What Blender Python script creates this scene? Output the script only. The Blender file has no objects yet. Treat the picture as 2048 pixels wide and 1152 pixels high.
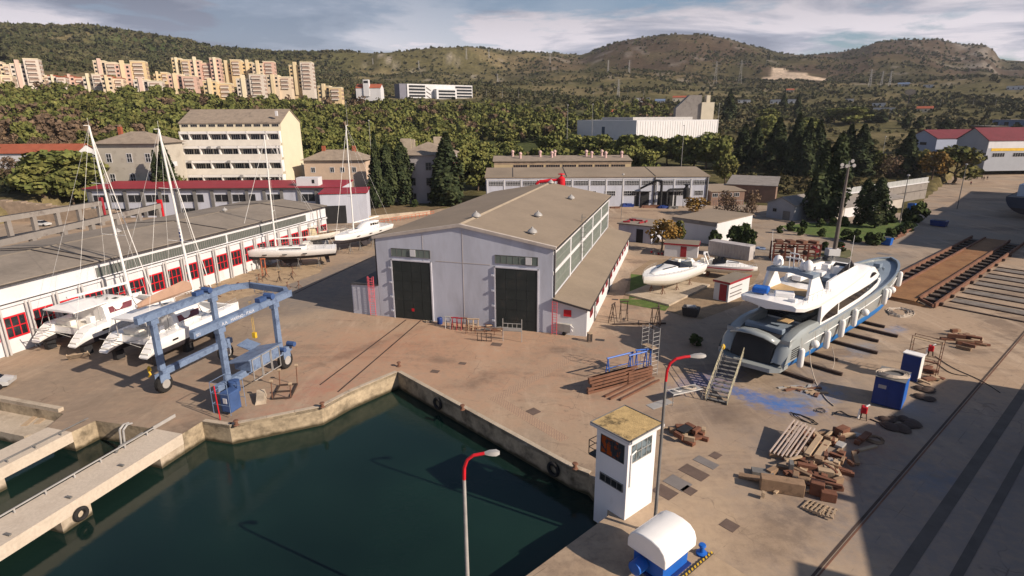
import bpy, bmesh, math, random
import numpy as np
from mathutils import Vector, Matrix, noise
random.seed(7); rng = np.random.default_rng(7)
S = bpy.context.scene; COL = S.collection
# ---------------------------------------------------------------- camera
FPX, PITCH, ROLL, HC = 1150.0, math.radians(16.55), math.radians(-0.33), 26.0
AZ = 17.0                      # bearing (degrees) of the big shed; the quay and slipway run at 50
_F = Vector((0, math.cos(PITCH), -math.sin(PITCH))); _R = Vector((1, 0, 0)); _U = _R.cross(_F)
CR = _R*math.cos(ROLL) + _U*math.sin(ROLL); CU = -_R*math.sin(ROLL) + _U*math.cos(ROLL)
cam = bpy.data.cameras.new('camera'); camo = bpy.data.objects.new('camera', cam); COL.objects.link(camo)
cam.sensor_width = 36; cam.lens = FPX/2048*36; cam.clip_end = 20000; cam.clip_start = 0.5
camo.matrix_world = Matrix(((CR.x, CU.x, -_F.x, 0), (CR.y, CU.y, -_F.y, 0), (CR.z, CU.z, -_F.z, HC), (0, 0, 0, 1)))
S.camera = camo
def ray(x, y): return CR*((x-1024)/FPX) + CU*((576-y)/FPX) + _F
def G(x, y, z=0.0):            # point on the ground (or at height z) of a place seen in the photograph
    d = ray(x, y); t = (z-HC)/d.z
    return Vector((d.x*t, d.y*t, z))
def DR(x, y, r):               # point at horizontal distance r
    d = ray(x, y); t = r/math.hypot(d.x, d.y)
    return Vector((d.x*t, d.y*t, HC+d.z*t))
def W(u, v, z=0.0):            # frame of the big shed: u along it, v to its right
    a = math.radians(AZ); return Vector((u*math.sin(a)+v*math.cos(a), u*math.cos(a)-v*math.sin(a), z))
# ---------------------------------------------------------------- sun, sky, exposure
SUN_AZ, SUN_EL = math.radians(118), math.radians(30)     # clockwise from +Y
sd = Vector((math.sin(SUN_AZ)*math.cos(SUN_EL), math.cos(SUN_AZ)*math.cos(SUN_EL), math.sin(SUN_EL)))
sl = bpy.data.lights.new('sun', 'SUN'); sl.energy = 5.0; sl.angle = math.radians(0.5); sl.color = (1.0, 0.85, 0.69)
so = bpy.data.objects.new('sun', sl); COL.objects.link(so); so.rotation_euler = sd.to_track_quat('Z', 'Y').to_euler()
so.location = sd*300
S.view_settings.view_transform = 'Standard'; S.view_settings.look = 'None'
S.view_settings.exposure = 0.45; S.view_settings.gamma = 1.0
wd = bpy.data.worlds.new('World'); S.world = wd; wd.use_nodes = True
def build_world():
    nt = wd.node_tree; nt.nodes.clear(); N = nt.nodes.new; L = nt.links.new
    out = N('ShaderNodeOutputWorld')
    sky = N('ShaderNodeTexSky'); sky.sky_type = 'NISHITA'; sky.sun_disc = False
    sky.sun_elevation = SUN_EL; sky.sun_rotation = SUN_AZ; sky.air_density = 1.0; sky.dust_density = 0.8; sky.ozone_density = 3.0
    bg = N('ShaderNodeBackground'); bg.inputs[1].default_value = 0.070
    L(sky.outputs[0], bg.inputs[0])
    tc = N('ShaderNodeTexCoord'); sp = N('ShaderNodeSeparateXYZ'); L(tc.outputs['Generated'], sp.inputs[0])
    def M(op, a, b=None, c=None):
        m = N('ShaderNodeMath'); m.operation = op
        for i, v in enumerate((a, b, c)):
            if v is None: continue
            if isinstance(v, (int, float)): m.inputs[i].default_value = v
            else: L(v, m.inputs[i])
        return m.outputs[0]
    z = M('MAXIMUM', sp.outputs[2], 0.0); zz = M('ADD', z, 0.055)
    cx = M('DIVIDE', sp.outputs[0], zz); cy = M('DIVIDE', sp.outputs[1], zz)
    cb = N('ShaderNodeCombineXYZ'); L(cx, cb.inputs[0]); L(cy, cb.inputs[1])
    def noise_(scale, det, rough, off, dist=0.0, sx=1.0, sy=1.0):
        mp = N('ShaderNodeMapping'); mp.inputs['Location'].default_value = off; mp.inputs['Scale'].default_value = (sx, sy, 1)
        L(cb.outputs[0], mp.inputs[0])
        n = N('ShaderNodeTexNoise'); n.inputs['Scale'].default_value = scale; n.inputs['Detail'].default_value = det
        n.inputs['Roughness'].default_value = rough; n.inputs['Distortion'].default_value = dist; L(mp.outputs[0], n.inputs[0]); return n.outputs[0]
    n1 = noise_(0.30, 9, 0.58, (3.1, 1.7, 0), 0.5)
    n2 = noise_(0.42, 9, 0.6, (2.1, 8.3, 0), 0.5)
    def ramp(v, *st):
        r = N('ShaderNodeValToRGB'); e = r.color_ramp.elements
        e[0].position, e[0].color = st[0][0], st[0][1]; e[1].position, e[1].color = st[1][0], st[1][1]
        for p, c in st[2:]:
            q = e.new(p); q.color = c
        L(v, r.inputs[0]); return r.outputs[0]
    g = lambda v: (v, v, v, 1)
    mask = ramp(n1, (0.44, g(0)), (0.50, g(1)))
    # more cloud low on the left, where a grey bank lies
    side = ramp(M('MULTIPLY_ADD', sp.outputs[0], -0.9, 0.52), (0.25, g(0)), (0.75, g(0.92)))
    low = ramp(sp.outputs[2], (0.05, g(1)), (0.30, g(0.45)))
    high = ramp(sp.outputs[2], (0.16, g(1)), (0.5, g(0.15)))
    mask2 = M('MULTIPLY', M('MAXIMUM', mask, M('MULTIPLY', side, low)), high)
    col = ramp(n2, (0.37, (0.31, 0.33, 0.43, 1)), (0.53, (0.95, 0.87, 0.93, 1)), (0.45, (0.50, 0.51, 0.62, 1)))
    up = ramp(sp.outputs[2], (0.115, g(1)), (0.185, g(0.62)))
    cm = N('ShaderNodeMixRGB'); cm.blend_type = 'MULTIPLY'; cm.inputs[0].default_value = 1; L(col, cm.inputs[1]); L(up, cm.inputs[2])
    bg2 = N('ShaderNodeBackground'); bg2.inputs[1].default_value = 0.66; L(cm.outputs[0], bg2.inputs[0])
    mx = N('ShaderNodeMixShader'); L(M('MULTIPLY', mask2, 0.93), mx.inputs[0]); L(bg.outputs[0], mx.inputs[1]); L(bg2.outputs[0], mx.inputs[2])
    L(mx.outputs[0], out.inputs[0])
build_world()
# ---------------------------------------------------------------- materials
MATS = {}
def mat(name, col, rough=0.8, var=0.12, scale=0.6, bump=0.0, bscale=8.0, metal=0.0, col2=None, c2=(0.55, 0.7), s2=0.25, spec=0.3, det=6, coat=0.0, fine=0.0, fscale=6.0, stretch=None):
    """Procedural surface: base colour with large-scale tone variation, optional second colour in patches, optional bump."""
    if name in MATS: return MATS[name]
    m = bpy.data.materials.new(name); m.use_nodes = True; nt = m.node_tree; b = nt.nodes['Principled BSDF']
    N = nt.nodes.new; L = nt.links.new
    tc = N('ShaderNodeTexCoord'); geo = N('ShaderNodeNewGeometry')
    src = geo.outputs['Position']
    if stretch:
        mp = N('ShaderNodeMapping'); mp.inputs['Scale'].default_value = stretch; L(src, mp.inputs[0]); src = mp.outputs[0]
    n = N('ShaderNodeTexNoise'); n.inputs['Scale'].default_value = scale; n.inputs['Detail'].default_value = det; n.inputs['Roughness'].default_value = 0.62
    L(src, n.inputs[0])
    r = N('ShaderNodeMapRange'); r.inputs[1].default_value = 0.3; r.inputs[2].default_value = 0.7
    r.inputs[3].default_value = 1-var; r.inputs[4].default_value = 1+var; L(n.outputs[0], r.inputs[0])
    base = N('ShaderNodeMixRGB'); base.inputs[1].default_value = (*col, 1); base.inputs[2].default_value = (*(col2 or col), 1); base.inputs[0].default_value = 0
    if col2:
        n2 = N('ShaderNodeTexNoise'); n2.inputs['Scale'].default_value = s2; n2.inputs['Detail'].default_value = 8; n2.inputs['Roughness'].default_value = 0.65; L(src, n2.inputs[0])
        r2 = N('ShaderNodeMapRange'); r2.inputs[1].default_value = c2[0]; r2.inputs[2].default_value = c2[1]; L(n2.outputs[0], r2.inputs[0]); L(r2.outputs[0], base.inputs[0])
    vm = N('ShaderNodeMixRGB'); vm.blend_type = 'MULTIPLY'; vm.inputs[0].default_value = 1; L(base.outputs[0], vm.inputs[1]); L(r.outputs[0], vm.inputs[2])
    last = vm.outputs[0]
    if fine:
        n3 = N('ShaderNodeTexNoise'); n3.inputs['Scale'].default_value = fscale; n3.inputs['Detail'].default_value = 4; L(src, n3.inputs[0])
        r3 = N('ShaderNodeMapRange'); r3.inputs[1].default_value = 0.3; r3.inputs[2].default_value = 0.7; r3.inputs[3].default_value = 1-fine; r3.inputs[4].default_value = 1+fine; L(n3.outputs[0], r3.inputs[0])
        v3 = N('ShaderNodeMixRGB'); v3.blend_type = 'MULTIPLY'; v3.inputs[0].default_value = 1; L(last, v3.inputs[1]); L(r3.outputs[0], v3.inputs[2]); last = v3.outputs[0]
    L(last, b.inputs['Base Color'])
    b.inputs['Roughness'].default_value = rough; b.inputs['Metallic'].default_value = metal; b.inputs['Specular IOR Level'].default_value = spec
    if coat: b.inputs['Coat Weight'].default_value = coat
    if bump:
        nb = N('ShaderNodeTexNoise'); nb.inputs['Scale'].default_value = bscale; nb.inputs['Detail'].default_value = 5; L(src, nb.inputs[0])
        bp = N('ShaderNodeBump'); bp.inputs['Strength'].default_value = bump; bp.inputs['Distance'].default_value = 0.05; L(nb.outputs[0], bp.inputs['Height']); L(bp.outputs[0], b.inputs['Normal'])
    MATS[name] = m; return m
def glass(name, col=(0.02, 0.03, 0.035), rough=0.12, spec=0.6):
    return mat(name, col, rough, 0.25, 0.9, spec=spec)
M_white = mat('white_wall_paint', (0.56, 0.56, 0.58), 0.8, 0.06, 0.35, 0.15, 3, col2=(0.42, 0.41, 0.40), c2=(0.56, 0.8), s2=0.5, stretch=(1, 1, 0.35))
M_blueish = mat('pale_render_wall', (0.455, 0.475, 0.55), 0.85, 0.09, 0.25, 0.2, 2, col2=(0.35, 0.355, 0.40), c2=(0.5, 0.75), s2=0.3, stretch=(1, 1, 0.3))
M_cream = mat('cream_wall', (0.56, 0.50, 0.39), 0.85, 0.06, 0.3)
M_stucco = mat('grey_stucco', (0.40, 0.37, 0.32), 0.9, 0.08, 0.3, 0.2, 4, col2=(0.30, 0.27, 0.23), s2=0.4)
M_roof = mat('bitumen_roof', (0.215, 0.18, 0.14), 0.9, 0.10, 0.16, 0.25, 4, col2=(0.165, 0.14, 0.115), c2=(0.45, 0.7), s2=0.12, fine=0.06, fscale=3)
M_roof2 = mat('grey_roof', (0.235, 0.20, 0.165), 0.9, 0.10, 0.16, 0.25, 4, col2=(0.175, 0.15, 0.125), c2=(0.45, 0.7), s2=0.15, fine=0.08, fscale=2)
M_tileroof = mat('old_tile_roof', (0.26, 0.21, 0.165), 0.9, 0.15, 0.6, 0.4, 6, col2=(0.17, 0.14, 0.115), s2=0.5, fine=0.12, fscale=4)
M_redtile = mat('red_tile_roof', (0.30, 0.085, 0.045), 0.85, 0.15, 0.5, 0.3, 6)
M_redroof = mat('red_sheet_roof', (0.27, 0.024, 0.035), 0.6, 0.12, 0.3, col2=(0.2, 0.02, 0.03), s2=0.5)
M_darkred = mat('dark_red_roof', (0.13, 0.022, 0.03), 0.7, 0.15, 0.3)
M_red = mat('red_paint', (0.50, 0.012, 0.022), 0.5, 0.12, 1.0)
M_trimred = mat('faded_red_paint', (0.26, 0.02, 0.03), 0.6, 0.15, 1.5)
M_pink = mat('pink_red_ladder_paint', (0.62, 0.10, 0.13), 0.5, 0.15, 1.0)
M_trim = mat('dark_trim', (0.045, 0.04, 0.04), 0.6, 0.2, 1.0)
M_door = mat('dark_steel_door', (0.022, 0.028, 0.028), 0.55, 0.2, 0.6, col2=(0.045, 0.04, 0.035), s2=0.6)
M_glass = glass('window_glass'); M_glassg = mat('green_ribbed_glass', (0.13, 0.16, 0.145), 0.35, 0.15, 0.8)
M_glassd = mat('dark_window', (0.018, 0.02, 0.024), 0.25, 0.4, 1.5)
M_conc = mat('weathered_concrete', (0.40, 0.335, 0.26), 0.9, 0.12, 0.5, 0.4, 4, col2=(0.24, 0.19, 0.14), c2=(0.5, 0.72), s2=0.45, fine=0.10, fscale=5)
M_concg = mat('grey_concrete', (0.22, 0.20, 0.185), 0.9, 0.12, 0.5, 0.3, 4, col2=(0.14, 0.12, 0.11), s2=0.6)
M_quay = mat('stained_quay_wall', (0.36, 0.29, 0.20), 0.9, 0.16, 0.5, 0.5, 3, col2=(0.12, 0.095, 0.065), c2=(0.47, 0.68), s2=0.6, fine=0.15, fscale=3)
M_rust = mat('rusty_steel', (0.155, 0.075, 0.048), 0.85, 0.25, 0.8, 0.3, 8, col2=(0.075, 0.042, 0.032), s2=0.7)
M_rusto = mat('orange_rusty_plate', (0.225, 0.115, 0.05), 0.85, 0.15, 0.4, 0.2, 6, col2=(0.17, 0.075, 0.03), c2=(0.5, 0.68), s2=0.3, fine=0.12, fscale=2)
M_darkrust = mat('dark_rail_steel', (0.06, 0.04, 0.032), 0.8, 0.3, 1)
M_steel = mat('galvanised_steel', (0.36, 0.35, 0.34), 0.55, 0.15, 1.0, metal=0.2)
M_steeld = mat('dull_grey_steel', (0.16, 0.155, 0.15), 0.6, 0.2, 1.0, metal=0.1)
M_lift = mat('blue_grey_gantry_paint', (0.145, 0.20, 0.31), 0.55, 0.14, 0.6, col2=(0.085, 0.12, 0.20), s2=1.2, c2=(.5, .62), fine=.12)
M_liftd = mat('worn_dark_blue_paint', (0.04, 0.08, 0.20), 0.6, 0.2, 1)
M_tyre = mat('rubber', (0.018, 0.017, 0.017), 0.9, 0.2, 3)
M_gel = mat('white_gelcoat', (0.78, 0.77, 0.76), 0.28, 0.04, 0.5, spec=0.5)
M_gelw = mat('cream_gelcoat', (0.72, 0.69, 0.62), 0.35, 0.05, 0.5, spec=0.5)
M_gelg = mat('grey_hull_paint', (0.27, 0.295, 0.30), 0.22, 0.04, 0.4, spec=0.5, coat=0.3)
M_gelb = mat('blue_grey_deck_paint', (0.19, 0.235, 0.29), 0.4, 0.08, 0.6)
M_anti = mat('blue_antifouling', (0.012, 0.15, 0.45), 0.6, 0.14, 0.8)
M_antid = mat('dark_antifouling', (0.035, 0.03, 0.035), 0.7, 0.2, 0.8)
M_yglass = mat('tinted_yacht_glass', (0.012, 0.011, 0.012), 0.08, 0.1, 1, spec=0.8)
M_teak = mat('teak_deck', (0.42, 0.29, 0.15), 0.75, 0.12, 1.5)
M_wood = mat('weathered_timber', (0.25, 0.165, 0.105), 0.9, 0.2, 1.2, 0.3, 10, col2=(0.13, 0.085, 0.055), s2=1.5)
M_woodp = mat('pale_timber', (0.37, 0.275, 0.185), 0.85, 0.16, 1.2, 0.3, 10)
M_woodd = mat('brown_timber', (0.15, 0.065, 0.04), 0.9, 0.25, 1.2, 0.3, 10)
M_tarp = mat('brown_sail_cover', (0.33, 0.21, 0.15), 0.85, 0.1, 1)
M_blue = mat('bright_blue_paint', (0.012, 0.10, 0.42), 0.45, 0.15, 0.8)
M_blued = mat('navy_blue_paint', (0.012, 0.035, 0.17), 0.5, 0.15, 0.8)
M_yellow = mat('yellow_paint', (0.60, 0.38, 0.03), 0.6, 0.15, 1)
M_black = mat('black_paint', (0.02, 0.02, 0.022), 0.6, 0.2, 1)
M_rope = mat('pale_rope', (0.40, 0.34, 0.28), 0.9, 0.15, 3)
M_lichen = mat('mossy_gravel_roof', (0.42, 0.30, 0.14), 0.95, 0.2, 2.5, 0.4, 12, col2=(0.10, 0.075, 0.04), c2=(0.55, 0.66), s2=0.9, fine=0.25, fscale=14)
M_bark = mat('bark', (0.12, 0.085, 0.06), 0.95, 0.25, 2)
M_stone = mat('dry_stone_wall', (0.26, 0.20, 0.15), 0.95, 0.2, 0.8, 0.5, 6)
M_skin = mat('skin', (0.45, 0.26, 0.18), 0.6, 0.05, 2)
# ---------------------------------------------------------------- mesh helpers
class MB:
    def __init__(s): s.v = []; s.f = []; s.m = []; s.cur = 0
    def add(s, vs, fs):
        o = len(s.v); s.v += [tuple(p) for p in vs]; s.f += [tuple(i+o for i in f) for f in fs]; s.m += [s.cur]*len(fs); return s
    def box(s, c, d, rz=0.0, rx=0.0, ry=0.0):
        x, y, z = d[0]/2, d[1]/2, d[2]/2
        R = Matrix.Rotation(rz, 3, 'Z') @ Matrix.Rotation(ry, 3, 'Y') @ Matrix.Rotation(rx, 3, 'X'); c = Vector(c)
        vs = [c + R @ Vector((a*x, b*y, e*z)) for e in (-1, 1) for a, b in ((-1, -1), (1, -1), (1, 1), (-1, 1))]
        return s.add(vs, [(3, 2, 1, 0), (4, 5, 6, 7), (0, 1, 5, 4), (1, 2, 6, 5), (2, 3, 7, 6), (3, 0, 4, 7)])
    def b2(s, p0, p1):           # axis aligned box from two corners
        return s.box([(a+b)/2 for a, b in zip(p0, p1)], [abs(b-a) for a, b in zip(p0, p1)])
    def bar(s, p, q, w, h=None): # square beam between two points
        p, q = Vector(p), Vector(q); d = q-p; L = d.length
        if L < 1e-6: return s
        h = h or w; d.normalize(); up = Vector((0, 0, 1)) if abs(d.z) < 0.95 else Vector((0, 1, 0))
        a = d.cross(up).normalized()*w/2; b = a.cross(d).normalized()*h/2
        vs = [p-a-b, p+a-b, p+a+b, p-a+b, q-a-b, q+a-b, q+a+b, q-a+b]
        return s.add(vs, [(0, 1, 2, 3), (7, 6, 5, 4), (4, 5, 1, 0), (5, 6, 2, 1), (6, 7, 3, 2), (7, 4, 0, 3)])
    def tube(s, p, q, r, r2=None, n=8):
        p, q = Vector(p), Vector(q); d = q-p
        if d.length < 1e-6: return s
        r2 = r if r2 is None else r2; d.normalize(); up = Vector((0, 0, 1)) if abs(d.z) < 0.95 else Vector((0, 1, 0))
        a = d.cross(up).normalized(); b = d.cross(a)
        vs = [p+(a*math.cos(t)+b*math.sin(t))*r for t in [2*math.pi*i/n for i in range(n)]] + [q+(a*math.cos(t)+b*math.sin(t))*r2 for t in [2*math.pi*i/n for i in range(n)]]
        fs = [(i, (i+1) % n, n+(i+1) % n, n+i) for i in range(n)] + [tuple(range(n-1, -1, -1)), tuple(range(n, 2*n))]
        return s.add(vs, fs)
    def path(s, pts, r, n=6):
        for a, b in zip(pts[:-1], pts[1:]): s.tube(a, b, r, n=n)
        return s
    def prism(s, poly, z0, z1):  # polygon (counter-clockwise) extruded upward
        n = len(poly); vs = [(p[0], p[1], z0) for p in poly] + [(p[0], p[1], z1) for p in poly]
        return s.add(vs, [tuple(range(n-1, -1, -1)), tuple(range(n, 2*n))] + [(i, (i+1) % n, n+(i+1) % n, n+i) for i in range(n)])
    def extr(s, prof, x0, x1, axis='x'):   # profile in the plane across axis
        n = len(prof)
        if axis == 'x': vs = [(x0, a, b) for a, b in prof] + [(x1, a, b) for a, b in prof]
        else: vs = [(a, x0, b) for a, b in prof] + [(a, x1, b) for a, b in prof]
        return s.add(vs, [tuple(range(n-1, -1, -1)), tuple(range(n, 2*n))] + [(i, (i+1) % n, n+(i+1) % n, n+i) for i in range(n)])
    def lathe(s, prof, c=(0, 0, 0), n=16, axis='z'):
        k = len(prof); vs = []
        for r, z in prof:
            for i in range(n):
                t = 2*math.pi*i/n; p = (r*math.cos(t), r*math.sin(t), z)
                if axis == 'x': p = (z, p[0], p[1])
                if axis == 'y': p = (p[0], z, p[1])
                vs.append((c[0]+p[0], c[1]+p[1], c[2]+p[2]))
        fs = [(j*n+i, j*n+(i+1) % n, (j+1)*n+(i+1) % n, (j+1)*n+i) for j in range(k-1) for i in range(n)] + [tuple(range(n-1, -1, -1)), tuple(range((k-1)*n, k*n))]
        return s.add(vs, fs)
    def loft(s, secs, cap=True, closed=False):
        n = len(secs[0]); o = []
        for q in secs: o += [tuple(p) for p in q]
        fs = []
        for j in range(len(secs)-1):
            for i in range(n if closed else n-1):
                fs.append((j*n+i, j*n+(i+1) % n, (j+1)*n+(i+1) % n, (j+1)*n+i))
        if cap: fs += [tuple(range(n-1, -1, -1)), tuple(range((len(secs)-1)*n, len(secs)*n))]
        return s.add(o, fs)
    def sphere(s, c, r, n=10, sc=(1, 1, 1)):
        vs = []; k = n//2
        for j in range(k+1):
            ph = math.pi*j/k-math.pi/2
            for i in range(n):
                t = 2*math.pi*i/n; rr = max(math.cos(ph), 0.02)
                vs.append((c[0]+r*sc[0]*rr*math.cos(t), c[1]+r*sc[1]*rr*math.sin(t), c[2]+r*sc[2]*math.sin(ph)))
        return s.add(vs, [(j*n+i, j*n+(i+1) % n, (j+1)*n+(i+1) % n, (j+1)*n+i) for j in range(k) for i in range(n)] + [tuple(range(n-1, -1, -1)), tuple(range(k*n, k*n+n))])
    def torus(s, c, R, r, n=20, k=8, axis='z'):
        vs = []
        for i in range(n):
            t = 2*math.pi*i/n
            for j in range(k):
                p = 2*math.pi*j/k; a = (R+r*math.cos(p)); q = (a*math.cos(t), a*math.sin(t), r*math.sin(p))
                if axis == 'x': q = (q[2], q[0], q[1])
                if axis == 'y': q = (q[0], q[2], q[1])
                vs.append((c[0]+q[0], c[1]+q[1], c[2]+q[2]))
        return s.add(vs, [(i*k+j, ((i+1) % n)*k+j, ((i+1) % n)*k+(j+1) % k, i*k+(j+1) % k) for i in range(n) for j in range(k)])
    def mesh(s, name, mats, smooth=False):
        me = bpy.data.meshes.new(name); me.from_pydata(s.v, [], s.f)
        for m in (mats if isinstance(mats, (list, tuple)) else [mats]): me.materials.append(m)
        me.polygons.foreach_set('material_index', s.m)
        bm = bmesh.new(); bm.from_mesh(me); bmesh.ops.recalc_face_normals(bm, faces=bm.faces); bm.to_mesh(me); bm.free()
        if smooth:
            me.polygons.foreach_set('use_smooth', [True]*len(me.polygons))
            try: me.set_sharp_from_angle(angle=math.radians(35))
            except Exception: pass
        return me
    def build(s, name, mats, parent=None, smooth=False, bevel=0.0, loc=None, rz=None):
        o = bpy.data.objects.new(name, s.mesh(name, mats, smooth)); COL.objects.link(o)
        if parent: o.parent = parent
        if loc is not None: o.location = loc
        if rz is not None: o.rotation_euler.z = rz
        if bevel:
            b = o.modifiers.new('bevel', 'BEVEL'); b.width = bevel; b.segments = 2; b.limit_method = 'ANGLE'
        return o
def tag(o, label=None, cat=None, group=None, kind=None):
    if label: o['label'] = label
    if cat: o['category'] = cat
    if group: o['group'] = group
    if kind: o['kind'] = kind
    return o
def thing(name, label, cat, loc=(0, 0, 0), az=0.0, group=None):   # az: bearing of local +Y in degrees
    o = bpy.data.objects.new(name, None); COL.objects.link(o); o.empty_display_size = 0.3
    o.location = loc; o.rotation_euler.z = -math.radians(az); return tag(o, label, cat, group)
KIDS = {}
def copy_tree(o, parent=None):
    if not KIDS.get('_built') or o.name not in KIDS:
        KIDS.clear(); KIDS['_built'] = True
        for q in bpy.data.objects:
            if q.parent: KIDS.setdefault(q.parent.name, []).append(q)
        KIDS.setdefault(o.name, [])
    def cp(q, par):
        c = q.copy(); COL.objects.link(c)
        if par: c.parent = par
        for ch in KIDS.get(q.name, []): cp(ch, c)
        return c
    return cp(o, parent)
def dup(o, loc, az=None, label=None, scale=None):
    c = copy_tree(o); c.location = loc
    if az is not None: c.rotation_euler.z = -math.radians(az)
    if label: c['label'] = label
    if scale: c.scale = scale if isinstance(scale, (tuple, list)) else (scale,)*3
    return c
def inst(me, name, parent, loc, rz=0.0, scale=(1, 1, 1), rot=None):   # part sharing mesh data
    o = bpy.data.objects.new(name, me); COL.objects.link(o); o.parent = parent; o.location = loc
    o.rotation_euler = rot or (0, 0, rz); o.scale = scale; return o
# ================================================================ THE SETTING
def q2(*a): return [Vector((p[0], p[1])) for p in a]
QUAY = [G(1053, 1151).xy, Vector((6.5, 33.1)), Vector((6.5, 36.0)), G(1178, 948).xy, G(1143, 935).xy, G(795, 744).xy, G(700, 784).xy, G(643, 814).xy, G(459, 851).xy, G(404, 843).xy,
        W(33.7, -40.1).xy, W(33.7, -43.1).xy, W(33.3, -49.5).xy, W(31.2, -49.6).xy, W(31.2, -52.5).xy, W(33.4, -53.5).xy, W(33.4, -80).xy]
YARD = [Vector((-56, -25))] + QUAY + [W(31, -170).xy, W(150, -175).xy, W(158, -70).xy, W(186, -62).xy, W(190, 12).xy, W(182, 60).xy, G(1850, 396).xy, G(1905, 352).xy, G(2060, 340).xy, Vector((330, 200)), Vector((320, -60)), Vector((60, -60))]
def inside_dist(P, poly):
    """signed distance (positive inside) of points P (n,2) to polygon"""
    poly = np.array([tuple(p) for p in poly]); n = len(poly); ins = np.zeros(len(P), bool); dm = np.full(len(P), 1e9)
    for i in range(n):
        a, b = poly[i], poly[(i+1) % n]; d = b-a
        c = ((a[1] > P[:, 1]) != (b[1] > P[:, 1])); dy = d[1] if abs(d[1]) > 1e-9 else 1e-9
        ins ^= c & (P[:, 0] < (P[:, 1]-a[1])/dy*d[0]+a[0])
        t = np.clip(((P-a)@d)/(d@d+1e-12), 0, 1); q = a+t[:, None]*d; dm = np.minimum(dm, np.hypot(*(P-q).T))
    return np.where(ins, dm, -dm)
def fillpoly(name, poly, z, m, hole=None):
    bm = bmesh.new(); vs = [bm.verts.new((p[0], p[1], z)) for p in poly]
    es = [bm.edges.new((vs[i], vs[(i+1) % len(vs)])) for i in range(len(vs))]
    bmesh.ops.triangle_fill(bm, edges=es, use_beauty=True)
    for f in bm.faces:
        if f.normal.z < 0: f.normal_flip()
    me = bpy.data.meshes.new(name); bm.to_mesh(me); bm.free(); me.materials.append(m)
    o = bpy.data.objects.new(name, me); COL.objects.link(o); return o
def yard_material():
    m = bpy.data.materials.new('yard_concrete'); m.use_nodes = True; nt = m.node_tree; b = nt.nodes['Principled BSDF']; N = nt.nodes.new; L = nt.links.new
    geo = N('ShaderNodeNewGeometry'); pos = geo.outputs['Position']
    def rot(az, sc=(1, 1, 1), loc=(0, 0, 0)):
        mp = N('ShaderNodeMapping'); mp.inputs['Rotation'].default_value = (0, 0, math.radians(az)); mp.inputs['Scale'].default_value = sc; mp.inputs['Location'].default_value = loc; L(pos, mp.inputs[0]); return mp.outputs[0]
    def nz(v, s, d=8, r=0.65, dist=0.0):
        n = N('ShaderNodeTexNoise'); n.inputs['Scale'].default_value = s; n.inputs['Detail'].default_value = d; n.inputs['Roughness'].default_value = r; n.inputs['Distortion'].default_value = dist; L(v, n.inputs[0]); return n.outputs[0]
    def mr(v, a, c, lo=0.0, hi=1.0):
        r = N('ShaderNodeMapRange'); r.interpolation_type = 'SMOOTHSTEP'; r.inputs[1].default_value = a; r.inputs[2].default_value = c; r.inputs[3].default_value = lo; r.inputs[4].default_value = hi; L(v, r.inputs[0]); return r.outputs[0]
    def mth(op, a, c):
        q = N('ShaderNodeMath'); q.operation = op
        for i, v in enumerate((a, c)):
            if isinstance(v, (int, float)): q.inputs[i].default_value = v
            else: L(v, q.inputs[i])
        return q.outputs[0]
    def mix(f, a, c, mode='MIX'):
        q = N('ShaderNodeMixRGB'); q.blend_type = mode
        for i, v in zip((0, 1, 2), (f, a, c)):
            if isinstance(v, (int, float)): q.inputs[i].default_value = v
            elif isinstance(v, tuple): q.inputs[i].default_value = (*v, 1)
            else: L(v, q.inputs[i])
        return q.outputs[0]
    A17 = rot(17)      # x across the shed, y along it
    big = nz(pos, 0.045, 6, 0.6); c = mix(mr(big, 0.42, 0.58), (0.335, 0.245, 0.172), (0.285, 0.222, 0.165))
    c = mix(mr(nz(rot(17, (0.35, 1, 1)), 0.11, 8, 0.7, 1.0), 0.50, 0.62, 0, 0.8), c, (0.185, 0.135, 0.10))
    c = mix(mr(nz(rot(-40, (1, 0.18, 1)), 0.30, 7, 0.7, 0.6), 0.50, 0.68, 0, 0.6), c, (0.45, 0.35, 0.26))
    c = mix(mr(nz(pos, 0.9, 8, 0.7), 0.55, 0.72, 0, 0.6), c, (0.12, 0.088, 0.068))
    c = mix(1.0, c, mr(nz(pos, 2.6, 6, 0.7), 0.3, 0.7, 0.93, 1.07), 'MULTIPLY')
    c = mix(1.0, c, mr(nz(pos, 11, 3, 0.6), 0.3, 0.7, 0.96, 1.04), 'MULTIPLY')
    def spot(c, x, y, rx, ry, az, col, amt, ns=0.5, soft=0.35):
        p = G(x, y); mp = N('ShaderNodeMapping'); mp.vector_type = 'TEXTURE'; mp.inputs['Location'].default_value = (p.x, p.y, 0); mp.inputs['Rotation'].default_value = (0, 0, -math.radians(az)); mp.inputs['Scale'].default_value = (rx, ry, 50); L(pos, mp.inputs[0])
        ln = N('ShaderNodeVectorMath'); ln.operation = 'LENGTH'; L(mp.outputs[0], ln.inputs[0])
        v = mth('ADD', ln.outputs['Value'], mth('MULTIPLY', mth('SUBTRACT', nz(pos, ns, 8, 0.75), 0.5), 3.2))
        return mix(mth('MULTIPLY', mr(v, 1.15, 0.6-soft, 0, amt*0.85), mr(nz(pos, 1.3, 6, 0.7), 0.3, 0.6, 0.35, 1)), c, col)
    # asphalt-grey apron beside the sheds, grey hardstanding, worn red and rust stains, spilt blue paint
    c = spot(c, 1750, 455, 26, 75, 50, (0.225, 0.20, 0.175), 0.85, 0.1, 0.5)
    c = spot(c, 660, 560, 9, 34, 17, (0.16, 0.145, 0.135), 0.85, 0.12, 0.3)
    c = spot(c, 230, 760, 20, 26, 17, (0.215, 0.165, 0.125), 0.95, 0.1, 0.4)
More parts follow.
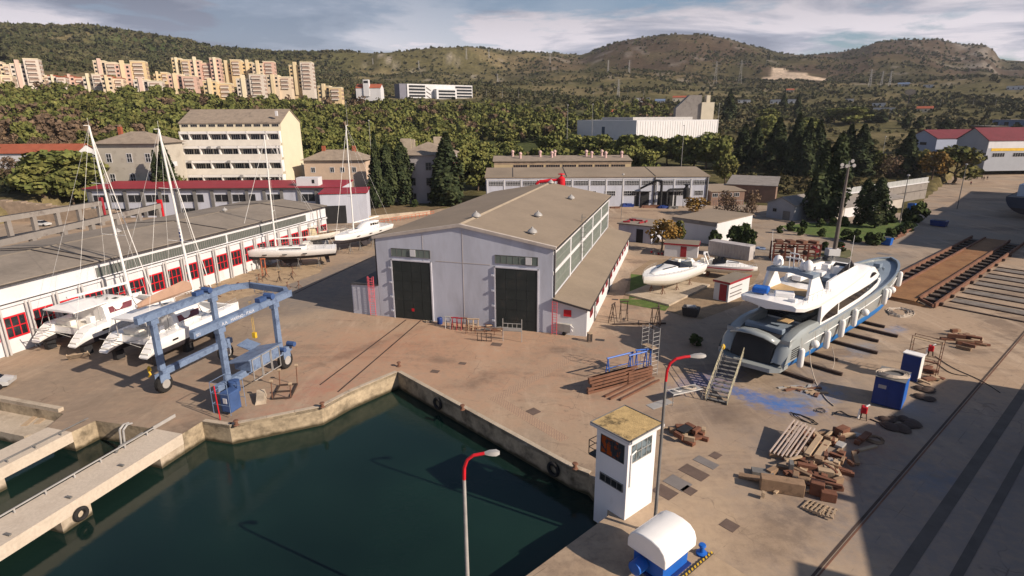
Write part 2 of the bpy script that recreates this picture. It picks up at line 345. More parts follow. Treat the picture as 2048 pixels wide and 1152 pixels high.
    c = spot(c, 1500, 900, 16, 12, 50, (0.30, 0.225, 0.165), 0.6, 0.15, 0.4); c = spot(c, 1300, 690, 9, 14, 50, (0.20, 0.155, 0.125), 0.7, 0.2, 0.5)
    c = spot(c, 900, 700, 22, 30, 60, (0.385, 0.235, 0.155), 0.95, 0.08, 0.5); c = spot(c, 1430, 1060, 10, 16, 50, (0.42, 0.315, 0.215), 0.9, 0.12, 0.5)
    c = spot(c, 1960, 1000, 22, 26, 50, (0.19, 0.165, 0.155), 0.9, 0.1, 0.5)  # grey ground at the lower right, painted darker to deepen the shade there
    for x_, y_, a_, b_, g_ in ((420, 860, 6, 4, 20), (1080, 640, 3, 8, 100), (960, 760, 2, 5, 60), (1450, 830, 4, 3, 40), (1560, 1060, 3, 7, 50), (720, 700, 1.2, 12, 40), (340, 690, 9, 6, 30), (1850, 660, 5, 2, 50), (1120, 700, 4, 1.5, 20), (880, 720, 1.2, 3, 120)): c = spot(c, x_, y_, a_, b_, g_, (0.12, 0.088, 0.07), 0.75, 0.45, 0.6)
    c = spot(c, 460, 660, 7, 12, 17, (0.20, 0.155, 0.12), 0.8, 0.2, 0.5); c = spot(c, 560, 640, 3, 14, 60, (0.36, 0.27, 0.19), 0.7, 0.3, 0.5)
    c = spot(c, 640, 775, 3.6, 6, 40, (0.33, 0.12, 0.085), 0.55, 0.6, 0.7); c = spot(c, 780, 690, 7, 9, 60, (0.33, 0.16, 0.10), 0.5, 0.4, 0.8)
    c = spot(c, 560, 830, 2.2, 4, 80, (0.34, 0.14, 0.10), 0.5, 0.8, 0.7); c = spot(c, 1010, 620, 2, 9, 90, (0.20, 0.12, 0.08), 0.4, 0.5, 0.7)
    c = spot(c, 1240, 775, 3.5, 4, 50, (0.34, 0.15, 0.10), 0.6, 0.7, 0.7); c = spot(c, 1660, 940, 3, 3, 50, (0.15, 0.06, 0.04), 0.6, 0.7, 0.7)
    c = spot(c, 1750, 890, 2.5, 4, 50, (0.26, 0.12, 0.08), 0.5, 0.7, 0.7)
    c = spot(c, 1500, 790, 1.7, 5.0, 130, (0.03, 0.12, 0.38), 0.9, 1.0, 0.5); c = spot(c, 1570, 812, 2.0, 3.4, 110, (0.03, 0.14, 0.42), 0.85, 1.1, 0.4); c = spot(c, 1630, 790, 2.2, 4, 60, (0.10, 0.20, 0.38), 0.7, 0.8, 0.6)
    c = spot(c, 1510, 690, 3.4, 4, 50, (0.02, 0.06, 0.26), 0.7, 0.6, 0.5); c = spot(c, 1410, 760, 2, 6, 60, (0.03, 0.08, 0.28), 0.7, 0.7, 0.5)
    c = spot(c, 1790, 660, 1.4, 2.4, 50, (0.09, 0.17, 0.32), 0.75, 0.8, 0.6); c = spot(c, 1725, 700, 1.6, 4, 50, (0.13, 0.20, 0.30), 0.6, 0.8, 0.6)
    c = spot(c, 1870, 960, 2, 3, 50, (0.12, 0.16, 0.22), 0.5, 0.8, 0.6)
    vo = N('ShaderNodeTexVoronoi'); vo.feature = 'DISTANCE_TO_EDGE'; vo.inputs['Scale'].default_value = 0.13
    ad = N('ShaderNodeMixRGB'); ad.inputs[0].default_value = 0.12; L(pos, ad.inputs[1]); nn = N('ShaderNodeTexNoise'); nn.inputs['Scale'].default_value = .6; L(pos, nn.inputs[0]); ad.blend_type = 'ADD'; sc_ = N('ShaderNodeVectorMath'); sc_.operation = 'SCALE'; sc_.inputs['Scale'].default_value = 14; L(nn.outputs['Color'], sc_.inputs[0]); L(sc_.outputs[0], ad.inputs[2]); L(ad.outputs[0], vo.inputs[0])
    c = mix(mth('MULTIPLY', mr(vo.outputs['Distance'], 0.0, 0.009, 0.4, 0), mr(nz(pos, 0.12, 4), 0.48, 0.62)), c, (0.08, 0.055, 0.045))
    # expansion joints of the slabs
    for az, sx, lx in ((17, 7.5, 1.2), (50, 6.0, 2.5)):
        br = N('ShaderNodeTexBrick'); br.offset = 0.0; br.inputs['Scale'].default_value = 1; br.inputs['Mortar Size'].default_value = 0.03; br.inputs['Mortar Smooth'].default_value = 0.6
        br.inputs['Brick Width'].default_value = sx; br.inputs['Row Height'].default_value = sx*0.9; L(rot(az, loc=(lx, lx*0.7, 0)), br.inputs[0])
        sep = N('ShaderNodeSeparateXYZ'); L(pos, sep.inputs[0])
        e = mth('ADD', mth('MULTIPLY', sep.outputs[0], 0.79), mth('MULTIPLY', sep.outputs[1], -0.61))     # which side of the yard
        side = mr(e, -21.8, -20.8) if az == 50 else mr(e, -20.8, -21.8)
        f = mth('MULTIPLY', mth('MULTIPLY', br.outputs['Fac'], side), mr(nz(pos, 0.5, 5), 0.45, 0.66, 0.0, 0.55))
        c = mix(f, c, (0.07, 0.05, 0.04))
    L(c, b.inputs['Base Color']); b.inputs['Roughness'].default_value = 0.9; b.inputs['Specular IOR Level'].default_value = 0.25
    bp = N('ShaderNodeBump'); bp.inputs['Strength'].default_value = 0.10; bp.inputs['Distance'].default_value = 0.04; L(nz(pos, 5, 7), bp.inputs['Height']); L(bp.outputs[0], b.inputs['Normal'])
    return m
tag(fillpoly('yard_pavement', YARD, 0.0, yard_material()), kind='structure')
# quay walls
mw = M_quay
def zband(m, z0, z1, col):      # dark weed below the tide line
    nt = m.node_tree; N = nt.nodes.new; L = nt.links.new; b = nt.nodes['Principled BSDF']; old = b.inputs['Base Color'].links[0].from_socket
    g = N('ShaderNodeNewGeometry'); s = N('ShaderNodeSeparateXYZ'); L(g.outputs['Position'], s.inputs[0])
    n = N('ShaderNodeTexNoise'); n.inputs['Scale'].default_value = 1.1; n.inputs['Detail'].default_value = 5; L(g.outputs['Position'], n.inputs[0])
    a = N('ShaderNodeMath'); a.operation = 'MULTIPLY_ADD'; a.inputs[1].default_value = 0.5; L(n.outputs[0], a.inputs[0]); L(s.outputs[2], a.inputs[2])
    r = N('ShaderNodeMapRange'); r.inputs[1].default_value = z0+0.25; r.inputs[2].default_value = z1+0.25; L(a.outputs[0], r.inputs[0])
    x = N('ShaderNodeMixRGB'); x.inputs[1].default_value = (*col, 1); L(r.outputs[0], x.inputs[0]); L(old, x.inputs[2]); L(x.outputs[0], b.inputs['Base Color'])
zband(M_quay, -1.75, -1.45, (0.05, 0.04, 0.022))
zband(M_conc, -1.75, -1.45, (0.06, 0.05, 0.03))
b = MB(); QW = [Vector((-56, -25))] + QUAY + [W(33.4, -170).xy]
for i in range(len(QW)-1):
    p, q = QW[i], QW[i+1]; n = max(1, int((q-p).length/2.0))
    for k in range(n):
        a, c = p.lerp(q, k/n), p.lerp(q, (k+1)/n); b.add([(a.x, a.y, -6), (c.x, c.y, -6), (c.x, c.y, -0.004), (a.x, a.y, -0.004)], [(0, 1, 2, 3)])
tag(b.build('quay_face', M_quay), kind='structure')
# raised worn coping along the basin edge
b = MB()
for i in range(3, 9):
    p, q = QUAY[i], QUAY[i+1]; d = (q-p).normalized(); nrm = Vector((d.y, -d.x)) if i < 5 else Vector((d.y, -d.x))
    L_ = (q-p).length; k = 0.0
    while k < L_-0.3:
        e = min(k+2.4, L_); a = p+d*k; c = p+d*(e-0.03); o = nrm*0.42
        if e < L_-0.1 or True:
            a2, c2 = a+o, c+o; b.add([(a.x, a.y, 0.05), (c.x, c.y, 0.05), (c2.x, c2.y, 0.05), (a2.x, a2.y, 0.05), (a.x, a.y, -0.3), (c.x, c.y, -0.3), (c2.x, c2.y, -0.02), (a2.x, a2.y, -0.02)], [(0, 1, 2, 3), (0, 4, 5, 1), (1, 5, 6, 2), (2, 6, 7, 3), (3, 7, 4, 0)])
        k = e
tag(b.build('quay_coping', M_conc), kind='structure')
# lower quay floor by the left slot
b = MB(); pl = [W(30.6, -54.8), W(30.6, -80), W(33.39, -80), W(33.39, -53.6), W(32.2, -53.6)]
b.prism([(p.x, p.y) for p in pl], -5, -0.95)
tag(b.build('lower_quay', M_conc), kind='structure')
# water
def water_mat():
    m = bpy.data.materials.new('harbour_water'); m.use_nodes = True; nt = m.node_tree; b = nt.nodes['Principled BSDF']; N = nt.nodes.new; L = nt.links.new
    g = N('ShaderNodeNewGeometry'); n = N('ShaderNodeTexNoise'); n.inputs['Scale'].default_value = 0.05; n.inputs['Detail'].default_value = 4; L(g.outputs['Position'], n.inputs[0])
    r = N('ShaderNodeValToRGB'); r.color_ramp.elements[0].position = 0.35; r.color_ramp.elements[0].color = (0.004, 0.0125, 0.011, 1); r.color_ramp.elements[1].position = 0.65; r.color_ramp.elements[1].color = (0.009, 0.026, 0.020, 1); L(n.outputs[0], r.inputs[0])
    L(r.outputs[0], b.inputs['Base Color']); b.inputs['Roughness'].default_value = 0.05; b.inputs['IOR'].default_value = 1.33
    w = N('ShaderNodeTexNoise'); w.inputs['Scale'].default_value = 1.6; w.inputs['Detail'].default_value = 6; w.inputs['Roughness'].default_value = 0.6
    mp = N('ShaderNodeMapping'); mp.inputs['Rotation'].default_value = (0, 0, 0.5); mp.inputs['Scale'].default_value = (1, 2.2, 1); L(g.outputs['Position'], mp.inputs[0]); L(mp.outputs[0], w.inputs[0])
    bp = N('ShaderNodeBump'); bp.inputs['Strength'].default_value = 0.16; bp.inputs['Distance'].default_value = 0.05; L(w.outputs[0], bp.inputs['Height']); L(bp.outputs[0], b.inputs['Normal'])
    return m
b = MB(); b.add([(-400, -200, -1.9), (60, -200, -1.9), (60, 66, -1.9), (-400, 66, -1.9)], [(0, 1, 2, 3)])
tag(b.build('water', water_mat()), kind='structure')
# ---------------------------------------------------------------- terrain
SKY = [(-300, 75), (0, 53), (60, 56), (130, 57), (190, 57), (240, 60), (300, 70), (350, 78), (400, 85), (450, 97), (520, 104), (580, 109), (640, 106), (700, 103), (760, 107), (820, 103), (870, 96), (940, 94), (990, 97), (1040, 104), (1100, 106), (1160, 110), (1185, 102), (1220, 88), (1270, 76), (1340, 69), (1400, 70), (1450, 80), (1500, 95), (1550, 108), (1600, 112), (1650, 108), (1700, 98), (1730, 87), (1780, 81), (1850, 81), (1900, 91), (1940, 91), (1962, 101), (1978, 121), (2048, 124), (2500, 122)]
def sky_tan(px):
    py = np.interp(px, [s[0] for s in SKY], [s[1] for s in SKY]); d = ray(px, py); return d.z/math.hypot(d.x, d.y)
RK = [0, 150, 200, 250, 320, 400, 500, 600, 750, 900, 1100, 1300]
ZT = {-300: [0, 0, 4, 9, 18, 28, 40, 52, 70, 92, 130, 170], 0: [0, 0, 4, 9, 16, 26, 38, 50, 68, 90, 125, 160], 350: [0, 0, 2.5, 7, 14, 24, 38, 49, 64, 84, 112, 142], 700: [0, 0, 1, 5, 12, 20, 32, 43, 58, 75, 98, 118], 1000: [0, 0, 0.5, 4, 10, 17, 28, 38, 55, 72, 92, 112],
      1200: [0, 0, 0, 3, 9, 14, 22, 32, 48, 66, 88, 110], 1500: [0, 0, 0, 2, 7, 12, 20, 28, 42, 58, 78, 98], 1800: [0, 0, 0, 0.5, 5, 11, 18, 26, 40, 54, 72, 92], 2048: [0, 0, 0, 0, 5, 11, 17, 24, 38, 52, 68, 84], 2500: [0, 0, 0, 0, 0, 4, 12, 22, 36, 50, 66, 80]}
RPK = [(-300, 1500), (0, 1500), (560, 1500), (870, 1350), (1150, 1700), (1350, 1650), (1600, 2000), (1800, 1950), (2048, 2300), (2500, 2300)]
NA, NR = 460, 230
AZS = np.radians(np.linspace(-56, 58, NA)); RS = np.concatenate([np.linspace(40, 400, 90, endpoint=False), np.geomspace(400, 3200, NR-90)])
def az2px(a): return 1024+FPX*math.tan(a)/math.cos(PITCH)
PXA = np.array([az2px(a) for a in AZS])
def sst(x, a, b): t = np.clip((x-a)/(b-a), 0, 1); return t*t*(3-2*t)
ZG = np.zeros((NA, NR))
cols = sorted(ZT); ZTa = np.array([ZT[c] for c in cols], float)
for i, px in enumerate(PXA):
    zr = np.array([np.interp(px, cols, ZTa[:, k]) for k in range(len(RK))])
    rp = float(np.interp(px, [q[0] for q in RPK], [q[1] for q in RPK])); zp = HC+rp*sky_tan(min(max(px, -300), 2500))
    rr = RK+[rp*0.93, rp, rp*1.08, rp*1.5, 3300]; mid = zr[-1]+(zp-zr[-1])*0.78
    zz = list(zr)+[mid, zp, zp-4, zp*0.6, zp*0.4]
    z = np.interp(RS, rr, zz); k = np.array([1, 3, 5, 3, 1.])/13
    z = np.convolve(np.pad(z, 2, 'edge'), k, 'valid'); ZG[i] = z
XX = np.sin(AZS)[:, None]*RS[None]; YY = np.cos(AZS)[:, None]*RS[None]
def fbm2(X, Y, s, seed, octs=5):
    """cheap value-noise fbm on arrays"""
    out = np.zeros_like(X); amp = 1.0; tot = 0
    for o in range(octs):
        f = s*2**o; gx, gy = X*f+seed*17.3+o*5.1, Y*f+seed*9.7+o*3.3; ix, iy = np.floor(gx).astype(np.int64), np.floor(gy).astype(np.int64); fx, fy = gx-ix, gy-iy
        def h(a, b):
            n = (a*374761393+b*668265263+seed*1442695+o*97531) & 0x7fffffff; n = ((n ^ (n >> 13))*1274126177) & 0x7fffffff; return ((n ^ (n >> 16)) & 0xffff)/65535.0
        u, v = fx*fx*(3-2*fx), fy*fy*(3-2*fy)
        out += amp*((h(ix, iy)*(1-u)+h(ix+1, iy)*u)*(1-v)+(h(ix, iy+1)*(1-u)+h(ix+1, iy+1)*u)*v); tot += amp; amp *= 0.5
    return out/tot
RR = np.broadcast_to(RS[None], XX.shape)
ZG += (fbm2(XX, YY, 1/260, 1)-0.5)*sst(RR, 450, 1200)*46 + (fbm2(XX, YY, 1/60, 2)-0.5)*sst(RR, 260, 900)*6
for it in range(3):             # keep the skyline
    for i, px in enumerate(PXA):
        tE = (ZG[i]-HC)/RS; m_ = RS > 900; want = sky_tan(min(max(px, -300), 2500)); have = tE[m_].max(); j = np.where(m_)[0][tE[m_].argmax()]
        ZG[i] += (want-have)*RS[j]*sst(RS, 800, RS[j])
PT = np.stack([XX.ravel(), YY.ravel()], 1); near = RR.ravel() < 420
sdst = np.full(len(PT), -99.); sdst[near] = inside_dist(PT[near], YARD)
# the sea side of the yard has no land
zfl = ZG.ravel(); uu = XX.ravel()*math.sin(math.radians(AZ))+YY.ravel()*math.cos(math.radians(AZ))
zfl = np.where(sdst > 0, np.minimum(zfl, -0.03)-np.clip(sdst-1.5, 0, 8), zfl-0.03); uv_ = XX.ravel()*math.cos(math.radians(AZ))-YY.ravel()*math.sin(math.radians(AZ)); zfl = np.where(((uu < 36) | ((uu < 60) & (uv_ > -45) & (RR.ravel() < 75))) & (RR.ravel() < 400), -9.0, zfl); ZG = zfl.reshape(ZG.shape)
def tz(x, y):                   # terrain height
    a, r = math.atan2(x, y), math.hypot(x, y); fi = (a-AZS[0])/(AZS[1]-AZS[0]); i = int(min(max(fi, 0), NA-2)); j = int(min(max(np.searchsorted(RS, r)-1, 0), NR-2))
    u = min(max(fi-i, 0), 1); v = min(max((r-RS[j])/(RS[j+1]-RS[j]), 0), 1)
    return float((ZG[i, j]*(1-u)+ZG[i+1, j]*u)*(1-v)+(ZG[i, j+1]*(1-u)+ZG[i+1, j+1]*u)*v)
def TP(px, r, dz=0.0):          # point on the terrain along a bearing of the photograph at a distance
    a = math.atan((px-1024)*math.cos(PITCH)/FPX); x, y = r*math.sin(a), r*math.cos(a); z = tz(x, y)
    return Vector((x, y, max(z, 0 if r < 330 else -9)+dz))
def PROJ(P):
    v = Vector(P)-Vector((0, 0, HC)); d = v.dot(_F); return 1024+FPX*v.dot(CR)/d, 576-FPX*v.dot(CU)/d
def TG(px, py, r0=150, r1=2300):   # where the sight line through a pixel meets the terrain
    d = ray(px, py); h = math.hypot(d.x, d.y); r = r0; step = 4
    while r < r1:
        x, y, z = d.x/h*r, d.y/h*r, HC+d.z/h*r
        if tz(x, y) >= z: return Vector((x, y, tz(x, y)))
        r += step
    return Vector((x, y, tz(x, y)))
# land cover colours (patches of pine wood, scrub, dry grass, bare limestone)
PXG = np.broadcast_to(PXA[:, None], XX.shape)
forest = (fbm2(XX, YY, 1/120, 5)); dry = fbm2(XX, YY, 1/90, 8); rock = fbm2(XX, YY, 1/35, 11)
C = np.zeros(XX.shape+(3,)); scrub = np.array([0.088, 0.078, 0.036]); pine = np.array([0.038, 0.052, 0.018]); grass = np.array([0.155, 0.125, 0.065]); brown = np.array([0.115, 0.078, 0.052]); lime = np.array([0.33, 0.29, 0.25])
def mixc(C, m, c): return C*(1-m[..., None])+c*m[..., None]
C[:] = scrub
C = mixc(C, sst(dry, 0.5, 0.62)*0.8, grass)
C = mixc(C, sst(PXG, 900, 1250)*sst(RR, 1000, 1400)*sst(forest, 0.35, 0.6)*0.9, brown)
lf = sst(PXG, 760, 560)*sst(RR, 820, 1000)*sst(forest, 0.32, 0.46); C = mixc(C, lf*0.95, pine*1.15)
C = mixc(C, sst(PXG, 1480, 1100)*sst(RR, 210, 240)*sst(RR, 640, 560)*0.8, pine)
C = mixc(C, sst(rock, 0.64, 0.78)*sst(RR, 800, 1200)*0.55*(1-lf), lime)
C = mixc(C, sst(PXG, 1860, 1920)*sst(PXG, 1990, 1965)*sst(RR, 1500, 1800)*sst(rock, 0.42, 0.6)*0.85, lime)
C = mixc(C, sst(PXG, 330, 150)*sst(RR, 620, 680)*sst(RR, 930, 860)*sst(dry, 0.35, 0.5)*0.85, np.array([0.20, 0.15, 0.09]))
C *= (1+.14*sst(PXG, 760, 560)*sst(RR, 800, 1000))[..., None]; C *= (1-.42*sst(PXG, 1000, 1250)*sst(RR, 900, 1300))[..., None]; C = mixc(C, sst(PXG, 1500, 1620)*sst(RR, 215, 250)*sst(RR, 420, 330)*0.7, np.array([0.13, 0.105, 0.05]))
def patch(px0, px1, r0, r1, c, amt=1.0):
    global C
    C = mixc(C, sst(PXG, px0-4, px0+4)*sst(PXG, px1+4, px1-4)*sst(RR, r0-6, r0+6)*sst(RR, r1+6, r1-6)*amt, np.array(c))
b_ = bpy.data.meshes.new('terrain')
idx = (np.arange(NA-1)[:, None]*NR+np.arange(NR-1)[None]).ravel(); faces = np.stack([idx, idx+NR, idx+NR+1, idx+1], 1)
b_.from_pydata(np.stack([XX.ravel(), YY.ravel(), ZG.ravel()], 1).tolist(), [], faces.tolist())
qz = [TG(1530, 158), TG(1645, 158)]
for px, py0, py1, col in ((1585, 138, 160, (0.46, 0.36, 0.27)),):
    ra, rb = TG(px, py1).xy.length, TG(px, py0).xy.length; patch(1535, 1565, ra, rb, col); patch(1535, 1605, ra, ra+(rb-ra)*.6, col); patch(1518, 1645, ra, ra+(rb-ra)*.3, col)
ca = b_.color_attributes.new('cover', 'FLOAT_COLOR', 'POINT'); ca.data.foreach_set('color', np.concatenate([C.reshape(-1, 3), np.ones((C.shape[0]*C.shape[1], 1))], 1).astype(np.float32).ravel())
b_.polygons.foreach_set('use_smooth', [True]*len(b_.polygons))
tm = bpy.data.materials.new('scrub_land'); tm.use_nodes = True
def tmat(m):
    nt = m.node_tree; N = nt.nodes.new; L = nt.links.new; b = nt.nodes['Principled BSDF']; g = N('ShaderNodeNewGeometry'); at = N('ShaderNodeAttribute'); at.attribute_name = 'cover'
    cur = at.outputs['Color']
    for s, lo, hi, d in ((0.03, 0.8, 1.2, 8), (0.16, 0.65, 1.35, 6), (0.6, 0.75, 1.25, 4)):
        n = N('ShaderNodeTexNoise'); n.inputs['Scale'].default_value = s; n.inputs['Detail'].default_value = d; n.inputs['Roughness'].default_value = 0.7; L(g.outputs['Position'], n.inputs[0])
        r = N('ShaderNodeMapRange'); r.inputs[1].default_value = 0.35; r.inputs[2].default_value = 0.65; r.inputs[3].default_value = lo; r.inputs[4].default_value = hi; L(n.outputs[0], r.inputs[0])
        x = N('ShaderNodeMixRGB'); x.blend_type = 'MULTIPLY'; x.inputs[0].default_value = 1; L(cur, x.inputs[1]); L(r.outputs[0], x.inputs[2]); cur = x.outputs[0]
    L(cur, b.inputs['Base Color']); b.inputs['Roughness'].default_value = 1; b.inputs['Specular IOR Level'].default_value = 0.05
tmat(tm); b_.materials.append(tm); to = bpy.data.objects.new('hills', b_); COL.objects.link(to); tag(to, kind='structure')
# ================================================================ VEGETATION
def leafmat(name, c1, c2, sc=0.35):
    m = mat(name, c1, 0.9, 0.35, sc, col2=c2, c2=(0.45, 0.6), s2=sc*0.6, spec=0.1, fine=0.25, fscale=1.6); return m
L_pine = leafmat('pine_needles', (0.098, 0.112, 0.034), (0.165, 0.162, 0.050)); L_cyp = leafmat('cypress_foliage', (0.030, 0.042, 0.020), (0.058, 0.070, 0.030), 0.6)
L_scrub = leafmat('scrub_leaves', (0.058, 0.062, 0.028), (0.090, 0.080, 0.042), 0.05); L_olive = leafmat('olive_green_leaves', (0.075, 0.085, 0.025), (0.13, 0.12, 0.04))
L_aut = leafmat('autumn_leaves', (0.22, 0.13, 0.035), (0.12, 0.085, 0.03)); L_bare = leafmat('bare_twigs', (0.115, 0.08, 0.055), (0.16, 0.11, 0.07)); L_hedge = leafmat('hedge_leaves', (0.035, 0.05, 0.018), (0.06, 0.08, 0.025))
L_grass = mat('lawn_grass', (0.075, 0.115, 0.025), 1, 0.25, 0.8, col2=(0.13, 0.12, 0.045), s2=0.4, fine=0.3, fscale=6)
def leaves(cen, nrm, size, r_=rng, tri=False):
    """one small bent leaf clump (quad) at each centre, facing roughly along nrm"""
    n = len(cen); d = nrm+r_.normal(0, 0.65, (n, 3)); d /= np.linalg.norm(d, axis=1)[:, None]+1e-9
    up = r_.normal(0, 1, (n, 3)); a = np.cross(d, up); a /= np.linalg.norm(a, axis=1)[:, None]+1e-9; b = np.cross(d, a); s = (size*r_.uniform(0.6, 1.35, n))[:, None]
    if tri:
        V = np.stack([cen-a*s*0.6-b*s*0.4, cen+a*s*0.6-b*s*0.4, cen+b*s*0.75], 1); return V.reshape(-1, 3), np.arange(n*3).reshape(n, 3)
    V = np.stack([cen-a*s*0.5-b*s*0.32, cen+a*s*0.42-b*s*0.5, cen+a*s*0.5+b*s*0.36, cen-a*s*0.36+b*s*0.5], 1)
    return V.reshape(-1, 3), np.arange(n*4).reshape(n, 4)
def npmesh(name, V, F, m):
    me = bpy.data.meshes.new(name); n, k = F.shape; me.vertices.add(len(V)); me.vertices.foreach_set('co', V.astype(np.float32).ravel())
    me.loops.add(n*k); me.loops.foreach_set('vertex_index', F.astype(np.int32).ravel()); me.polygons.add(n); me.polygons.foreach_set('loop_start', np.arange(0, n*k, k, dtype=np.int32)); me.update(calc_edges=True); me.materials.append(m); return me
def blobpts(blobs, n, r_=rng, shell=0.55):
    w = np.array([b[3]*b[4]*b[5] for b in blobs])**0.67; k = r_.choice(len(blobs), n, p=w/w.sum()); B = np.array(blobs)[k]
    d = r_.normal(0, 1, (n, 3)); d /= np.linalg.norm(d, axis=1)[:, None]; rr = (shell+(1-shell)*r_.random(n)**0.6)[:, None]*r_.uniform(0.9, 1.12, n)[:, None]
    return B[:, :3]+d*rr*B[:, 3:6], d
def pine_blobs(h, w, r_):
    bl = []; n = r_.integers(9, 13)
    for i in range(n):
        t = r_.uniform(0.38, 1.0); rad = w*0.5*(1.15-t*0.75)*r_.uniform(0.3, 1.0); a = r_.uniform(0, 6.28); s = w*r_.uniform(0.17, 0.28)
        bl.append((rad*math.cos(a), rad*math.sin(a), h*t-s*0.6, s*1.15, s*1.15, s*0.75))
    return bl
def crown_pine(n, size, h=9.0, w=7.5, seed=0, m=None):
    r_ = np.random.default_rng(seed); P_, D = blobpts(pine_blobs(h, w, r_), n, r_); V, F = leaves(P_, D, size, r_); return npmesh('pine_crown', V, F, m or L_pine)
def crown_round(n, size, h=6.0, w=6.0, seed=0, m=None, low=0.3, name='leafy_crown'):
    r_ = np.random.default_rng(seed); bl = []
    for i in range(11):
        t = r_.uniform(low, 0.92); a = r_.uniform(0, 6.28); rad = w*0.5*math.sin(math.pi*min(1, t))**0.5*r_.uniform(0.2, 0.75); s = w*r_.uniform(0.14, 0.24); bl.append((rad*math.cos(a), rad*math.sin(a), h*t, s, s, s*0.85))
    P_, D = blobpts(bl, n, r_); V, F = leaves(P_, D, size, r_); return npmesh(name, V, F, m or L_olive)
def crown_cypress(n, size, h=12.0, w=3.2, seed=0, rnd=0):
    r_ = np.random.default_rng(seed); t = r_.random(n)**0.85; prof = np.sin(np.pi*np.clip(t*0.93+0.07, 0, 1)**0.55)**0.95; prof = np.sin(np.pi*np.clip(t*.97+.03, 0, 1)**.8)**.6 if rnd else prof; prof = np.clip(prof, 0.03, 1); a = r_.uniform(0, 6.283, n)
    lump = 1+0.22*np.sin(a*3+t*9+seed)+0.16*np.sin(a*5-t*17+seed*2); rr = w*0.5*prof*lump*r_.uniform(0.72, 1.05, n)
    P_ = np.stack([rr*np.cos(a), rr*np.sin(a), 0.5+t*(h-0.5)], 1); D = np.stack([np.cos(a), np.sin(a), np.full(n, 0.8)], 1); V, F = leaves(P_, D, size, r_); return npmesh('cypress_crown', V, F, L_cyp)
def trunk_mesh(h, r, limbs=5, seed=0, spread=2.5, name='tree_trunk', m=None, fine=0):
    q = random.Random(seed); b = MB(); p = Vector((0, 0, -0.3)); rad = r; pts = [p]
    for i in range(4):
        n_ = p+Vector((q.uniform(-.25, .25), q.uniform(-.25, .25), (h+0.3)/4)); b.tube(p, n_, rad, rad*0.8, 7); p = n_; rad *= 0.8; pts.append(p)
    for i in range(limbs):
        s = pts[2+i % 3]; a = q.uniform(0, 6.28); e = s+Vector((math.cos(a)*spread*q.uniform(.6, 1), math.sin(a)*spread*q.uniform(.6, 1), h*q.uniform(.18, .42))); mid = s.lerp(e, .5)+Vector((0, 0, -.15*h*.3)); b.tube(s, mid, r*.42, r*.3, 6); b.tube(mid, e, r*.3, r*.1, 5)
        for k in range(fine):
            a2 = a+q.uniform(-.9, .9); s2 = mid.lerp(e, q.random()); e2 = s2+Vector((math.cos(a2), math.sin(a2), q.uniform(.3, 1.1)))*spread*q.uniform(.25, .55); b.tube(s2, e2, r*.13, r*.04, 4)
    return b.mesh(name, m or M_bark)
def tree(kind, label, cat, loc, crown, trunk, sc=1.0, rz=0.0, group=None, wide=1.0):
    t = thing(kind, label, cat, loc, 0, group); t.rotation_euler.z = rz; t.scale = (sc*wide, sc*wide, sc)
    inst(crown, 'crown', t, (0, 0, 0)); inst(trunk, 'trunk', t, (0, 0, 0)); return t
PINE = [crown_pine(1500, 0.75, 9.5, 8.2, s) for s in range(5)]; PTR = [trunk_mesh(6.5, 0.28, 6, s, 2.4) for s in range(3)]
CYP = [crown_cypress(2200, 0.5, 12, 3.4, s) for s in range(4)]; CYPR = crown_cypress(2400, 0.45, 12, 3.4, 9, 1); CTR = trunk_mesh(9.5, 0.2, 0, 1)
RND = [crown_round(900, 0.5, 6, 6.5, s, L_olive) for s in range(3)]; AUT = crown_round(650, 0.42, 6, 6.5, 5, L_aut); BAR = crown_round(700, 0.3, 6, 6.5, 6, L_bare, name='twig_crown')
RTR = [trunk_mesh(3.4, 0.22, 8, s, 2.4, fine=5) for s in range(3)]
BSH = [crown_round(420, 0.3, 1.5, 1.9, s, L_hedge, 0.15, 'bush_crown') for s in (11, 12, 13)]
def blocked(px, py, r):         # keep trees off the buildings and clearings
    for x0, x1, y0, y1, ra, rb in ((355, 610, 215, 360, 130, 232), (200, 375, 240, 350, 130, 215), (575, 720, 280, 360, 130, 225), (720, 940, 270, 400, 130, 228), (1150, 1465, 200, 300, 215, 345), (960, 1260, 300, 420, 130, 228), (0, 100, 280, 340, 150, 250), (1050, 1250, 256, 310, 215, 330)):
        if x0 < px < x1 and ra < r < rb: return True
    return False
# the pine wood behind the sheds: the nearest trees one by one, the rest as one mass
cand = []; q = random.Random(3)
for _ in range(5200):
    px = q.uniform(-60, 1500); r = 205+(q.random()**1.1)*430; a = math.atan((px-1024)*math.cos(PITCH)/FPX); x, y = r*math.sin(a), r*math.cos(a)
    if blocked(px, 0, r): continue
    if px > 1130 and r < 330: continue
    if px > 1130 and (q.random() > 0.24 or px > 1430): continue
    if px < 230 and r < 285 and not (30 < px < 200 and r < 232 and q.random() < .5): continue
    if px < 230 and r < 330 and q.random() < .55: continue
    if 600 < px < 800 and r > 470 and q.random() < .6: continue
    if 1130 >= px > 760 and r > 520: continue
    if px < 700 and r > 500 and q.random() < .85: continue
    cand.append((r, px, x, y))
cand = [c for c in cand if fbm2(np.array([c[2]]), np.array([c[3]]), 1/45, 77)[0] > .36 or c[1] < 1000 and c[0] > 380]; cand.sort(); kept = []; cellc = {}
for r, px, x, y in cand:
    k = (int(x//5.2), int(y//5.2))
    if k in cellc: continue
    cellc[k] = 1; kept.append((r, px, x, y))
print('pines', len(kept))
NEARN = 215
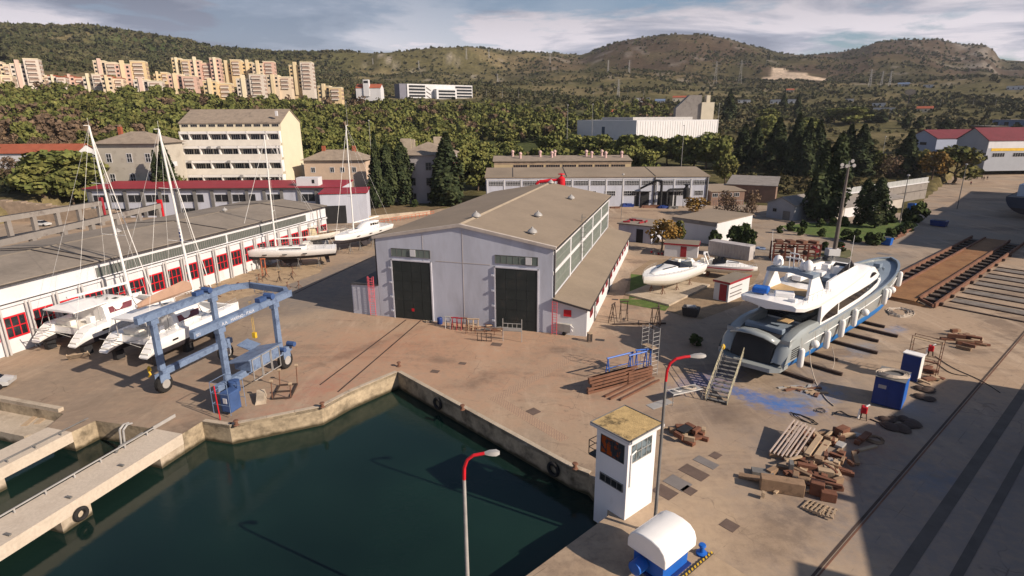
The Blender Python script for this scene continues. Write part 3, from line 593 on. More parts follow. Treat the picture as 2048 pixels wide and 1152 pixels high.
for i, (r, px, x, y) in enumerate(kept[:NEARN]):
    if (i*7+int(r)) % 9 in (0, 4): t = tree('broadleaf_tree', 'olive or brownish bushy tree standing among the pines of the wood', 'tree', (x, y, tz(x, y)), (RND+[BAR])[i % 4], RTR[i % 3], q.uniform(1.0, 1.7), q.uniform(0, 6.28), 'broadleaf trees among the pines of the wood'); continue
    tree('pine_tree', 'green pine tree of the wood between the harbour sheds and the apartment towers', 'pine tree', (x, y, tz(x, y)), PINE[i % 5], PTR[i % 3], q.uniform(0.8, 1.35), q.uniform(0, 6.28), 'pine trees of the wood behind the yard', q.uniform(.85, 1.15))
Vs, Fs, Ms, off = [], [], [], 0
for i, (r, px, x, y) in enumerate(kept[NEARN:]):
    r_ = np.random.default_rng(i+100); s = r_.uniform(0.75, 1.4); P_, D = blobpts(pine_blobs(9.0*s, 8.0*s, r_), 190, r_); P_ += np.array([x, y, tz(x, y)-1.5*s]); V, F = leaves(P_, D, 1.25*s, r_); Vs.append(V); Fs.append(F+off); off += len(V); Ms.append(np.full(len(F), (0, 0, 0, 1, 0, 2, 1)[i*5 % 7] if not (px < 230 and r < 340) else 2))
wm_ = npmesh('wood', np.concatenate(Vs), np.concatenate(Fs), L_pine); wm_.materials.append(L_olive); wm_.materials.append(L_bare); wm_.polygons.foreach_set('material_index', np.concatenate(Ms).astype(np.int32)); o = bpy.data.objects.new('wood', wm_); COL.objects.link(o); tag(o, 'dense dark green pine wood reaching up to the apartment towers', 'wood', kind='stuff')
# scrub on the hills and the plain: countless low bushes
n = 60000; az = rng.uniform(AZS[4], AZS[-4], n); r = 420*(2150/420)**(rng.random(n)**0.72); X, Y = r*np.sin(az), r*np.cos(az)
fi = (az-AZS[0])/(AZS[1]-AZS[0]); i0 = fi.astype(int); j0 = np.clip(np.searchsorted(RS, r)-1, 0, NR-2); u = fi-i0; v = (r-RS[j0])/(RS[j0+1]-RS[j0])
Z = (ZG[i0, j0]*(1-u)+ZG[i0+1, j0]*u)*(1-v)+(ZG[i0, j0+1]*(1-u)+ZG[i0+1, j0+1]*u)*v
PX = 1024+FPX*np.tan(az)/math.cos(PITCH); den = fbm2(X, Y, 1/70, 21); left = sst(PX, 760, 560)*sst(r, 820, 950)
keep = (rng.random(n) < np.clip(sst(den, 0.38, 0.62)*0.9+left*0.9, 0.12, 1)) & ~((PX > 1515) & (PX < 1645) & (np.abs(r-(TG(1585, 150).xy.length)) < 75))
X, Y, Z, r, left = X[keep], Y[keep], Z[keep], r[keep], left[keep]; n = len(X); R0 = rng.uniform(1.0, 2.6, n)*(1+left*0.7)*(0.8+r/2200); K = 7
cen = np.repeat(np.stack([X, Y, Z+R0*0.35], 1), K, 0); d = rng.normal(0, 1, (n*K, 3)); d[:, 2] = np.abs(d[:, 2]); d /= np.linalg.norm(d, axis=1)[:, None]; rr = np.repeat(R0, K)
V, F = leaves(cen+d*rr[:, None]*0.55, d, rr*1.15, tri=True)
o = bpy.data.objects.new('scrub', npmesh('scrub', V, F, L_scrub)); COL.objects.link(o); tag(o, 'low dark green scrub scattered over the stony hills', 'scrub', kind='stuff')
# mid-distance scrub of the plain on the right and between the trees
n = 6500; az = rng.uniform(AZS[4], AZS[-4], n); r = rng.uniform(215, 480, n); X, Y = r*np.sin(az), r*np.cos(az); PX = 1024+FPX*np.tan(az)/math.cos(PITCH)
den = fbm2(X, Y, 1/40, 31); keep = (den > 0.5) & (inside_dist(np.stack([X, Y], 1), YARD) < -4) & ~((PX > 1120) & (PX < 1480) & (r < 340)); X, Y = X[keep], Y[keep]; n = len(X)
Z = np.array([tz(x, y) for x, y in zip(X, Y)]); R0 = rng.uniform(0.7, 1.9, n); K = 22
cen = np.repeat(np.stack([X, Y, Z+R0*0.4], 1), K, 0); d = rng.normal(0, 1, (n*K, 3)); d[:, 2] = np.abs(d[:, 2]); d /= np.linalg.norm(d, axis=1)[:, None]; rr = np.repeat(R0, K)
V, F = leaves(cen+d*rr[:, None]*0.7, d, rr*0.75, tri=True); m_ = leafmat('undergrowth_leaves', (0.065, 0.062, 0.026), (0.11, 0.085, 0.045), 0.08)
o = bpy.data.objects.new('undergrowth', npmesh('undergrowth', V, F, m_)); COL.objects.link(o); tag(o, 'olive and brown undergrowth between the trees and on the open plain', 'undergrowth', kind='stuff')
# ================================================================ BUILDINGS
_fc = {}
def win(par, x, y, z, w, h, rz=0.0, nx=2, ny=1, fm=None, gm=None, name='window', ft=0.07, dep=0.10, proud=0.03):
    """a window on a wall facing local -Y (rz turns it): frame with bars, and its pane as a sub-part"""
    fm = fm or M_white; gm = gm or M_glassd; k = (round(w, 2), round(h, 2), nx, ny, fm.name, ft, dep)
    if k not in _fc:
        b = MB(); b.box((-w/2+ft/2, 0, 0), (ft, dep, h)); b.box((w/2-ft/2, 0, 0), (ft, dep, h)); b.box((0, 0, h/2-ft/2), (w-2*ft, dep, ft)); b.box((0, 0, -h/2+ft/2), (w-2*ft, dep, ft))
        for i in range(1, nx): b.box((-w/2+w*i/nx, 0, 0), (ft*0.7, dep*0.8, h-2*ft))
        for j in range(1, ny): b.box((0, 0, -h/2+h*j/ny), (w-2*ft, dep*0.7, ft*0.7))
        _fc[k] = b.mesh(name, fm)
    k2 = ('p', round(w, 2), round(h, 2), gm.name)
    if k2 not in _fc: _fc[k2] = MB().box((0, 0, 0), (w-0.02, 0.03, h-0.02)).mesh('pane', gm)
    c, s_ = math.cos(rz), math.sin(rz); n = Vector((s_, -c, 0))        # outward normal
    f = inst(_fc[k], name, par, Vector((x, y, z))+n*(dep/2-0.02+proud*0), rz); p = bpy.data.objects.new('pane', _fc[k2]); COL.objects.link(p); p.parent = f; p.location = (0, 0.0, 0)
    return f
def bframe(name, label, cat, pL, pR, group=None):
    """thing whose local +X runs from pL to pR (left to right seen from the front) and whose front faces -Y"""
    pL, pR = Vector(pL), Vector(pR); d = pR-pL; t = thing(name, label, cat, pL, 0, group); t.rotation_euler.z = math.atan2(d.y, d.x); return t, d.xy.length
def shell(par, w, d, h, wm, rm, roof='flat', rise=0.0, ov=0.3, th=0.22, z0=-1.5, x0=0.0, y0=0.0, wname='wall', rname='roof'):
    b = MB(); x1, y1 = x0+w, y0+d
    if roof == 'gx':      # ridge along x
        pr = [(y0, z0), (y1, z0), (y1, h), ((y0+y1)/2, h+rise), (y0, h)]; b.extr(pr, x0, x1, 'x')
    elif roof == 'gy':    # ridge along y
        pr = [(x0, z0), (x1, z0), (x1, h), ((x0+x1)/2, h+rise), (x0, h)]; b.extr(pr, y0, y1, 'y')
    elif roof == 'sf':    # shed roof, low at the front
        b.extr([(y0, z0), (y1, z0), (y1, h+rise), (y0, h)], x0, x1, 'x')
    else: b.b2((x0, y0, z0), (x1, y1, h))
    wl = b.build(wname, wm, par); r = MB(); e = 0.012
    if roof == 'gx':
        m = (y0+y1)/2; s_ = rise/(d/2)
        r.extr([(y0-ov, h-s_*ov+e), (m, h+rise+e), (m, h+rise+th), (y0-ov, h-s_*ov+th)], x0-ov, x1+ov, 'x'); r.extr([(m, h+rise+e), (y1+ov, h-s_*ov+e), (y1+ov, h-s_*ov+th), (m, h+rise+th)], x0-ov, x1+ov, 'x')
    elif roof == 'gy':
        m = (x0+x1)/2; s_ = rise/(w/2)
        r.extr([(x0-ov, h-s_*ov+e), (m, h+rise+e), (m, h+rise+th), (x0-ov, h-s_*ov+th)], y0-ov, y1+ov, 'y'); r.extr([(m, h+rise+e), (x1+ov, h-s_*ov+e), (x1+ov, h-s_*ov+th), (m, h+rise+th)], y0-ov, y1+ov, 'y')
    elif roof == 'sf':
        s_ = rise/d; r.extr([(y0-ov, h-s_*ov+e), (y1+ov, h+rise+s_*ov+e), (y1+ov, h+rise+s_*ov+th), (y0-ov, h-s_*ov+th)], x0-ov, x1+ov, 'x')
    elif roof == 'hip':
        k = min(w, d)/2; a = [(x0-ov, y0-ov, h+e), (x1+ov, y0-ov, h+e), (x1+ov, y1+ov, h+e), (x0-ov, y1+ov, h+e)]
        if w > d: pk = [(x0+k, (y0+y1)/2, h+rise), (x1-k, (y0+y1)/2, h+rise)]; fs = [(0, 1, 5, 4), (1, 2, 5), (2, 3, 4, 5), (3, 0, 4), (3, 2, 1, 0)]
        else: pk = [((x0+x1)/2, y0+k, h+rise), ((x0+x1)/2, y1-k+0.01, h+rise)]; fs = [(0, 1, 4), (1, 2, 5, 4), (2, 3, 5), (3, 0, 4, 5), (3, 2, 1, 0)]
        r.add(a+pk, fs)
    else: r.b2((x0-ov, y0-ov, h+e), (x1+ov, y1+ov, h+th))
    return wl, r.build(rname, rm, par)
def vent(par, x, y, z, s=1.0):
    v = inst(VENT, 'roof_vent', par, (x, y, z), 0, (s*.62, s*.62, s*.85)); return v
VENT = MB().lathe([(0.55, 0), (0.55, 0.28), (1.05, 0.36), (1.0, 0.55), (0.6, 0.85), (0.22, 1.0), (0.2, 1.18), (0.05, 1.2)], n=14).mesh('roof_vent', M_steel, True)
# ---- main shed: 24 m wide, 49 m long
ms = thing('boat_shed', 'large pale grey gabled boat shed with two tall dark doors amid the yard', 'shed', W(66, -27), AZ)
b = MB(); b.extr([(-12, -0.3), (12, -0.3), (12, 10.9), (0, 13.0), (-12, 10.9)], 0, 49, 'y'); b.build('wall', M_blueish, ms)
MR = mat('main_shed_roof', (0.25, 0.20, 0.15), 0.9, 0.07, 0.14, 0.2, 5, col2=(0.215, 0.172, 0.13), c2=(0.42, 0.66), s2=0.10, fine=0.05, fscale=2)
r = MB(); s_ = 2.1/12
for sg in (-1, 1):
    r.extr([(0, 13.02), (sg*12.35, 10.92-0.35*s_), (sg*12.35, 11.1-0.35*s_), (0, 13.22)], 0.25, 49.3, 'y')
rf = r.build('roof', MR, ms)
r = MB()
for sg in (-1, 1): r.extr([(0, 12.9), (sg*12.4, 10.80-0.4*s_), (sg*12.4, 11.16-0.4*s_), (0, 13.30)], -0.22, 0.24, 'y')
r.build('gable_coping', mat('gable_coping_paint', (0.42, 0.37, 0.33), 0.8, 0.15, 1), ms)
r = MB()
for sg in (-1, 1):
    r.b2((sg*12.36, -0.1, 10.72), (sg*12.52, 49.3, 10.9))
r.build('gutter', M_trim, ms)
r = MB().extr([(-0.35, 13.17), (0.35, 13.17), (0, 13.33)], 0.3, 49, 'y').build('ridge_cap', mat('ridge_cap_sheet', (0.33, 0.27, 0.2), 0.8), ms)
def X(v): return v+27.0
for (v0, v1, zt) in ((-36.7, -31.2, 8.0), (-22.32, -16.88, 8.0)):
    x0, x1 = X(v0), X(v1); dr = MB(); k = 4
    for i in range(k):
        a, c = x0+(x1-x0)*i/k, x0+(x1-x0)*(i+1)/k; dr.b2((a+0.02, -0.10, 0.05), (c-0.02, -0.02, zt-0.05))
    for i in range(1, 6): dr.b2((x0+.05, -0.125, zt*i/6-0.04), (x1-.05, -0.10, zt*i/6+0.04))
    do = dr.build('sliding_door', M_door, ms); fr = MB(); fr.b2((x0-0.18, -0.16, 0), (x0, 0.0, zt+0.15)); fr.b2((x1, -0.16, 0), (x1+0.18, 0, zt+0.15)); fr.b2((x0-0.18, -0.16, zt), (x1+0.18, -0.001, zt+0.15)); fr.build('door_frame', mat('door_frame_paint', (0.50, 0.50, 0.55), 0.7, .1), ms)
    h = MB()
    for zz in (1.0, 3.0, 5.0, 7.0): h.box((x0-0.35, -0.13, zz), (0.36, 0.22, 0.22))
    h.build('door_hinge', M_blueish, ms)
    f = win(ms, (x0+x1)/2, 0, 9.1, x1-x0+0.1, 1.1, nx=7, fm=M_steeld, gm=M_glassg, ft=0.05)
for x, y_, z_ in ((X(-33.6), -.14, 9.15), (X(-18), -.14, 9.1)): ob = MB().box((x, y_, z_), (0.75, 0.06, 0.9)).build('vent_panel', M_white, ms)
for x, w_, z0, z1 in ((0.3, .05, .1, 12.6), (-5.2, .03, 2, 11.8), (5.1, .03, 3, 8), (.3, 7.4, 8.25, 8.31)): MB().box((x, -.012, (z0+z1)/2), (w_, .03, z1-z0)).build('wall_seam', MATS['gable_coping_paint'], ms)
sg = MB(); sg.box((X(-34.0), -0.14, 1.35), (0.35, 0.03, 0.4)); sg.build('warning_sign', M_red, ms)
# right side: two rows of tall glazing between white piers
sid = MB(); us = [67.2, 76.6, 85.9, 95.4, 104.9, 114.6]
sid.b2((12.0, 0.0, 0), (12.06, 49, 4.72)); sid.b2((12, 0, 10.05), (12.08, 49, 10.72)); sid.b2((12, 0, 7.52), (12.1, 49, 7.95))
for u in [66.6]+us[1:5]+[114.8]: sid.b2((12.0, u-66-0.28, 4.6), (12.12, u-66+0.28, 10.3))
sid.build('side_wall', M_white, ms)
for i in range(5):
    a, c = us[i]-66+0.3, us[i+1]-66-0.3
    if i == 4: c = 48.3
    for z0, z1 in ((4.85, 7.5), (7.98, 10.02)):
        win(ms, 12.0, (a+c)/2, (z0+z1)/2, c-a, z1-z0, rz=math.pi/2, nx=8, ny=2, fm=M_steel, gm=M_glassg, ft=0.05, dep=0.08)
for x, u in ((0.2, 71.5), (6.4, 80.5), (8.4, 69.8), (7.2, 101), (0.5, 113.8)):
    vent(ms, x, u-66, 13.1-abs(x)*s_)
MB().tube((12.2, 0.25, 0), (12.2, 0.25, 10.7), 0.09).build('downpipe', M_trim, ms); MB().tube((-12.2, 0.2, 0), (-12.2, 0.2, 10.7), 0.09).build('downpipe', M_trim, ms)
rl = MB()
for y in (17.5, 18.2): rl.tube((12.25, y, 5.0), (12.25, y, 12.2), 0.03, n=5)
for i in range(18): rl.tube((12.25, 17.5, 5.2+i*0.4), (12.25, 18.2, 5.2+i*0.4), 0.02, n=4)
for i in range(8): rl.torus((12.55, 17.85, 6.5+i*0.75), 0.36, 0.02, 10, 4)
rl.build('roof_ladder', M_steeld, ms)
# annex on the left of the shed
an = thing('annex', 'low pale annex on the left flank of the boat shed beside a pink ladder', 'shed', W(66, -43.2), AZ)
b = MB(); b.extr([(0, -.2), (4.15, -.2), (4.15, 4.3), (0, 4.15)], 0, 9, 'y'); b.build('wall', M_blueish, an)
b = MB(); b.extr([(-.1, 4.16), (4.15, 4.31), (4.15, 4.43), (-.1, 4.28)], -.12, 9.1, 'y'); b.build('roof', M_trim, an)
# lean-to
lt = thing('lean_to', 'long low lean-to with red windows along the right flank of the boat shed', 'building', W(66, -15), AZ)
b = MB(); b.extr([(0.13, -.3), (4.35, -.3), (4.35, 3.55), (0.13, 4.45)], -.02, 49, 'y'); b.build('wall', M_white, lt)
b = MB(); b.extr([(0.13, 4.47), (4.75, 3.48), (4.75, 3.66), (0.13, 4.65)], -.3, 49.3, 'y'); b.build('roof', MR, lt)
b = MB(); b.b2((4.76, -.32, 3.42), (4.86, 49.3, 3.64)); b.extr([(0.13, 4.42), (4.8, 3.42), (4.8, 3.62), (0.13, 4.66)], -.42, -.301, 'y'); b.build('fascia', M_trim, lt)
for u in (69.3, 74.3, 79.5, 83.2, 88.2, 92.4, 96.2, 100, 104, 108, 112): win(lt, 4.35, u-66, 2.3, 1.9, 1.25, rz=math.pi/2, nx=3, ny=2, fm=M_trimred, gm=M_glassd, ft=0.14, dep=0.12)
dr = MB().b2((4.33, 5.7, 0), (4.42, 6.7, 2.3)).build('door', M_steeld, lt); MB().b2((4.33, 19.5, 0), (4.42, 21, 2.5)).build('door', M_black, lt)
MB().box((1.95, -.06, 2.85), (0.95, 0.08, 0.85)).build('shutter', M_red, lt)
def ladder(name, label, loc, az, h, w=0.55, m=None, cage=False):
    b = MB()
    for s in (-1, 1): b.tube((s*w/2, 0, 0), (s*w/2, 0, h), 0.04, n=5)
    k = int(h/0.33)
    for i in range(k): b.tube((-w/2, 0, 0.3+i*0.33), (w/2, 0, 0.3+i*0.33), 0.028, n=4)
    if cage:
        for i in range(int((h-2.2)/0.7)+1):
            z = 2.2+i*0.7; pts = [(w/2*math.cos(t)*1.25, -0.38+0.0-0.42*math.sin(t)+0.38, z) for t in [math.pi*j/6 for j in range(7)]]; b.path(pts, 0.02, 4)
        for t in (0.25, 0.5, 0.75): b.tube((w/2*1.25*math.cos(math.pi*t), -0.42*math.sin(math.pi*t), 2.2), (w/2*1.25*math.cos(math.pi*t), -0.42*math.sin(math.pi*t), h), 0.018, n=4)
    t = thing(name, label, 'ladder', loc, az); b.build('ladder_frame', m or M_pink, t); return t
ladder('wall_ladder', 'red caged ladder standing against the low annex at the left corner of the boat shed', W(65.75, -40.0), AZ, 5.6, 0.8, cage=True)
ladder('wall_ladder', 'red ladder on the wall between the boat shed and its lean-to', W(65.6, -14.6), AZ, 4.3, 0.6)
# ---- red ventilation duct behind the shed
rd = thing('ventilation_duct', 'bright red ventilation duct and round tank rising behind the boat shed roof', 'duct', TP(1127, 121), 0); rd.location.z = 0; hT = 12.0
for _k in range(60): hT += .1*(PROJ(rd.location+Vector((0, 0, hT+1)))[1] > 347)
b = MB(); b.tube((0, 0, 0), (0, 0, hT), .8, n=16); b.tube((0, 0, hT), (0, 0, hT+.45), .8, .25, 16); b.tube((0, 0, hT+.45), (0, 0, hT+.8), .22, n=10); b.build('tank', M_red, rd, True)
MB().lathe([(.15, hT+.75), (.75, hT+.8), (.65, hT+.95), (.1, hT+1.05)], n=14).build('rain_cap', M_red, rd, True)
b = MB(); b.tube((-.6, 0, hT-.3), (-2.0, 0, hT-.4), .28, n=10); b.tube((-2.0, 0, hT-.4), (-4.6, 0, hT-.65), .4, .3, 10); b.tube((-4.6, 0, hT-.6), (-5.1, 0, hT-1.1), .32, n=10); b.tube((-5.1, 0, hT-1.0), (-5.1, 0, 6), .3, n=10); b.build('pipe', M_red, rd, True)
# ---- long white shed with the red windows
ls = thing('workshop_hall', 'long low white workshop with grey roof and a row of red windows behind the catamarans', 'building', W(20, -73.5), AZ)
LW = 85.0
b = MB(); b.extr([(-21, -.3), (0, -.3), (0, 8.1), (-10.5, 9.0), (-21, 8.1)], 0, LW, 'y'); b.build('wall', M_white, ls)
r = MB()
for sg in (-1, 1): r.extr([(-10.5, 9.02), (-10.5+sg*10.95, 8.09), (-10.5+sg*10.95, 8.3), (-10.5, 9.22)], -.2, LW+.2, 'y')
r.build('roof', M_roof2, ls)
MB().extr([(-10.75, 9.2), (-10.25, 9.2), (-10.5, 9.3)], 0, LW, 'y').build('ridge_cap', M_roof, ls)
g = MB(); g.b2((0.46, -.2, 8.02), (0.62, LW, 8.2)); g.build('gutter', M_trim, ls)
for y0 in (33.4, 34.8, 56.6, 78): MB().extr([(-21, 8.33), (-10.5, 9.25), (0.45, 8.31), (0.45, 8.4), (-10.5, 9.34), (-21, 8.42)], y0, y0+.16, 'y').build('roof_joint', M_trim, ls)
st = MB(); st.b2((0, 0, 5.52), (0.28, LW, 5.95)); st.build('ledge', M_white, ls); MB().b2((0.28, 0, 5.86), (0.34, LW, 5.97)).build('ledge_edge', M_trim, ls)
# ribbed glazing strip
for a, c in ((33.8, 56.6), (57, 78.2)):
    b = MB(); k = int((c-a)/0.42)
    b.b2((0.005, a, 6.1), (0.05, c, 7.35))
    sp = b.build('ribbed_glazing', mat('ribbed_glazing_glass', (0.10, 0.115, 0.105), 0.4, 0.1), ls); b = MB()
    for i in range(k): b.b2((0.05, a+i*0.42, 6.1), (0.11, a+i*0.42+0.13, 7.35))
    b.build('glazing_rib', M_steeld, sp)
piers = [38.2-31.5+3.17*i for i in range(26)]
for i, u in enumerate([12.1+3.17*i for i in range(31)]):
    y = u
    if y > LW-1: break
    b = MB(); b.tube((0.34, y-0.16, 0), (0.34, y-0.16, 5.75), 0.12, n=8); b.tube((0.34, y+0.26, 0), (0.34, y+0.26, 5.75), 0.12, n=8); b.build('drain_pipe_pair', mat('pale_grey_pipe', (0.46, 0.44, 0.43), 0.6, 0.08), ls)
    yc = y+0.05+3.17/2
    if yc < LW-1.5: win(ls, 0.0, yc, 3.1, 2.45, 2.6, rz=math.pi/2, nx=3, ny=2, fm=M_red, gm=M_glassd, ft=0.17, dep=0.14)
vent(ls, -10.2, 46, 9.15, 0.8); vent(ls, -10.2, 68, 9.15, 0.8)
# ---- red-roofed building across the back of the yard
rb = thing('red_roof_workshop', 'white workshop under a flat red roof, with dark piers, behind the long grey roof', 'building', (-116, 158, 0), 90); rb.rotation_euler.z = 0
shell(rb, 69, 13, 7.9, M_blueish, M_redroof, 'sf', 0.5, 0.6, 0.2, z0=-1)
MB().b2((-.6, -.72, 7.5), (69.6, -.602, 7.95)).build('fascia', M_trim, rb)
for i in range(15):
    x = 0.6+i*4.75
    if x < 68: MB().b2((x, -.35, 0), (x+.8, .05, 7.3)).build('pier', M_steeld, rb)
for i in range(14):
    x = 1.5+i*4.75
    if i in (4, 6, 9): win(rb, x+.9, 0, 5.2, 1.7, 2.1, nx=1, ny=1, fm=M_steeld, gm=M_glassd); continue
    if i == 11: continue
    win(rb, x+1.95, 0, 5.2, 3.7, 2.1, nx=2, fm=M_white, gm=M_glassd)
    if i < 9: win(rb, x+1.95, 0, 1.5, 3.7, 2.0, nx=2, fm=M_steeld, gm=M_glassd)
bx = MB().b2((57, 1.5, 8.2), (63, 5, 10.4)).build('roof_box', M_white, rb); MB().b2((61.3, 1.45, 8.9), (62, 1.52, 9.9)).build('vent_grille', M_black, bx)
# wall emblem: a square plate with a ring and an anchor-like figure, as on the building
eb = MB(); eb.b2((65.0, -.12, 3.9), (67.4, -.06, 6.6)); em = eb.build('emblem_plate', M_white, rb)
eb = MB(); eb.torus((66.2, -.16, 5.5), 0.5, 0.05, 18, 5, 'y'); eb.b2((66.15, -.2, 4.3), (66.25, -.14, 6.2)); eb.b2((65.6, -.2, 5.45), (66.8, -.14, 5.55)); eb.tube((65.6, -.17, 4.9), (66.2, -.17, 4.35), .05, n=5); eb.tube((66.8, -.17, 4.9), (66.2, -.17, 4.35), .05, n=5)
for p, q_ in (((65.1, 4.0), (67.3, 4.0)), ((65.1, 6.5), (67.3, 6.5)), ((65.1, 4.0), (65.1, 6.5)), ((67.3, 4.0), (67.3, 6.5))): eb.tube((p[0], -.15, p[1]), (q_[0], -.15, q_[1]), .04, n=4)
eb.build('emblem', mat('emblem_blue_grey', (0.20, 0.27, 0.36), .6), em)
# projecting corner block with the dark doorway
cb = thing('workshop_porch', 'white corner block with a wide dark doorway at the right end of the red-roofed workshop', 'building', W(118, -83), 75)
cb.location = (-48.5, 146, 0); cb.rotation_euler.z = math.radians(10)
b = MB(); b.b2((0, 0, -.3), (11.5, 12, 7.6)); b.build('wall', M_blueish, cb); MB().b2((-.3, -.3, 7.62), (11.8, 12, 7.85)).build('roof', M_redroof, cb); MB().b2((.8, -.08, 0), (6.2, -.005, 4.6)).build('doorway', M_black, cb)
# ---- terraced block
tb = thing('terraced_block', 'cream block with five stepped rows of white balconies above the red roof', 'building', (-108.2, 195, 3), 0)
shell(tb, 33, 18, 21.6, mat('warm_cream_wall', (0.62, 0.56, 0.42), 0.85, 0.05, 0.2), M_tileroof, 'gx', 4.2, 0.25, 0.3, z0=-4)
panel = mat('balcony_panel', (0.60, 0.56, 0.50), 0.85, 0.08, 0.5); wht = mat('bright_balcony_white', (0.74, 0.72, 0.70), 0.8, 0.05)
ym = [18.6, 14.0, 9.4, 4.8, 0.2]
for k, z in enumerate(ym):
    pr = 1.3+0.35*k
    b = MB(); b.extr([(-pr-.35, z-4.05), (-pr+.1, z-4.05), (-pr+.75, z-2.15), (-pr+.15, z-2.15)], 0.2, 32.8, 'x'); b.build('balcony_parapet', panel, tb)
    MB().b2((0.2, -pr-.2, z-.3), (32.8, -pr+.75, z+.5)).build('balcony_rim', wht, tb)
    MB().b2((0.2, -pr+.4, z-.25), (32.8, 0.0, z+.1)).build('balcony_ceiling', panel, tb)
    off = 3.1 if k % 2 == 0 else 6.2
    for x in [0.2]+[off+j*6.3 for j in range(5)]+[32.4]:
        if x > 32.5: continue
        f = MB(); f.extr([(-pr-.32, z+.5), (0.0, z+.5), (0.0, z-3.2), (-pr+.7, z-3.4), (-pr+.2, z-2.4)], x, x+.42, 'x'); f.build('balcony_fin', wht, tb)
for k, z in enumerate(ym):
    for j in range(10):
        x = 0.6+j*3.2+1.3; win(tb, x, 0, z-1.6, 2.9, 2.3, nx=4, ny=1, fm=M_white, gm=M_glassd, ft=.12)
    if k == 0:
        for j in range(11): win(tb, 1.8+j*2.95, 0, 20.9, 2.2, .85, nx=3, fm=mat('grey_frame', (.35, .33, .30)), gm=M_glassd)
MB().box((31.5, 1.6, 24.6), (.7, .7, 1.6)).build('chimney', M_white, tb)
for x, k in ((9, 1), (12.2, 1), (15, 2), (18.8, 3), (2.2, 2)):
    MB().box((x+.8, -1.5-.55*k, ym[k]+.15 if k > 1 else ym[k]+.1), (.95, .4, .7)).build('air_conditioner', M_steel, tb)
# ---- grey stucco house and wing
gh = thing('stucco_house', 'grey stucco house with a hipped roof left of the terraced block', 'house', (-125, 178, 2), 0)
shell(gh, 18.5, 14, 17.0, M_stucco, M_tileroof, 'hip', 3.4, 1.0)
for z in (12.8, 6.8, 1.2):
    for x in (3.4, 9.6, 15.2): win(gh, x, 0, z, 1.7, 2.7, nx=2, ny=2, fm=M_white, gm=M_glassd, ft=.16)
for z in (12.5, 6.5):
    win(gh, 18.5, 4, z, 1.7, 2.7, rz=math.pi/2, nx=2, ny=2, fm=M_white, gm=M_glassd, ft=.16); MB().b2((18.5, 2, z-2.6), (19.8, 7, z-1.2)).build('balcony', M_white, gh)
MB().b2((3, 7, 18.5), (4, 8, 21.8)).build('chimney', M_redtile, gh)
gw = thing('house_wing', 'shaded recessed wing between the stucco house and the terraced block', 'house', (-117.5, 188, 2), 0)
shell(gw, 9, 10, 16.0, mat('shaded_wing_render', (.22, .22, .25), .9, .1, .3), M_tileroof, 'hip', 2.6, .8)  # the wing's shade is put into its dark bluish wall colour
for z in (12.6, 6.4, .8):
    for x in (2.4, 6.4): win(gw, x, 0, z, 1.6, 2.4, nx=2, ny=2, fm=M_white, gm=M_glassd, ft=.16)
# ---- small pink house right of it
pL, pR = TP(583, 205), TP(700, 205)
ph = thing('pink_house', 'small pinkish house with a low tiled roof right of the terraced block', 'house', (pL.x, 200, 2.5), 0)
shell(ph, 21, 12, 9.8, mat('pink_render', (.50, .38, .29), .9, .08, .4), M_tileroof, 'hip', 3.2, .9)
for x in (3, 9.5, 13, 17): win(ph, x, 0, 6.6, 1.5, 1.8, nx=2, fm=M_white, gm=M_glassd, ft=.14)
for x in (5, 15.5): MB().b2((x, 5, 11), (x+1.1, 6, 14.3)).build('chimney', M_redtile, ph)
# ---- villa behind the cypresses
vl = thing('stone_villa', 'three-storey grey villa with a hipped tile roof standing behind dark cypresses', 'house', (-34.5, 179, .5), 0)
vm = mat('villa_render', (.30, .285, .30), .9, .07, .3)
shell(vl, 16.5, 17, 14.6, vm, M_tileroof, 'hip', 3.6, .9)
wl, _r = shell(vl, 9.5, 9, 10.8, vm, M_tileroof, 'hip', 2.4, .7, x0=-9.4, y0=3, wname='side_wing', rname='wing_roof')
for z in (11.2, 6.6, 1.9):
    for x in (4.2, 9.2, 13.9): win(vl, x, 0, z, 1.8, 2.4, nx=2, ny=2, fm=M_steeld, gm=M_glassd, ft=.14)
    for y in (4, 9, 13.5): win(vl, 16.5, y, z, 1.6, 2.2, rz=math.pi/2, nx=2, ny=2, fm=M_trimred, gm=M_glassd, ft=.14)
for x, y, zz in ((-1, 11, 18.5), (9.5, 12, 19), (3.5, 6, 18.4)): MB().b2((x, y, 14), (x+(3.4 if zz > 18.4 else .9), y+1, zz+.6)).build('chimney', M_conc, vl)
# ---- two-storey white factory
FY = 173.5; fx0, fx1 = -7.6, 58.9
fc = thing('factory', 'long two-storey white factory with rows of barred windows behind the boat shed', 'factory', (fx0, FY, 0), 0)
shell(fc, fx1-fx0, 14, 8.7, M_blueish, MR, 'sf', 1.5, .35, .28)
MB().b2((0, -.10, 8.1), (66.5, -.002, 8.72)).build('cornice', M_white, fc)
for i in range(13):
    x = 1.0+i*5.08
    MB().b2((x-.75, -.14, 0), (x-.4, 0, 8.05)).build('pilaster', M_white, fc)
    win(fc, x+2.05, 0, 7.0, 4.4, 1.45, nx=9, ny=3, fm=M_white, gm=M_glassd, ft=.08)
for x, w_ in ((35.5, 3.3), (41, 4), (57, 4.2), (62.5, 2.6), (30, 3)): win(fc, x+w_/2, 0, 3.9, w_, 1.5, nx=6, ny=2, fm=M_white, gm=M_glassd, ft=.08)
for x, w_ in ((44.6, 4.4), (51.6, 5.6)):
    MB().b2((x, -.06, 0), (x+w_, -.003, 4.3)).build('open_doorway', M_black, fc); MB().b2((x-.3, -1.0, 4.35), (x+w_+(2 if w_ > 5 else .3), 0, 4.5)).build('canopy', M_trim, fc)
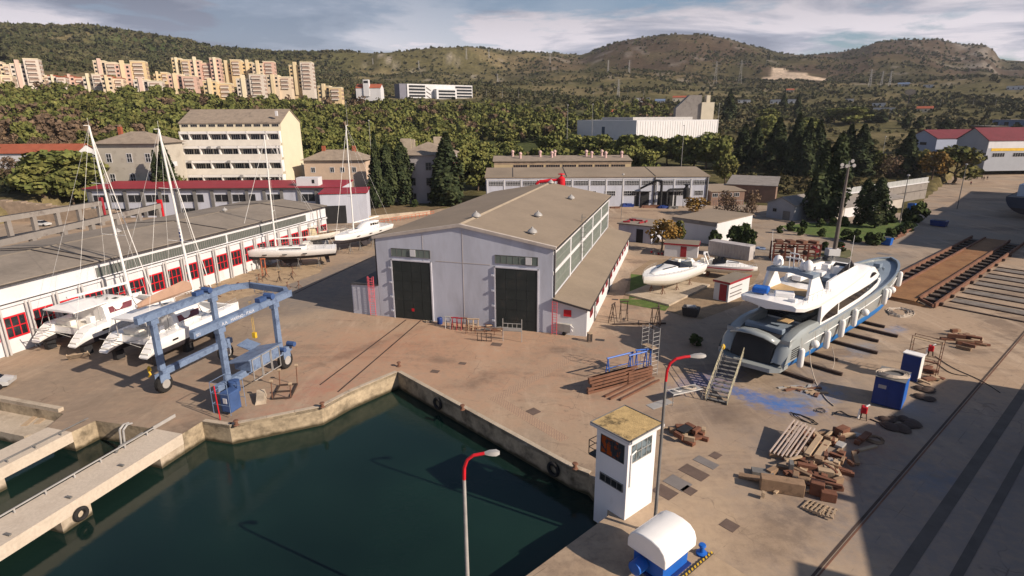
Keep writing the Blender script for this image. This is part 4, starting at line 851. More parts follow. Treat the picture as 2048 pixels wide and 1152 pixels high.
MB().b2((50.2, -.3, 0), (50.6, 0, 8.6)).build('downpipe', M_trim, fc); MB().b2((65.9, -.3, 0), (66.3, 0, 8.6)).build('downpipe', M_trim, fc)
for x in (24, 50.4, 8): MB().extr([(-.3, 8.96), (14.3, 10.52), (14.3, 10.6), (-.3, 9.04)], x, x+.15, 'x').build('roof_joint', M_trim, fc)
fb = thing('rear_factory', 'older ochre factory block with rusty windows and roof cowls behind the white factory', 'factory', (-6.0, 203, 1), 0)
shell(fb, 47.5, 9, 10.3, mat('ochre_render', (.46, .36, .22), .9, .08, .4), M_tileroof, 'sf', 1.1, .4, .25)
for i in range(8):
    if i: win(fb, 3.5+i*5.65, 0, 7.9, 4.9, 2.6, nx=6, ny=3, fm=mat('rusty_white_frame', (.36, .26, .2), .8, .3, 1), gm=M_glassd, ft=.1)
MB().b2((0.1, -.05, 9.35), (47.4, -.004, 10.28)).build('stained_band', mat('stained_band', (.30, .22, .16), .9, .3, .8), fb)
COWL = MB().lathe([(.42, 0), (.42, 1.5), (.62, 1.7), (.55, 2.2), (.1, 2.5)], n=10).mesh('roof_cowl', mat('pink_cowl_paint', (.55, .38, .36), .7, .2, 1), True)
for x, y in ((6.5, 8), (9.2, 4), (16.3, 7), (20.4, 5.5), (21.6, 8), (32.8, 7.5), (34.4, 5), (38.4, 8), (39.3, 4.5), (45, 5)): inst(COWL, 'roof_cowl', fb, (x, y, 10.3+y*.12))
# dark steam pipe and cyclone in front of the factory
dp = thing('dust_extractor', 'black bent extractor pipe with a cyclone in front of the white factory', 'extractor', (48.5-0, FY-3, 0), 0); dp.location = (44.3, FY-3.2, 0)
b = MB(); b.tube((-.2, 0, 0), (-.2, 0, 8.0), .4, n=8); b.tube((-.2, 0, 7.8), (-1.6, .6, 7.9), .35, n=8); b.tube((-1.6, .6, 7.9), (-5.8, 2.5, 5.4), .3, n=8); b.tube((1.5, 0, 1), (1.5, 0, 4.6), .35, n=8); b.tube((1.5, 0, 4.6), (2.3, 0, 5.3), .35, n=8); b.tube((2.3, 0, 5.3), (6.3, 0, 5.4), .35, n=8); b.build('pipe', M_black, dp, True)
b = MB().lathe([(.8, 2.6), (.95, 4), (.95, 5.6), (.5, 6.0), (.5, 6.6), (1, 6.7), (.1, 7.1)], c=(7.2, 0, 0), n=12); b.build('cyclone', M_black, dp, True)
b = MB()
for x, y in ((6.6, -.6), (7.8, -.6), (6.6, .6), (7.8, .6)): b.tube((x, y, 0), (x, y, 2.8), .07, n=5)
b.build('support_frame', M_black, dp)
# ---- sports hall
A = TP(1276, 312); sh = thing('sports_hall', 'large white ribbed sports hall with a flat roof above the row of pines', 'sports hall', A+Vector((0, 0, -1)), 0); sh.rotation_euler.z = math.radians(25); w_ = 55.0
zz = 23.6-A.z
ribw = mat('white_ribbed_cladding', (.62, .61, .62), .6, .05, .4)
shell(sh, w_, 58, zz+1, ribw, M_white, 'flat', 0, .0, .5, z0=-5)
for k in range(34):
    x = w_*(k+.5)/34; MB().b2((x-.06, -.14, -3), (x+.06, -.002, zz+.9)).build('cladding_rib', ribw, sh)
MB().b2((8, 14, zz+1.5), (w_-6, 44, zz+3.0)).build('roof_step', M_steel, sh)
win(sh, 0, 30, zz-5, 3, 6, rz=-math.pi/2, nx=2, ny=3, fm=M_steeld, gm=mat('blue_glazing', (.03, .07, .13), .2))
bt = thing('beige_tower', 'beige stair tower with a sloping grey slab beside it, behind the sports hall', 'building', TP(1404, 365)+Vector((0, 0, -2)), 0)
hh = HC+10-bt.location.z
b = MB(); b.b2((0, 0, -4), (7.2, 7, hh-2.4)); b.build('wall', M_cream, bt); MB().b2((2.8, 1, hh-2.4), (4.9, 5, hh+1.5)).build('chimney', M_cream, bt); b = MB(); b.extr([(-14.5, -4), (-.02, -4), (-.02, hh+1.6), (-7, hh+1.6), (-14.5, hh-5.5)], 1, 6, 'y'); b.build('sloping_slab', M_concg, bt)
# ---- distant apartment towers
ap_mats = [mat('apartment_cream', (.60, .49, .37), .85, .05, .05), mat('apartment_pink', (.55, .37, .30), .85, .05, .05), mat('apartment_yellow', (.57, .44, .26), .85, .05, .05), mat('apartment_pale', (.56, .50, .44), .85, .05, .05)]
ap_shaft = [mat('shaft_cream', (.66, .58, .42), .85, .04, .05), mat('shaft_yellow', (.62, .51, .33), .85, .04, .05), mat('shaft_pink', (.60, .44, .37), .85, .04, .05)]
UW = MB().box((0, 0, 0), (1, 1, 1)).mesh('window', M_glassd); BAL = MB().box((0, 0, 0), (1, 1, 1)).mesh('balcony', mat('balcony_grey', (.30, .22, .18), .8, .1)); RAIL = MB().box((0, 0, 0), (1, 1, 1)).mesh('balcony_front', ap_mats[3])
WC = ['cream', 'pink', 'yellow', 'pale']
def tower(px0, px1, ytop, ybase, r, ci, si, label, seed, roofm=None):
    q = random.Random(seed); a, c = TP(px0, r), TP(px1, r); w = (c-a).xy.length; zb = DR((px0+px1)/2, ybase, r).z; zt = DR((px0+px1)/2, ytop, r).z
    base = Vector((a.x, a.y, zb)); t = thing('apartment_tower', label, 'apartment tower', base, 0, 'apartment towers on the slope'); t.rotation_euler.z = math.atan2(c.y-a.y, c.x-a.x)+math.radians(-10)
    H_ = zt-zb; nb = max(2, int(round(w/9))); bw = w/nb; x = 0
    for i in range(nb):
        hb = H_*(1-[.14, .03, .20, .08, .24][(i+seed) % 5]) if H_ > 20 else H_*(1-.1*((i+seed) % 3)); dy = [0, -3.0, 1.5, -1.8][(i+seed*3) % 4]; m = ap_mats[ci if (i % 2 == 0 or H_ < 20) else (ci+si) % 4]
        MB().b2((x+.02, dy, -8), (x+bw-.02, dy+13, hb)).build('wall', m, t)
        MB().b2((x-.1, dy-.2, hb+.01), (x+bw+.1, dy+13.1, hb+.6)).build('roof_slab', roofm or ap_shaft[0], t)
        if i % 2 == 0: MB().b2((x+bw*.36, dy-.9, -5), (x+bw*.62, dy+3, min(hb+3.0, H_+1))).build('stair_shaft', ap_shaft[si % 3], t)
        fl = int(hb/3.0)
        for k in range(fl):
            z = hb-1.9-k*3.0
            if i % 2: 
                inst(BAL, 'balcony', t, (x+bw*.5, dy-.35, z+.1), 0, (bw*.62, .9, 1.5)); inst(RAIL, 'balcony_front', t, (x+bw*.5, dy-.9, z-.9), 0, (bw*.66, .25, .9))
            else:
                inst(UW, 'window', t, (x+bw*.17, dy-.04, z), 0, (1.5, .15, 1.5)); inst(UW, 'window', t, (x+bw*.82, dy-.04, z), 0, (1.5, .15, 1.5))
            if i == nb-1:
                for yy in (3, 9): inst(BAL, 'balcony', t, (x+bw+.02, dy+yy, z), 0, (.7, 2.6, 1.5))
        x += bw
    return t
TW = [(-30, 22, 124, 172, 560, 3, 0), (22, 46, 122, 168, 600, 0, 1), (46, 106, 120, 170, 560, 3, 2), (0, 46, 150, 178, 540, 0, 1), (210, 258, 121, 150, 610, 0, 2), (252, 312, 122, 184, 560, 1, 1), (363, 400, 118, 150, 620, 2, 0), (400, 458, 118, 166, 585, 1, 0), (458, 520, 122, 156, 600, 2, 1), (520, 562, 117, 168, 585, 0, 1), (590, 637, 124, 178, 560, 2, 1),
      (100, 118, 152, 178, 560, 0, 1), (116, 152, 153, 180, 540, 3, 0), (150, 185, 152, 172, 575, 1, 2), (183, 224, 150, 178, 560, 3, 0), (222, 262, 154, 184, 540, 0, 1), (282, 340, 158, 186, 530, 3, 2), (325, 352, 146, 168, 575, 2, 1), (350, 408, 150, 184, 550, 1, 1), (420, 473, 160, 198, 500, 2, 1), (484, 540, 150, 192, 520, 3, 3), (545, 592, 152, 180, 545, 0, 1), (642, 690, 170, 200, 510, 2, 1)]
TL = ['pale tower at the very left edge of the slope', 'narrow cream tower second from the left on the slope', 'tall pale pink tower third from the left', 'low pale block in front of the leftmost towers', 'cream tower with pink sides right of the bare slope', 'tall pink tower in the middle of the left group', 'yellow tower rising left of the pink twin tower', 'tall pink twin tower in the centre of the skyline', 'yellow stepped tower between the pink and the orange tower', 'cream and orange tower near the right end of the row', 'tall yellow tower at the right end of the row',
      'slim low cream block right of the leftmost towers', 'low pale block below the bare slope', 'low pink block with a reddish roof below the bare slope', 'low pale house block left of the cream tower', 'low cream block under the cream tower with pink sides', 'low pale pink block in front of the tall pink tower', 'small yellow block between the two tall groups', 'pink mid-rise block below the yellow and pink towers', 'bright yellow low block nearest the wood', 'pale grey striped block right of the bright yellow one', 'cream low block left of the last tall tower', 'small yellow block standing apart at the right of the row']
for i, (a, lb) in enumerate(zip(TW, TL)): tower(a[0], a[1], a[2], a[3], a[4], a[5], a[6], lb, i, M_redtile if i in (12, 13, 15) else None)
# long white apartment block and the church
A, Bp = TP(805, 620), TP(948, 660)
wb, w_ = bframe('apartment_block', 'long white modern apartment block with dark balcony rows beyond the wood', 'apartment block', A, Bp); zb = DR(830, 201, 620).z; wb.location.z = zb; zt = DR(830, 167, 620).z-zb
MB().b2((8, 0, -8), (w_, 14, zt)).build('wall', M_white, wb); MB().b2((0, 1, -8), (7.9, 13, zt)).build('stair_block', mat('slate_cladding', (.16, .16, .2), .8, .1), wb)
MB().b2((38, -6, -8), (62, -.1, zt-4.5)).build('front_block', M_white, wb)
for k in range(6):
    z = zt-2.2-k*3.1
    for x0, x1, y in ((10, 28, -.1), (40.5, 60, -6.1), (64, w_-1, -.1)):
        if y < -1 and k > 4: continue
        inst(UW, 'balcony_row', wb, ((x0+x1)/2, y, z-(4.5 if y < -1 else 0)), 0, (x1-x0, .5, 1.9))
for k in range(4): b = MB().bar((29.5, -.3, zt-3-k*4), (34.5, -.3, zt-6-k*4), .5).build('stair_flight', M_steeld, wb)
ch = thing('church', 'small white church with a red roof and square tower on the slope', 'church', TP(718, 560), 0); ch.location.z = DR(740, 188, 560).z
shell(ch, 22, 14, 5, M_white, M_redtile, 'gx', 3.5, .3, z0=-6); MB().b2((7, -1, -2), (12, 4, 12)).build('tower', M_white, ch); MB().b2((7.5, -1.06, 9), (11.5, -1.0, 11)).build('belfry_opening', M_black, ch)
# ---- right: red roof warehouses, sheds, wall
def gable_hall(name, label, px0, px1, r0, r1, ytop, depth, wm, rm, rise, cat='warehouse', rot=0.0, front=None):
    A, Bp = TP(px0, r0), TP(px1, r1); t, w = bframe(name, label, cat, A, Bp); ze = DR(px1, ytop, r1).z-A.z; shell(t, w, depth, ze, wm, rm, 'gx' if cat == 'store' else 'gy', rise, .4, .3, z0=-5); t.rotation_euler.z += rot; return t, w, ze
hl, w_, ze = gable_hall('red_roof_warehouse', 'blue-grey gabled warehouse with a dark red roof, left of the pair', 1829, 1886, 356, 345, 277, 40, mat('blue_grey_cladding', (.28, .32, .42), .7, .06, .3), M_darkred, 3.6)
for z in (ze-2.6,):
    MB().box((w_*.55, -.1, z), (3.6, .1, 1.3)).build('sign_lettering', M_black, hl)
hr, w_, ze = gable_hall('red_roof_warehouse', 'larger gabled warehouse with a dark red roof and a yellow stripe, right of the pair', 1927, 1992, 345, 333, 281, 95, mat('grey_cladding', (.30, .32, .36), .7, .06, .3), M_darkred, 5)
MB().b2((w_+.0, 2, ze-4.6), (w_+.08, 74, ze-3.4)).build('yellow_stripe', M_yellow, hr); MB().b2((w_+.0, .2, ze-3.39), (w_+.05, 75, ze-.2)).build('white_side', M_white, hr)
for y in (6, 16, 26, 36, 46): win(hr, w_, y, ze-6.3, 6, 1.8, rz=math.pi/2, nx=5, fm=M_white, gm=M_glassd)
bs, w_, ze = gable_hall('beige_store', 'tall beige store with a dark shallow roof behind the road, next to the walkers', 1868, 1998, 352, 338, 314, 22, mat('beige_concrete_wall', (.42, .38, .29), .9, .1, .25, col2=(.30, .28, .22), s2=.3), M_tileroof, 3.0, 'store')
win(bs, w_-8, 0, ze-2.0, 3.4, 2.0, nx=2, fm=M_steeld, gm=M_glassd); win(bs, w_-13, 0, ze-2.0, 1.6, 2.0, nx=1, fm=M_steeld, gm=M_glassd)
# retaining wall with a glazed parapet, low shed in front
A, Bp = G(1655, 440), G(1848, 398)
A = G(1655, 432); Bp = G(1850, 397)
rw, w_ = bframe('retaining_wall', 'long grey retaining wall topped by a pale panelled parapet beside the road', 'wall', A, Bp)
hw = 5.2; MB().b2((0, 0, -.5), (w_, 3, hw)).build('wall', M_concg, rw); MB().b2((-.1, -.25, hw+.005), (w_+.1, 3, hw+.25)).build('coping', M_white, rw)
k = int(w_/2.6)
for i in range(k): MB().b2((i*w_/k+.05, .1, hw+.26), ((i+1)*w_/k-.05, .16, hw+1.7)).build('parapet_panel', mat('pale_parapet_panel', (.36, .37, .37), .5, .05), rw)
MB().b2((0, -.1, hw*.55), (w_, -.002, hw*.55+.12)).build('ledge', M_trim, rw)
A, Bp = G(1660, 441), G(1803, 415)
lsd, w_ = bframe('low_store', 'low white store with garage doors and a grey roof under the retaining wall', 'shed', A, Bp)
shell(lsd, w_, 7, 2.9, mat('store_wall', (.42, .38, .34), .9, .1, .4), M_concg, 'sf', 1.6, .4)
MB().b2((6.5, -.08, 0), (13, -.003, 2.7)).build('garage_door', M_white, lsd); MB().b2((19.5, -.08, 0), (25, -.003, 2.7)).build('garage_door', M_white, lsd); MB().b2((26.5, -.07, 0), (28.3, -.003, 2.6)).build('doorway', M_black, lsd)
A, Bp = G(1532, 434), G(1585, 442)
ght, w_ = bframe('gabled_shed', 'small grey gabled shed left of the cypress clump', 'shed', A, Bp); shell(ght, w_, 13, 3.9, mat('pale_grey_render', (.30, .31, .34), .9, .1, .4), M_concg, 'gy', 1.7, .3)
MB().b2((w_*.62, -.07, 0), (w_*.88, -.003, 2.3)).build('door', M_steeld, ght); win(ght, w_*.3, 0, 2.2, 1.1, .9, fm=M_steeld)
A, Bp = G(1421, 411), G(1487, 409); b1, w_ = bframe('brown_store', 'flat-roofed brown store beside the white factory', 'shed', A, Bp); shell(b1, w_, 11, 4.1, mat('brown_brick_wall', (.20, .13, .10), .9, .15, .8), MR, 'sf', .8, .3)
for i in range(4): win(b1, 1.2+i*2.3, 0, 3.1, 1.8, 1.2, nx=3, fm=M_white, gm=M_glassd)
A, Bp = G(1468, 408), G(1540, 412); b2_, w_ = bframe('flat_roof_store', 'wide store with a pale sloping roof between the brown store and the gabled shed', 'shed', A+Vector((0, 7, 0)), Bp+Vector((0, 7, 0))); shell(b2_, w_+4, 15, 5.2, mat('brown_brick_wall', (.20, .13, .10)), M_concg, 'sf', 1.4, .4)
# small white block, wrecked shed and huts
A, Bp = G(1345, 476), G(1428, 490)
sw, w_ = bframe('white_block', 'plain white flat-roofed block beside the autumn tree', 'building', A, Bp); shell(sw, w_, 16, 4.6, M_white, MR, 'flat', 0, .25, .18); MB().b2((-.26, -.27, 3.9), (w_+.26, -.005, 4.6)).build('fascia', M_concg, sw)
A, Bp = G(1236, 480), G(1302, 488)
wk, w_ = bframe('derelict_shed', 'grey flat-roofed shed with rusty junk on its roof behind the lean-to', 'shed', A, Bp); shell(wk, w_, 8, 3.6, M_blueish, M_roof2, 'flat', 0, .3, .25); MB().b2((w_*.55, -.06, 0), (w_*.75, -.003, 2.9)).build('doorway', M_black, wk)
def hut(label, a, c, d, h, rise=0.25, m=M_white, rm=None, doorx=None, roof='flat'):
    t, w = bframe('site_hut', label, 'hut', a, c); shell(t, w, d, h, m, rm or M_roof, roof, rise, .18, .12)
    MB().b2((-.2, -.2, h-.18), (w+.2, -.182, h+.14)).build('fascia', M_trimred, t); MB().b2((w+.182, -.2, h-.18), (w+.2, d+.2, h+.14)).build('fascia', M_trimred, t)
    if doorx is not None: MB().b2((doorx, -.07, .1), (doorx+1.1, -.003, h-.35)).build('door', M_trimred, t)
    return t, w
h1, w_ = hut('low white hut with a red-edged roof behind the motor yachts', G(1328, 512), G(1394, 517), 4.2, 2.5, doorx=3.0)
win(h1, w_, 2, 1.4, 1.4, .9, rz=math.pi/2, nx=2)
h2, w_ = hut('white hut with a dark red door and red-edged roof beside the grounded motor yachts', G(1426, 598), G(1455, 605), 6.2, 2.9, doorx=.9)
for z in (2.0, 1.2, .7): MB().b2((w_+.02, .5, z), (w_+.1, 3.8, z+.12)).build('shelf_bracket', M_steeld, h2)
h3, w_ = bframe('container', 'pale weathered container behind the small speedboat', 'container', G(1415, 508), G(1497, 522)); 
MB().b2((0, 0, 0), (w_, 2.4, 2.7)).build('body', mat('weathered_container_paint', (.36, .34, .34), .7, .2, .6, col2=(.2, .17, .15), s2=.8), h3)
for i in range(int(w_/.6)): MB().b2((.2+i*.6, -.06, .15), (.42+i*.6, -.002, 2.5)).build('corrugation', M_steel, h3)
# pergola-like concrete crane beams on the left
for nm, v, u0, u1, z, lb in (('gantry_beam', -0, 0, 0, 6, 'front'), ): pass
def beam(label, a, c, z, n):
    t = thing('crane_runway', label, 'runway', a, 0); d = c-a; t.rotation_euler.z = math.atan2(d.y, d.x); w = d.xy.length
    MB().b2((0, -.45, z), (w, .45, z+1.1)).build('beam', M_concg, t); MB().b2((0, -.2, z+1.102), (w, .2, z+1.22)).build('rail', M_trim, t)
    for i in range(n): x = w-.6-i*w/(n-.5); MB().b2((x-.5, -.42, -1), (x+.4, .42, z-.002)).build('column', M_concg, t)
    return t, w
t_, w_ = beam('near concrete crane runway on columns, its right end painted red', G(-130, 510, 6).xy.to_3d(), G(318, 408, 6).xy.to_3d(), 5, 8)
MB().b2((w_+.01, -.5, 1), (w_+.6, .5, 7)).build('red_end', M_red, t_)
t_, w_ = beam('far concrete crane runway on columns behind the long workshop', G(-130, 455, 6).xy.to_3d(), G(200, 403, 6).xy.to_3d(), 5, 7)
MB().b2((w_+.01, -.5, 1), (w_+.6, .5, 7)).build('red_end', M_trimred, t_)
lw = thing('parking_canopy', 'low pale canopy building by the parked cars at the left edge', 'canopy', G(-60, 440), 0); d = G(80, 425)-G(-60, 440); lw.rotation_euler.z = math.atan2(d.y, d.x)
shell(lw, d.length, 7, 4.2, M_cream, M_concg, 'flat', 0, .6, .5, z0=-.5); MB().b2((d.length*.7, -.07, 1), (d.length*.86, -.003, 3.2)).build('shutter', M_wood, lw)
# house with an orange roof at the left edge
oh = thing('tiled_house', 'low white house with an orange tiled roof at the left edge', 'house', Vector((TP(-90, 258).x, TP(-90, 258).y, DR(40, 331, 258).z)), 0); shell(oh, 36, 10, 4.6, M_white, M_redtile, 'gx', 2.4, .5, z0=-5)
for x in (4, 9, 13, 31): win(oh, x, 0, 2.6, 2, 1.3, nx=2)
MB().b2((21, -3, -3), (26, -.02, 3.6)).build('porch', M_white, oh)
# distant small houses on the plain
HS = [(1220, 232, 1246, 'low white house among the pines left of the hall', 3), (1345, 204, 1372, 'small house with a red roof at the foot of the hill', 1), (1572, 186, 1584, 'tiny orange-roofed house on the plain', 1), (1540, 208, 1592, 'white flat shed behind the cypresses', 0), (1744, 213, 1770, 'white billboard-like hut on the plain', 0), (1745, 226, 1790, 'white low hut with an open side on the plain', 0), (1832, 225, 1866, 'ruined house with a red roof on the plain', 1), (1795, 173, 1810, 'small blue-roofed house far on the plain', 2), (1846, 175, 1858, 'white villa far on the plain', 0), (2012, 180, 2045, 'long pale shed at the far right', 0), (1270, 205, 1300, 'white shed far behind the wood', 0), (1310, 208, 1330, 'grey house far behind the wood', 2), (1475, 206, 1500, 'white van-like hut beyond the cypresses', 0), (1690, 204, 1705, 'little pale shed by the field', 0)]
for px, py, px1, lb, k in HS:
    p = TG(px, py, 240); r_ = p.xy.length; c = TP(px1, r_); w = max(4, (c.xy-p.xy).length); t = thing('far_house', lb, 'house', p, 0); t.rotation_euler.z = math.atan2(c.y-p.y, c.x-p.x); h_ = 3.2 if w < 14 else 4.5
    shell(t, w, 7, h_, (M_white, M_cream, M_blueish, M_stucco)[k], (M_concg, M_redtile, M_lift, M_redtile)[k], 'flat' if k == 0 else 'gx', 1.8, .3, z0=-3)
    for i in range(max(1, int(w/5))): MB().b2((1+i*5, -.06, 1), (2.4+i*5, -.003, 2.4)).build('window', M_glassd, t)
# grey-blue sheds on the far right edge
for (px0, px1, r_, yt, d_, lb, m) in ((1990, 2100, 520, 240, 20, 'long blue-grey shed at the far right behind the red warehouses', M_lift), (1950, 1990, 480, 252, 10, 'open rusty shed with a white box beside it behind the red warehouses', M_rust)):
    A, Bp = TP(px0, r_), TP(px1, r_-15); t, w = bframe('far_shed', lb, 'shed', A, Bp); ze = max(3, DR(px0, yt, r_).z-A.z); shell(t, w, d_, ze, m, M_concg, 'flat', 0, .3, z0=-4)
    for i in range(5): MB().b2((w*(i+.2)/5, -.1, 0), (w*(i+.6)/5, -.004, ze*.7)).build('bay', M_black, t)
# ================================================================ BOATS
def hull_sections(L, bf, kf, df, s0, s1, n=22, m=7, e=0.8, p=0.75, y0=0.0, t0=0.0, t1=1.0):
    """cross sections from stern (t=0) to bow (t=1); s: 0 keel .. 1 sheer"""
    secs = []
    for i in range(n+1):
        t = t0+(t1-t0)*i/n; B, K, D = float(complex(bf(t)).real), kf(t), df(t); row = []
        ss = [s0+(s1-s0)*j/m for j in range(m, -1, -1)]
        for s in ss: row.append((-B*math.sin(math.pi/2*s)**p, y0+t*L, K+(D-K)*(1-math.cos(math.pi/2*s))**e))
        ss2 = ss[::-1] if s0 > 0 else ss[::-1][1:]
        for s in ss2: row.append((B*math.sin(math.pi/2*s)**p, y0+t*L, K+(D-K)*(1-math.cos(math.pi/2*s))**e))
        secs.append(row)
    return secs
def hull_parts(par, L, bf, kf, df, sw, mt, mb, md, e=0.8, p=0.75, deck_drop=0.12, names=('hull', 'keel_bottom', 'deck')):
    o = []
    b = MB(); S_ = hull_sections(L, bf, kf, df, 0.0, sw, e=e, p=p, m=5); b.loft(S_, cap=True); o.append(b.build(names[1], mb, par, True))
    b = MB(); S_ = hull_sections(L, bf, kf, df, sw, 1.0, e=e, p=p, m=6); k = len(S_[0])//2
    b.loft([r[:k] for r in S_], cap=False); b.loft([r[k:] for r in S_], cap=False)
    r = S_[0]; b.add(r, [tuple(range(len(r)))]); r = S_[-1]; b.add(r, [tuple(range(len(r)))])
    o.append(b.build(names[0], mt, par, True))
    b = MB(); n = 26; prev = None; vs = []; fs = []
    for i in range(n+1):
        t = i/n; B = max(bf(t)-0.05, 0.01); z = df(t)-deck_drop; vs += [(-B, t*L, z), (0, t*L, z+0.06), (B, t*L, z)]
        if i: q = 3*i; fs += [(q-3, q-2, q+1, q), (q-2, q-1, q+2, q+1)]
    b.add(vs, fs); o.append(b.build(names[2], md, par, True)); return o
def cradle(par_label, loc, az, spots, h, m=None, cat='boat stand'):
    for i, (x, y, hh) in enumerate(spots): pass
STAND = None
def stand(loc, az, h, label, m, group='boat props in the yard'):
    t = thing('boat_stand', label, 'boat stand', loc, az, group); b = MB()
    b.tube((0, 0, 0.3), (0, 0, h), 0.06, n=6); b.box((0, 0, h), (.35, .3, .06), rx=.3)
    for k in range(3): a = k*2.09; b.tube((0, 0, .6*h), (math.cos(a)*.55, math.sin(a)*.55, 0), 0.04, n=5)
    b.build('tripod', m, t); return t
def rig(par, x, y, z0, h, r, spreaders, L, bow_y, stern_y, beam, dz, rake=0.0, m=None, backs=True, band=None):
    """mast with spreaders, shrouds and stays"""
    m = m or M_rigw; top = (x, y-rake, z0+h)
    mo = MB().tube((x, y, z0), top, r, r*.62, 10).build('mast', m, par, True)
    b = MB()
    for k, f in enumerate(spreaders):
        zz = z0+h*f; yy = y-rake*f; b.tube((x-beam*.55*(1-.2*k), yy-.25, zz+.1), (x, yy, zz), .035, n=5); b.tube((x+beam*.55*(1-.2*k), yy-.25, zz+.1), (x, yy, zz), .035, n=5)
    b.tube((top[0], top[1], top[2]), (top[0], top[1], top[2]+.9), .015, n=4); b.box((top[0], top[1]-.3, top[2]+.05), (.05, .7, .05)); b.build('spreader', m, mo)
    b = MB(); w = .014
    for sg in (-1, 1):
        f = spreaders[0]; b.tube((x+sg*beam, y-.4, dz), (x+sg*beam*.55, y-rake*f-.25, z0+h*f+.1), w, n=3); b.tube((x+sg*beam*.55, y-rake*f-.25, z0+h*f+.1), (x, y-rake*.95, z0+h*.95), w, n=3)
    b.tube((x, bow_y, dz), (x, y-rake*.97, z0+h*.97), (.04 if band is None else .06), n=4)
    if backs:
        for sg in (-1, 1): b.tube((x+sg*beam*.8, stern_y, dz), (x, y-rake, z0+h), w, n=3)
    b.build('rigging', m, mo); return mo
M_rigw = mat('mast_paint', (.70, .69, .67), .4, .04, .5); M_rigg = mat('mast_aluminium', (.55, .53, .50), .4, .06, .5, metal=.3)
def rails(par, L, bf, df, t0=0.3, t1=1.0, h=0.75, n=12, r=.02, name='guard_rail', inset=.12, both=True):
    for sg in (-1, 1):
        b = MB(); pts = [(sg*max(bf(t0+(t1-t0)*i/n)-inset, .05), (t0+(t1-t0)*i/n)*L*.995, df(t0+(t1-t0)*i/n)) for i in range(n+1)]
        for q in pts: b.tube(q, (q[0], q[1], q[2]+h), r, n=4)
        b.path([(q[0], q[1], q[2]+h) for q in pts], r, 4); b.path([(q[0], q[1], q[2]+h*.5) for q in pts], r*.7, 3); b.build(name, M_steel, par)
# ---- motor yacht, 34 m
ya = thing('motor_yacht', 'big grey and white motor yacht with blue bottom hauled out on the slipway', 'yacht', (25.2, 55.3, 0), 49.2); ya.scale = (1, 1.09, 1.05)
YL = 36.0
def yb(t): return 3.55*(0.93+0.07*min(1, t*4))*max(0, 1-max(0, (t-.52)/.48)**2.5)**.62+.04
def yk(t): return .75+max(0, (t-.72)/.28)**2.0*3.7
def yd(t): return 4.35+1.6*t**1.7
hp = hull_parts(ya, YL, yb, yk, yd, .56, M_gelg, M_anti, M_gelb, e=.95, p=.24, deck_drop=.35)
hl = hp[1]
b = MB()      # bulwark cap in blue grey and bow bulwark
for sg in (-1, 1):
    for i in range(30):
        t, u = i/30, (i+1)/30
        if t < .10: continue
        p, q = (sg*yb(t), t*YL, yd(t)), (sg*yb(u), u*YL, yd(u)); b.bar(p, q, .30 if t > .8 else .18, .12)
b.build('bulwark_cap', M_gelb, ya, True)
b = MB()
for sg in (-1, 1): b.path([(sg*(yb(i/20)+.03), i/20*YL, yd(i/20)-.85-.1) for i in range(0, 20)], .055, 5)
b.build('rubbing_strake', M_gel, hl)
# fore deck cushion deck panels
MB().prism([(-1.1, 26.6), (1.1, 26.6), (.6, 29.6), (-.6, 29.6)], yd(.83)-.3, yd(.83)-.05).build('sun_pad', M_teak, ya)
MB().box((0, 31.2, yd(.93)-.05), (.8, 1.0, .5)).build('anchor_winch', M_gelb, ya)
b = MB()
for sg in (-1, 1): b.box((sg*1.0, 30.3, yd(.9)-.05), (.16, .5, .3)); b.tube((sg*1.4, 29.2, yd(.87)), (sg*1.4, 29.2, yd(.87)+.35), .12)
b.build('bow_cleat', M_gelb, ya)
# main deckhouse (lofted), dark glass band, upper coachroof
def house(name, m, sta, par, sm=True, cap=True):
    """stations (y, half width bottom, half width top, z bottom, z top)"""
    secs = []
    for y, wb, wt, zb, zt in sta:
        r_ = min(.35, (zt-zb)*.35); secs.append([(-wb, y, zb), (-wb*.5-wt*.5-.02, y, (zb+zt)/2), (-wt, y, zt-r_), (-wt+r_*.8, y, zt), (0, y, zt+.10), (wt-r_*.8, y, zt), (wt, y, zt-r_), (wb*.5+wt*.5+.02, y, (zb+zt)/2), (wb, y, zb)])
    return MB().loft(secs, cap=cap).build(name, m, par, sm)
st = [(6.2, 3.42, 3.3, 3.9, 6.9), (10, 3.45, 3.25, 4.1, 7.1), (16, 3.4, 3.05, 4.4, 7.4), (20, 3.15, 2.7, 4.6, 7.5), (23.5, 2.75, 2.2, 4.8, 7.2), (26.5, 2.1, 1.45, 5.0, 6.5), (28.4, 1.3, .5, 5.1, 5.6)]
dh = house('deckhouse', M_gel, st, ya)
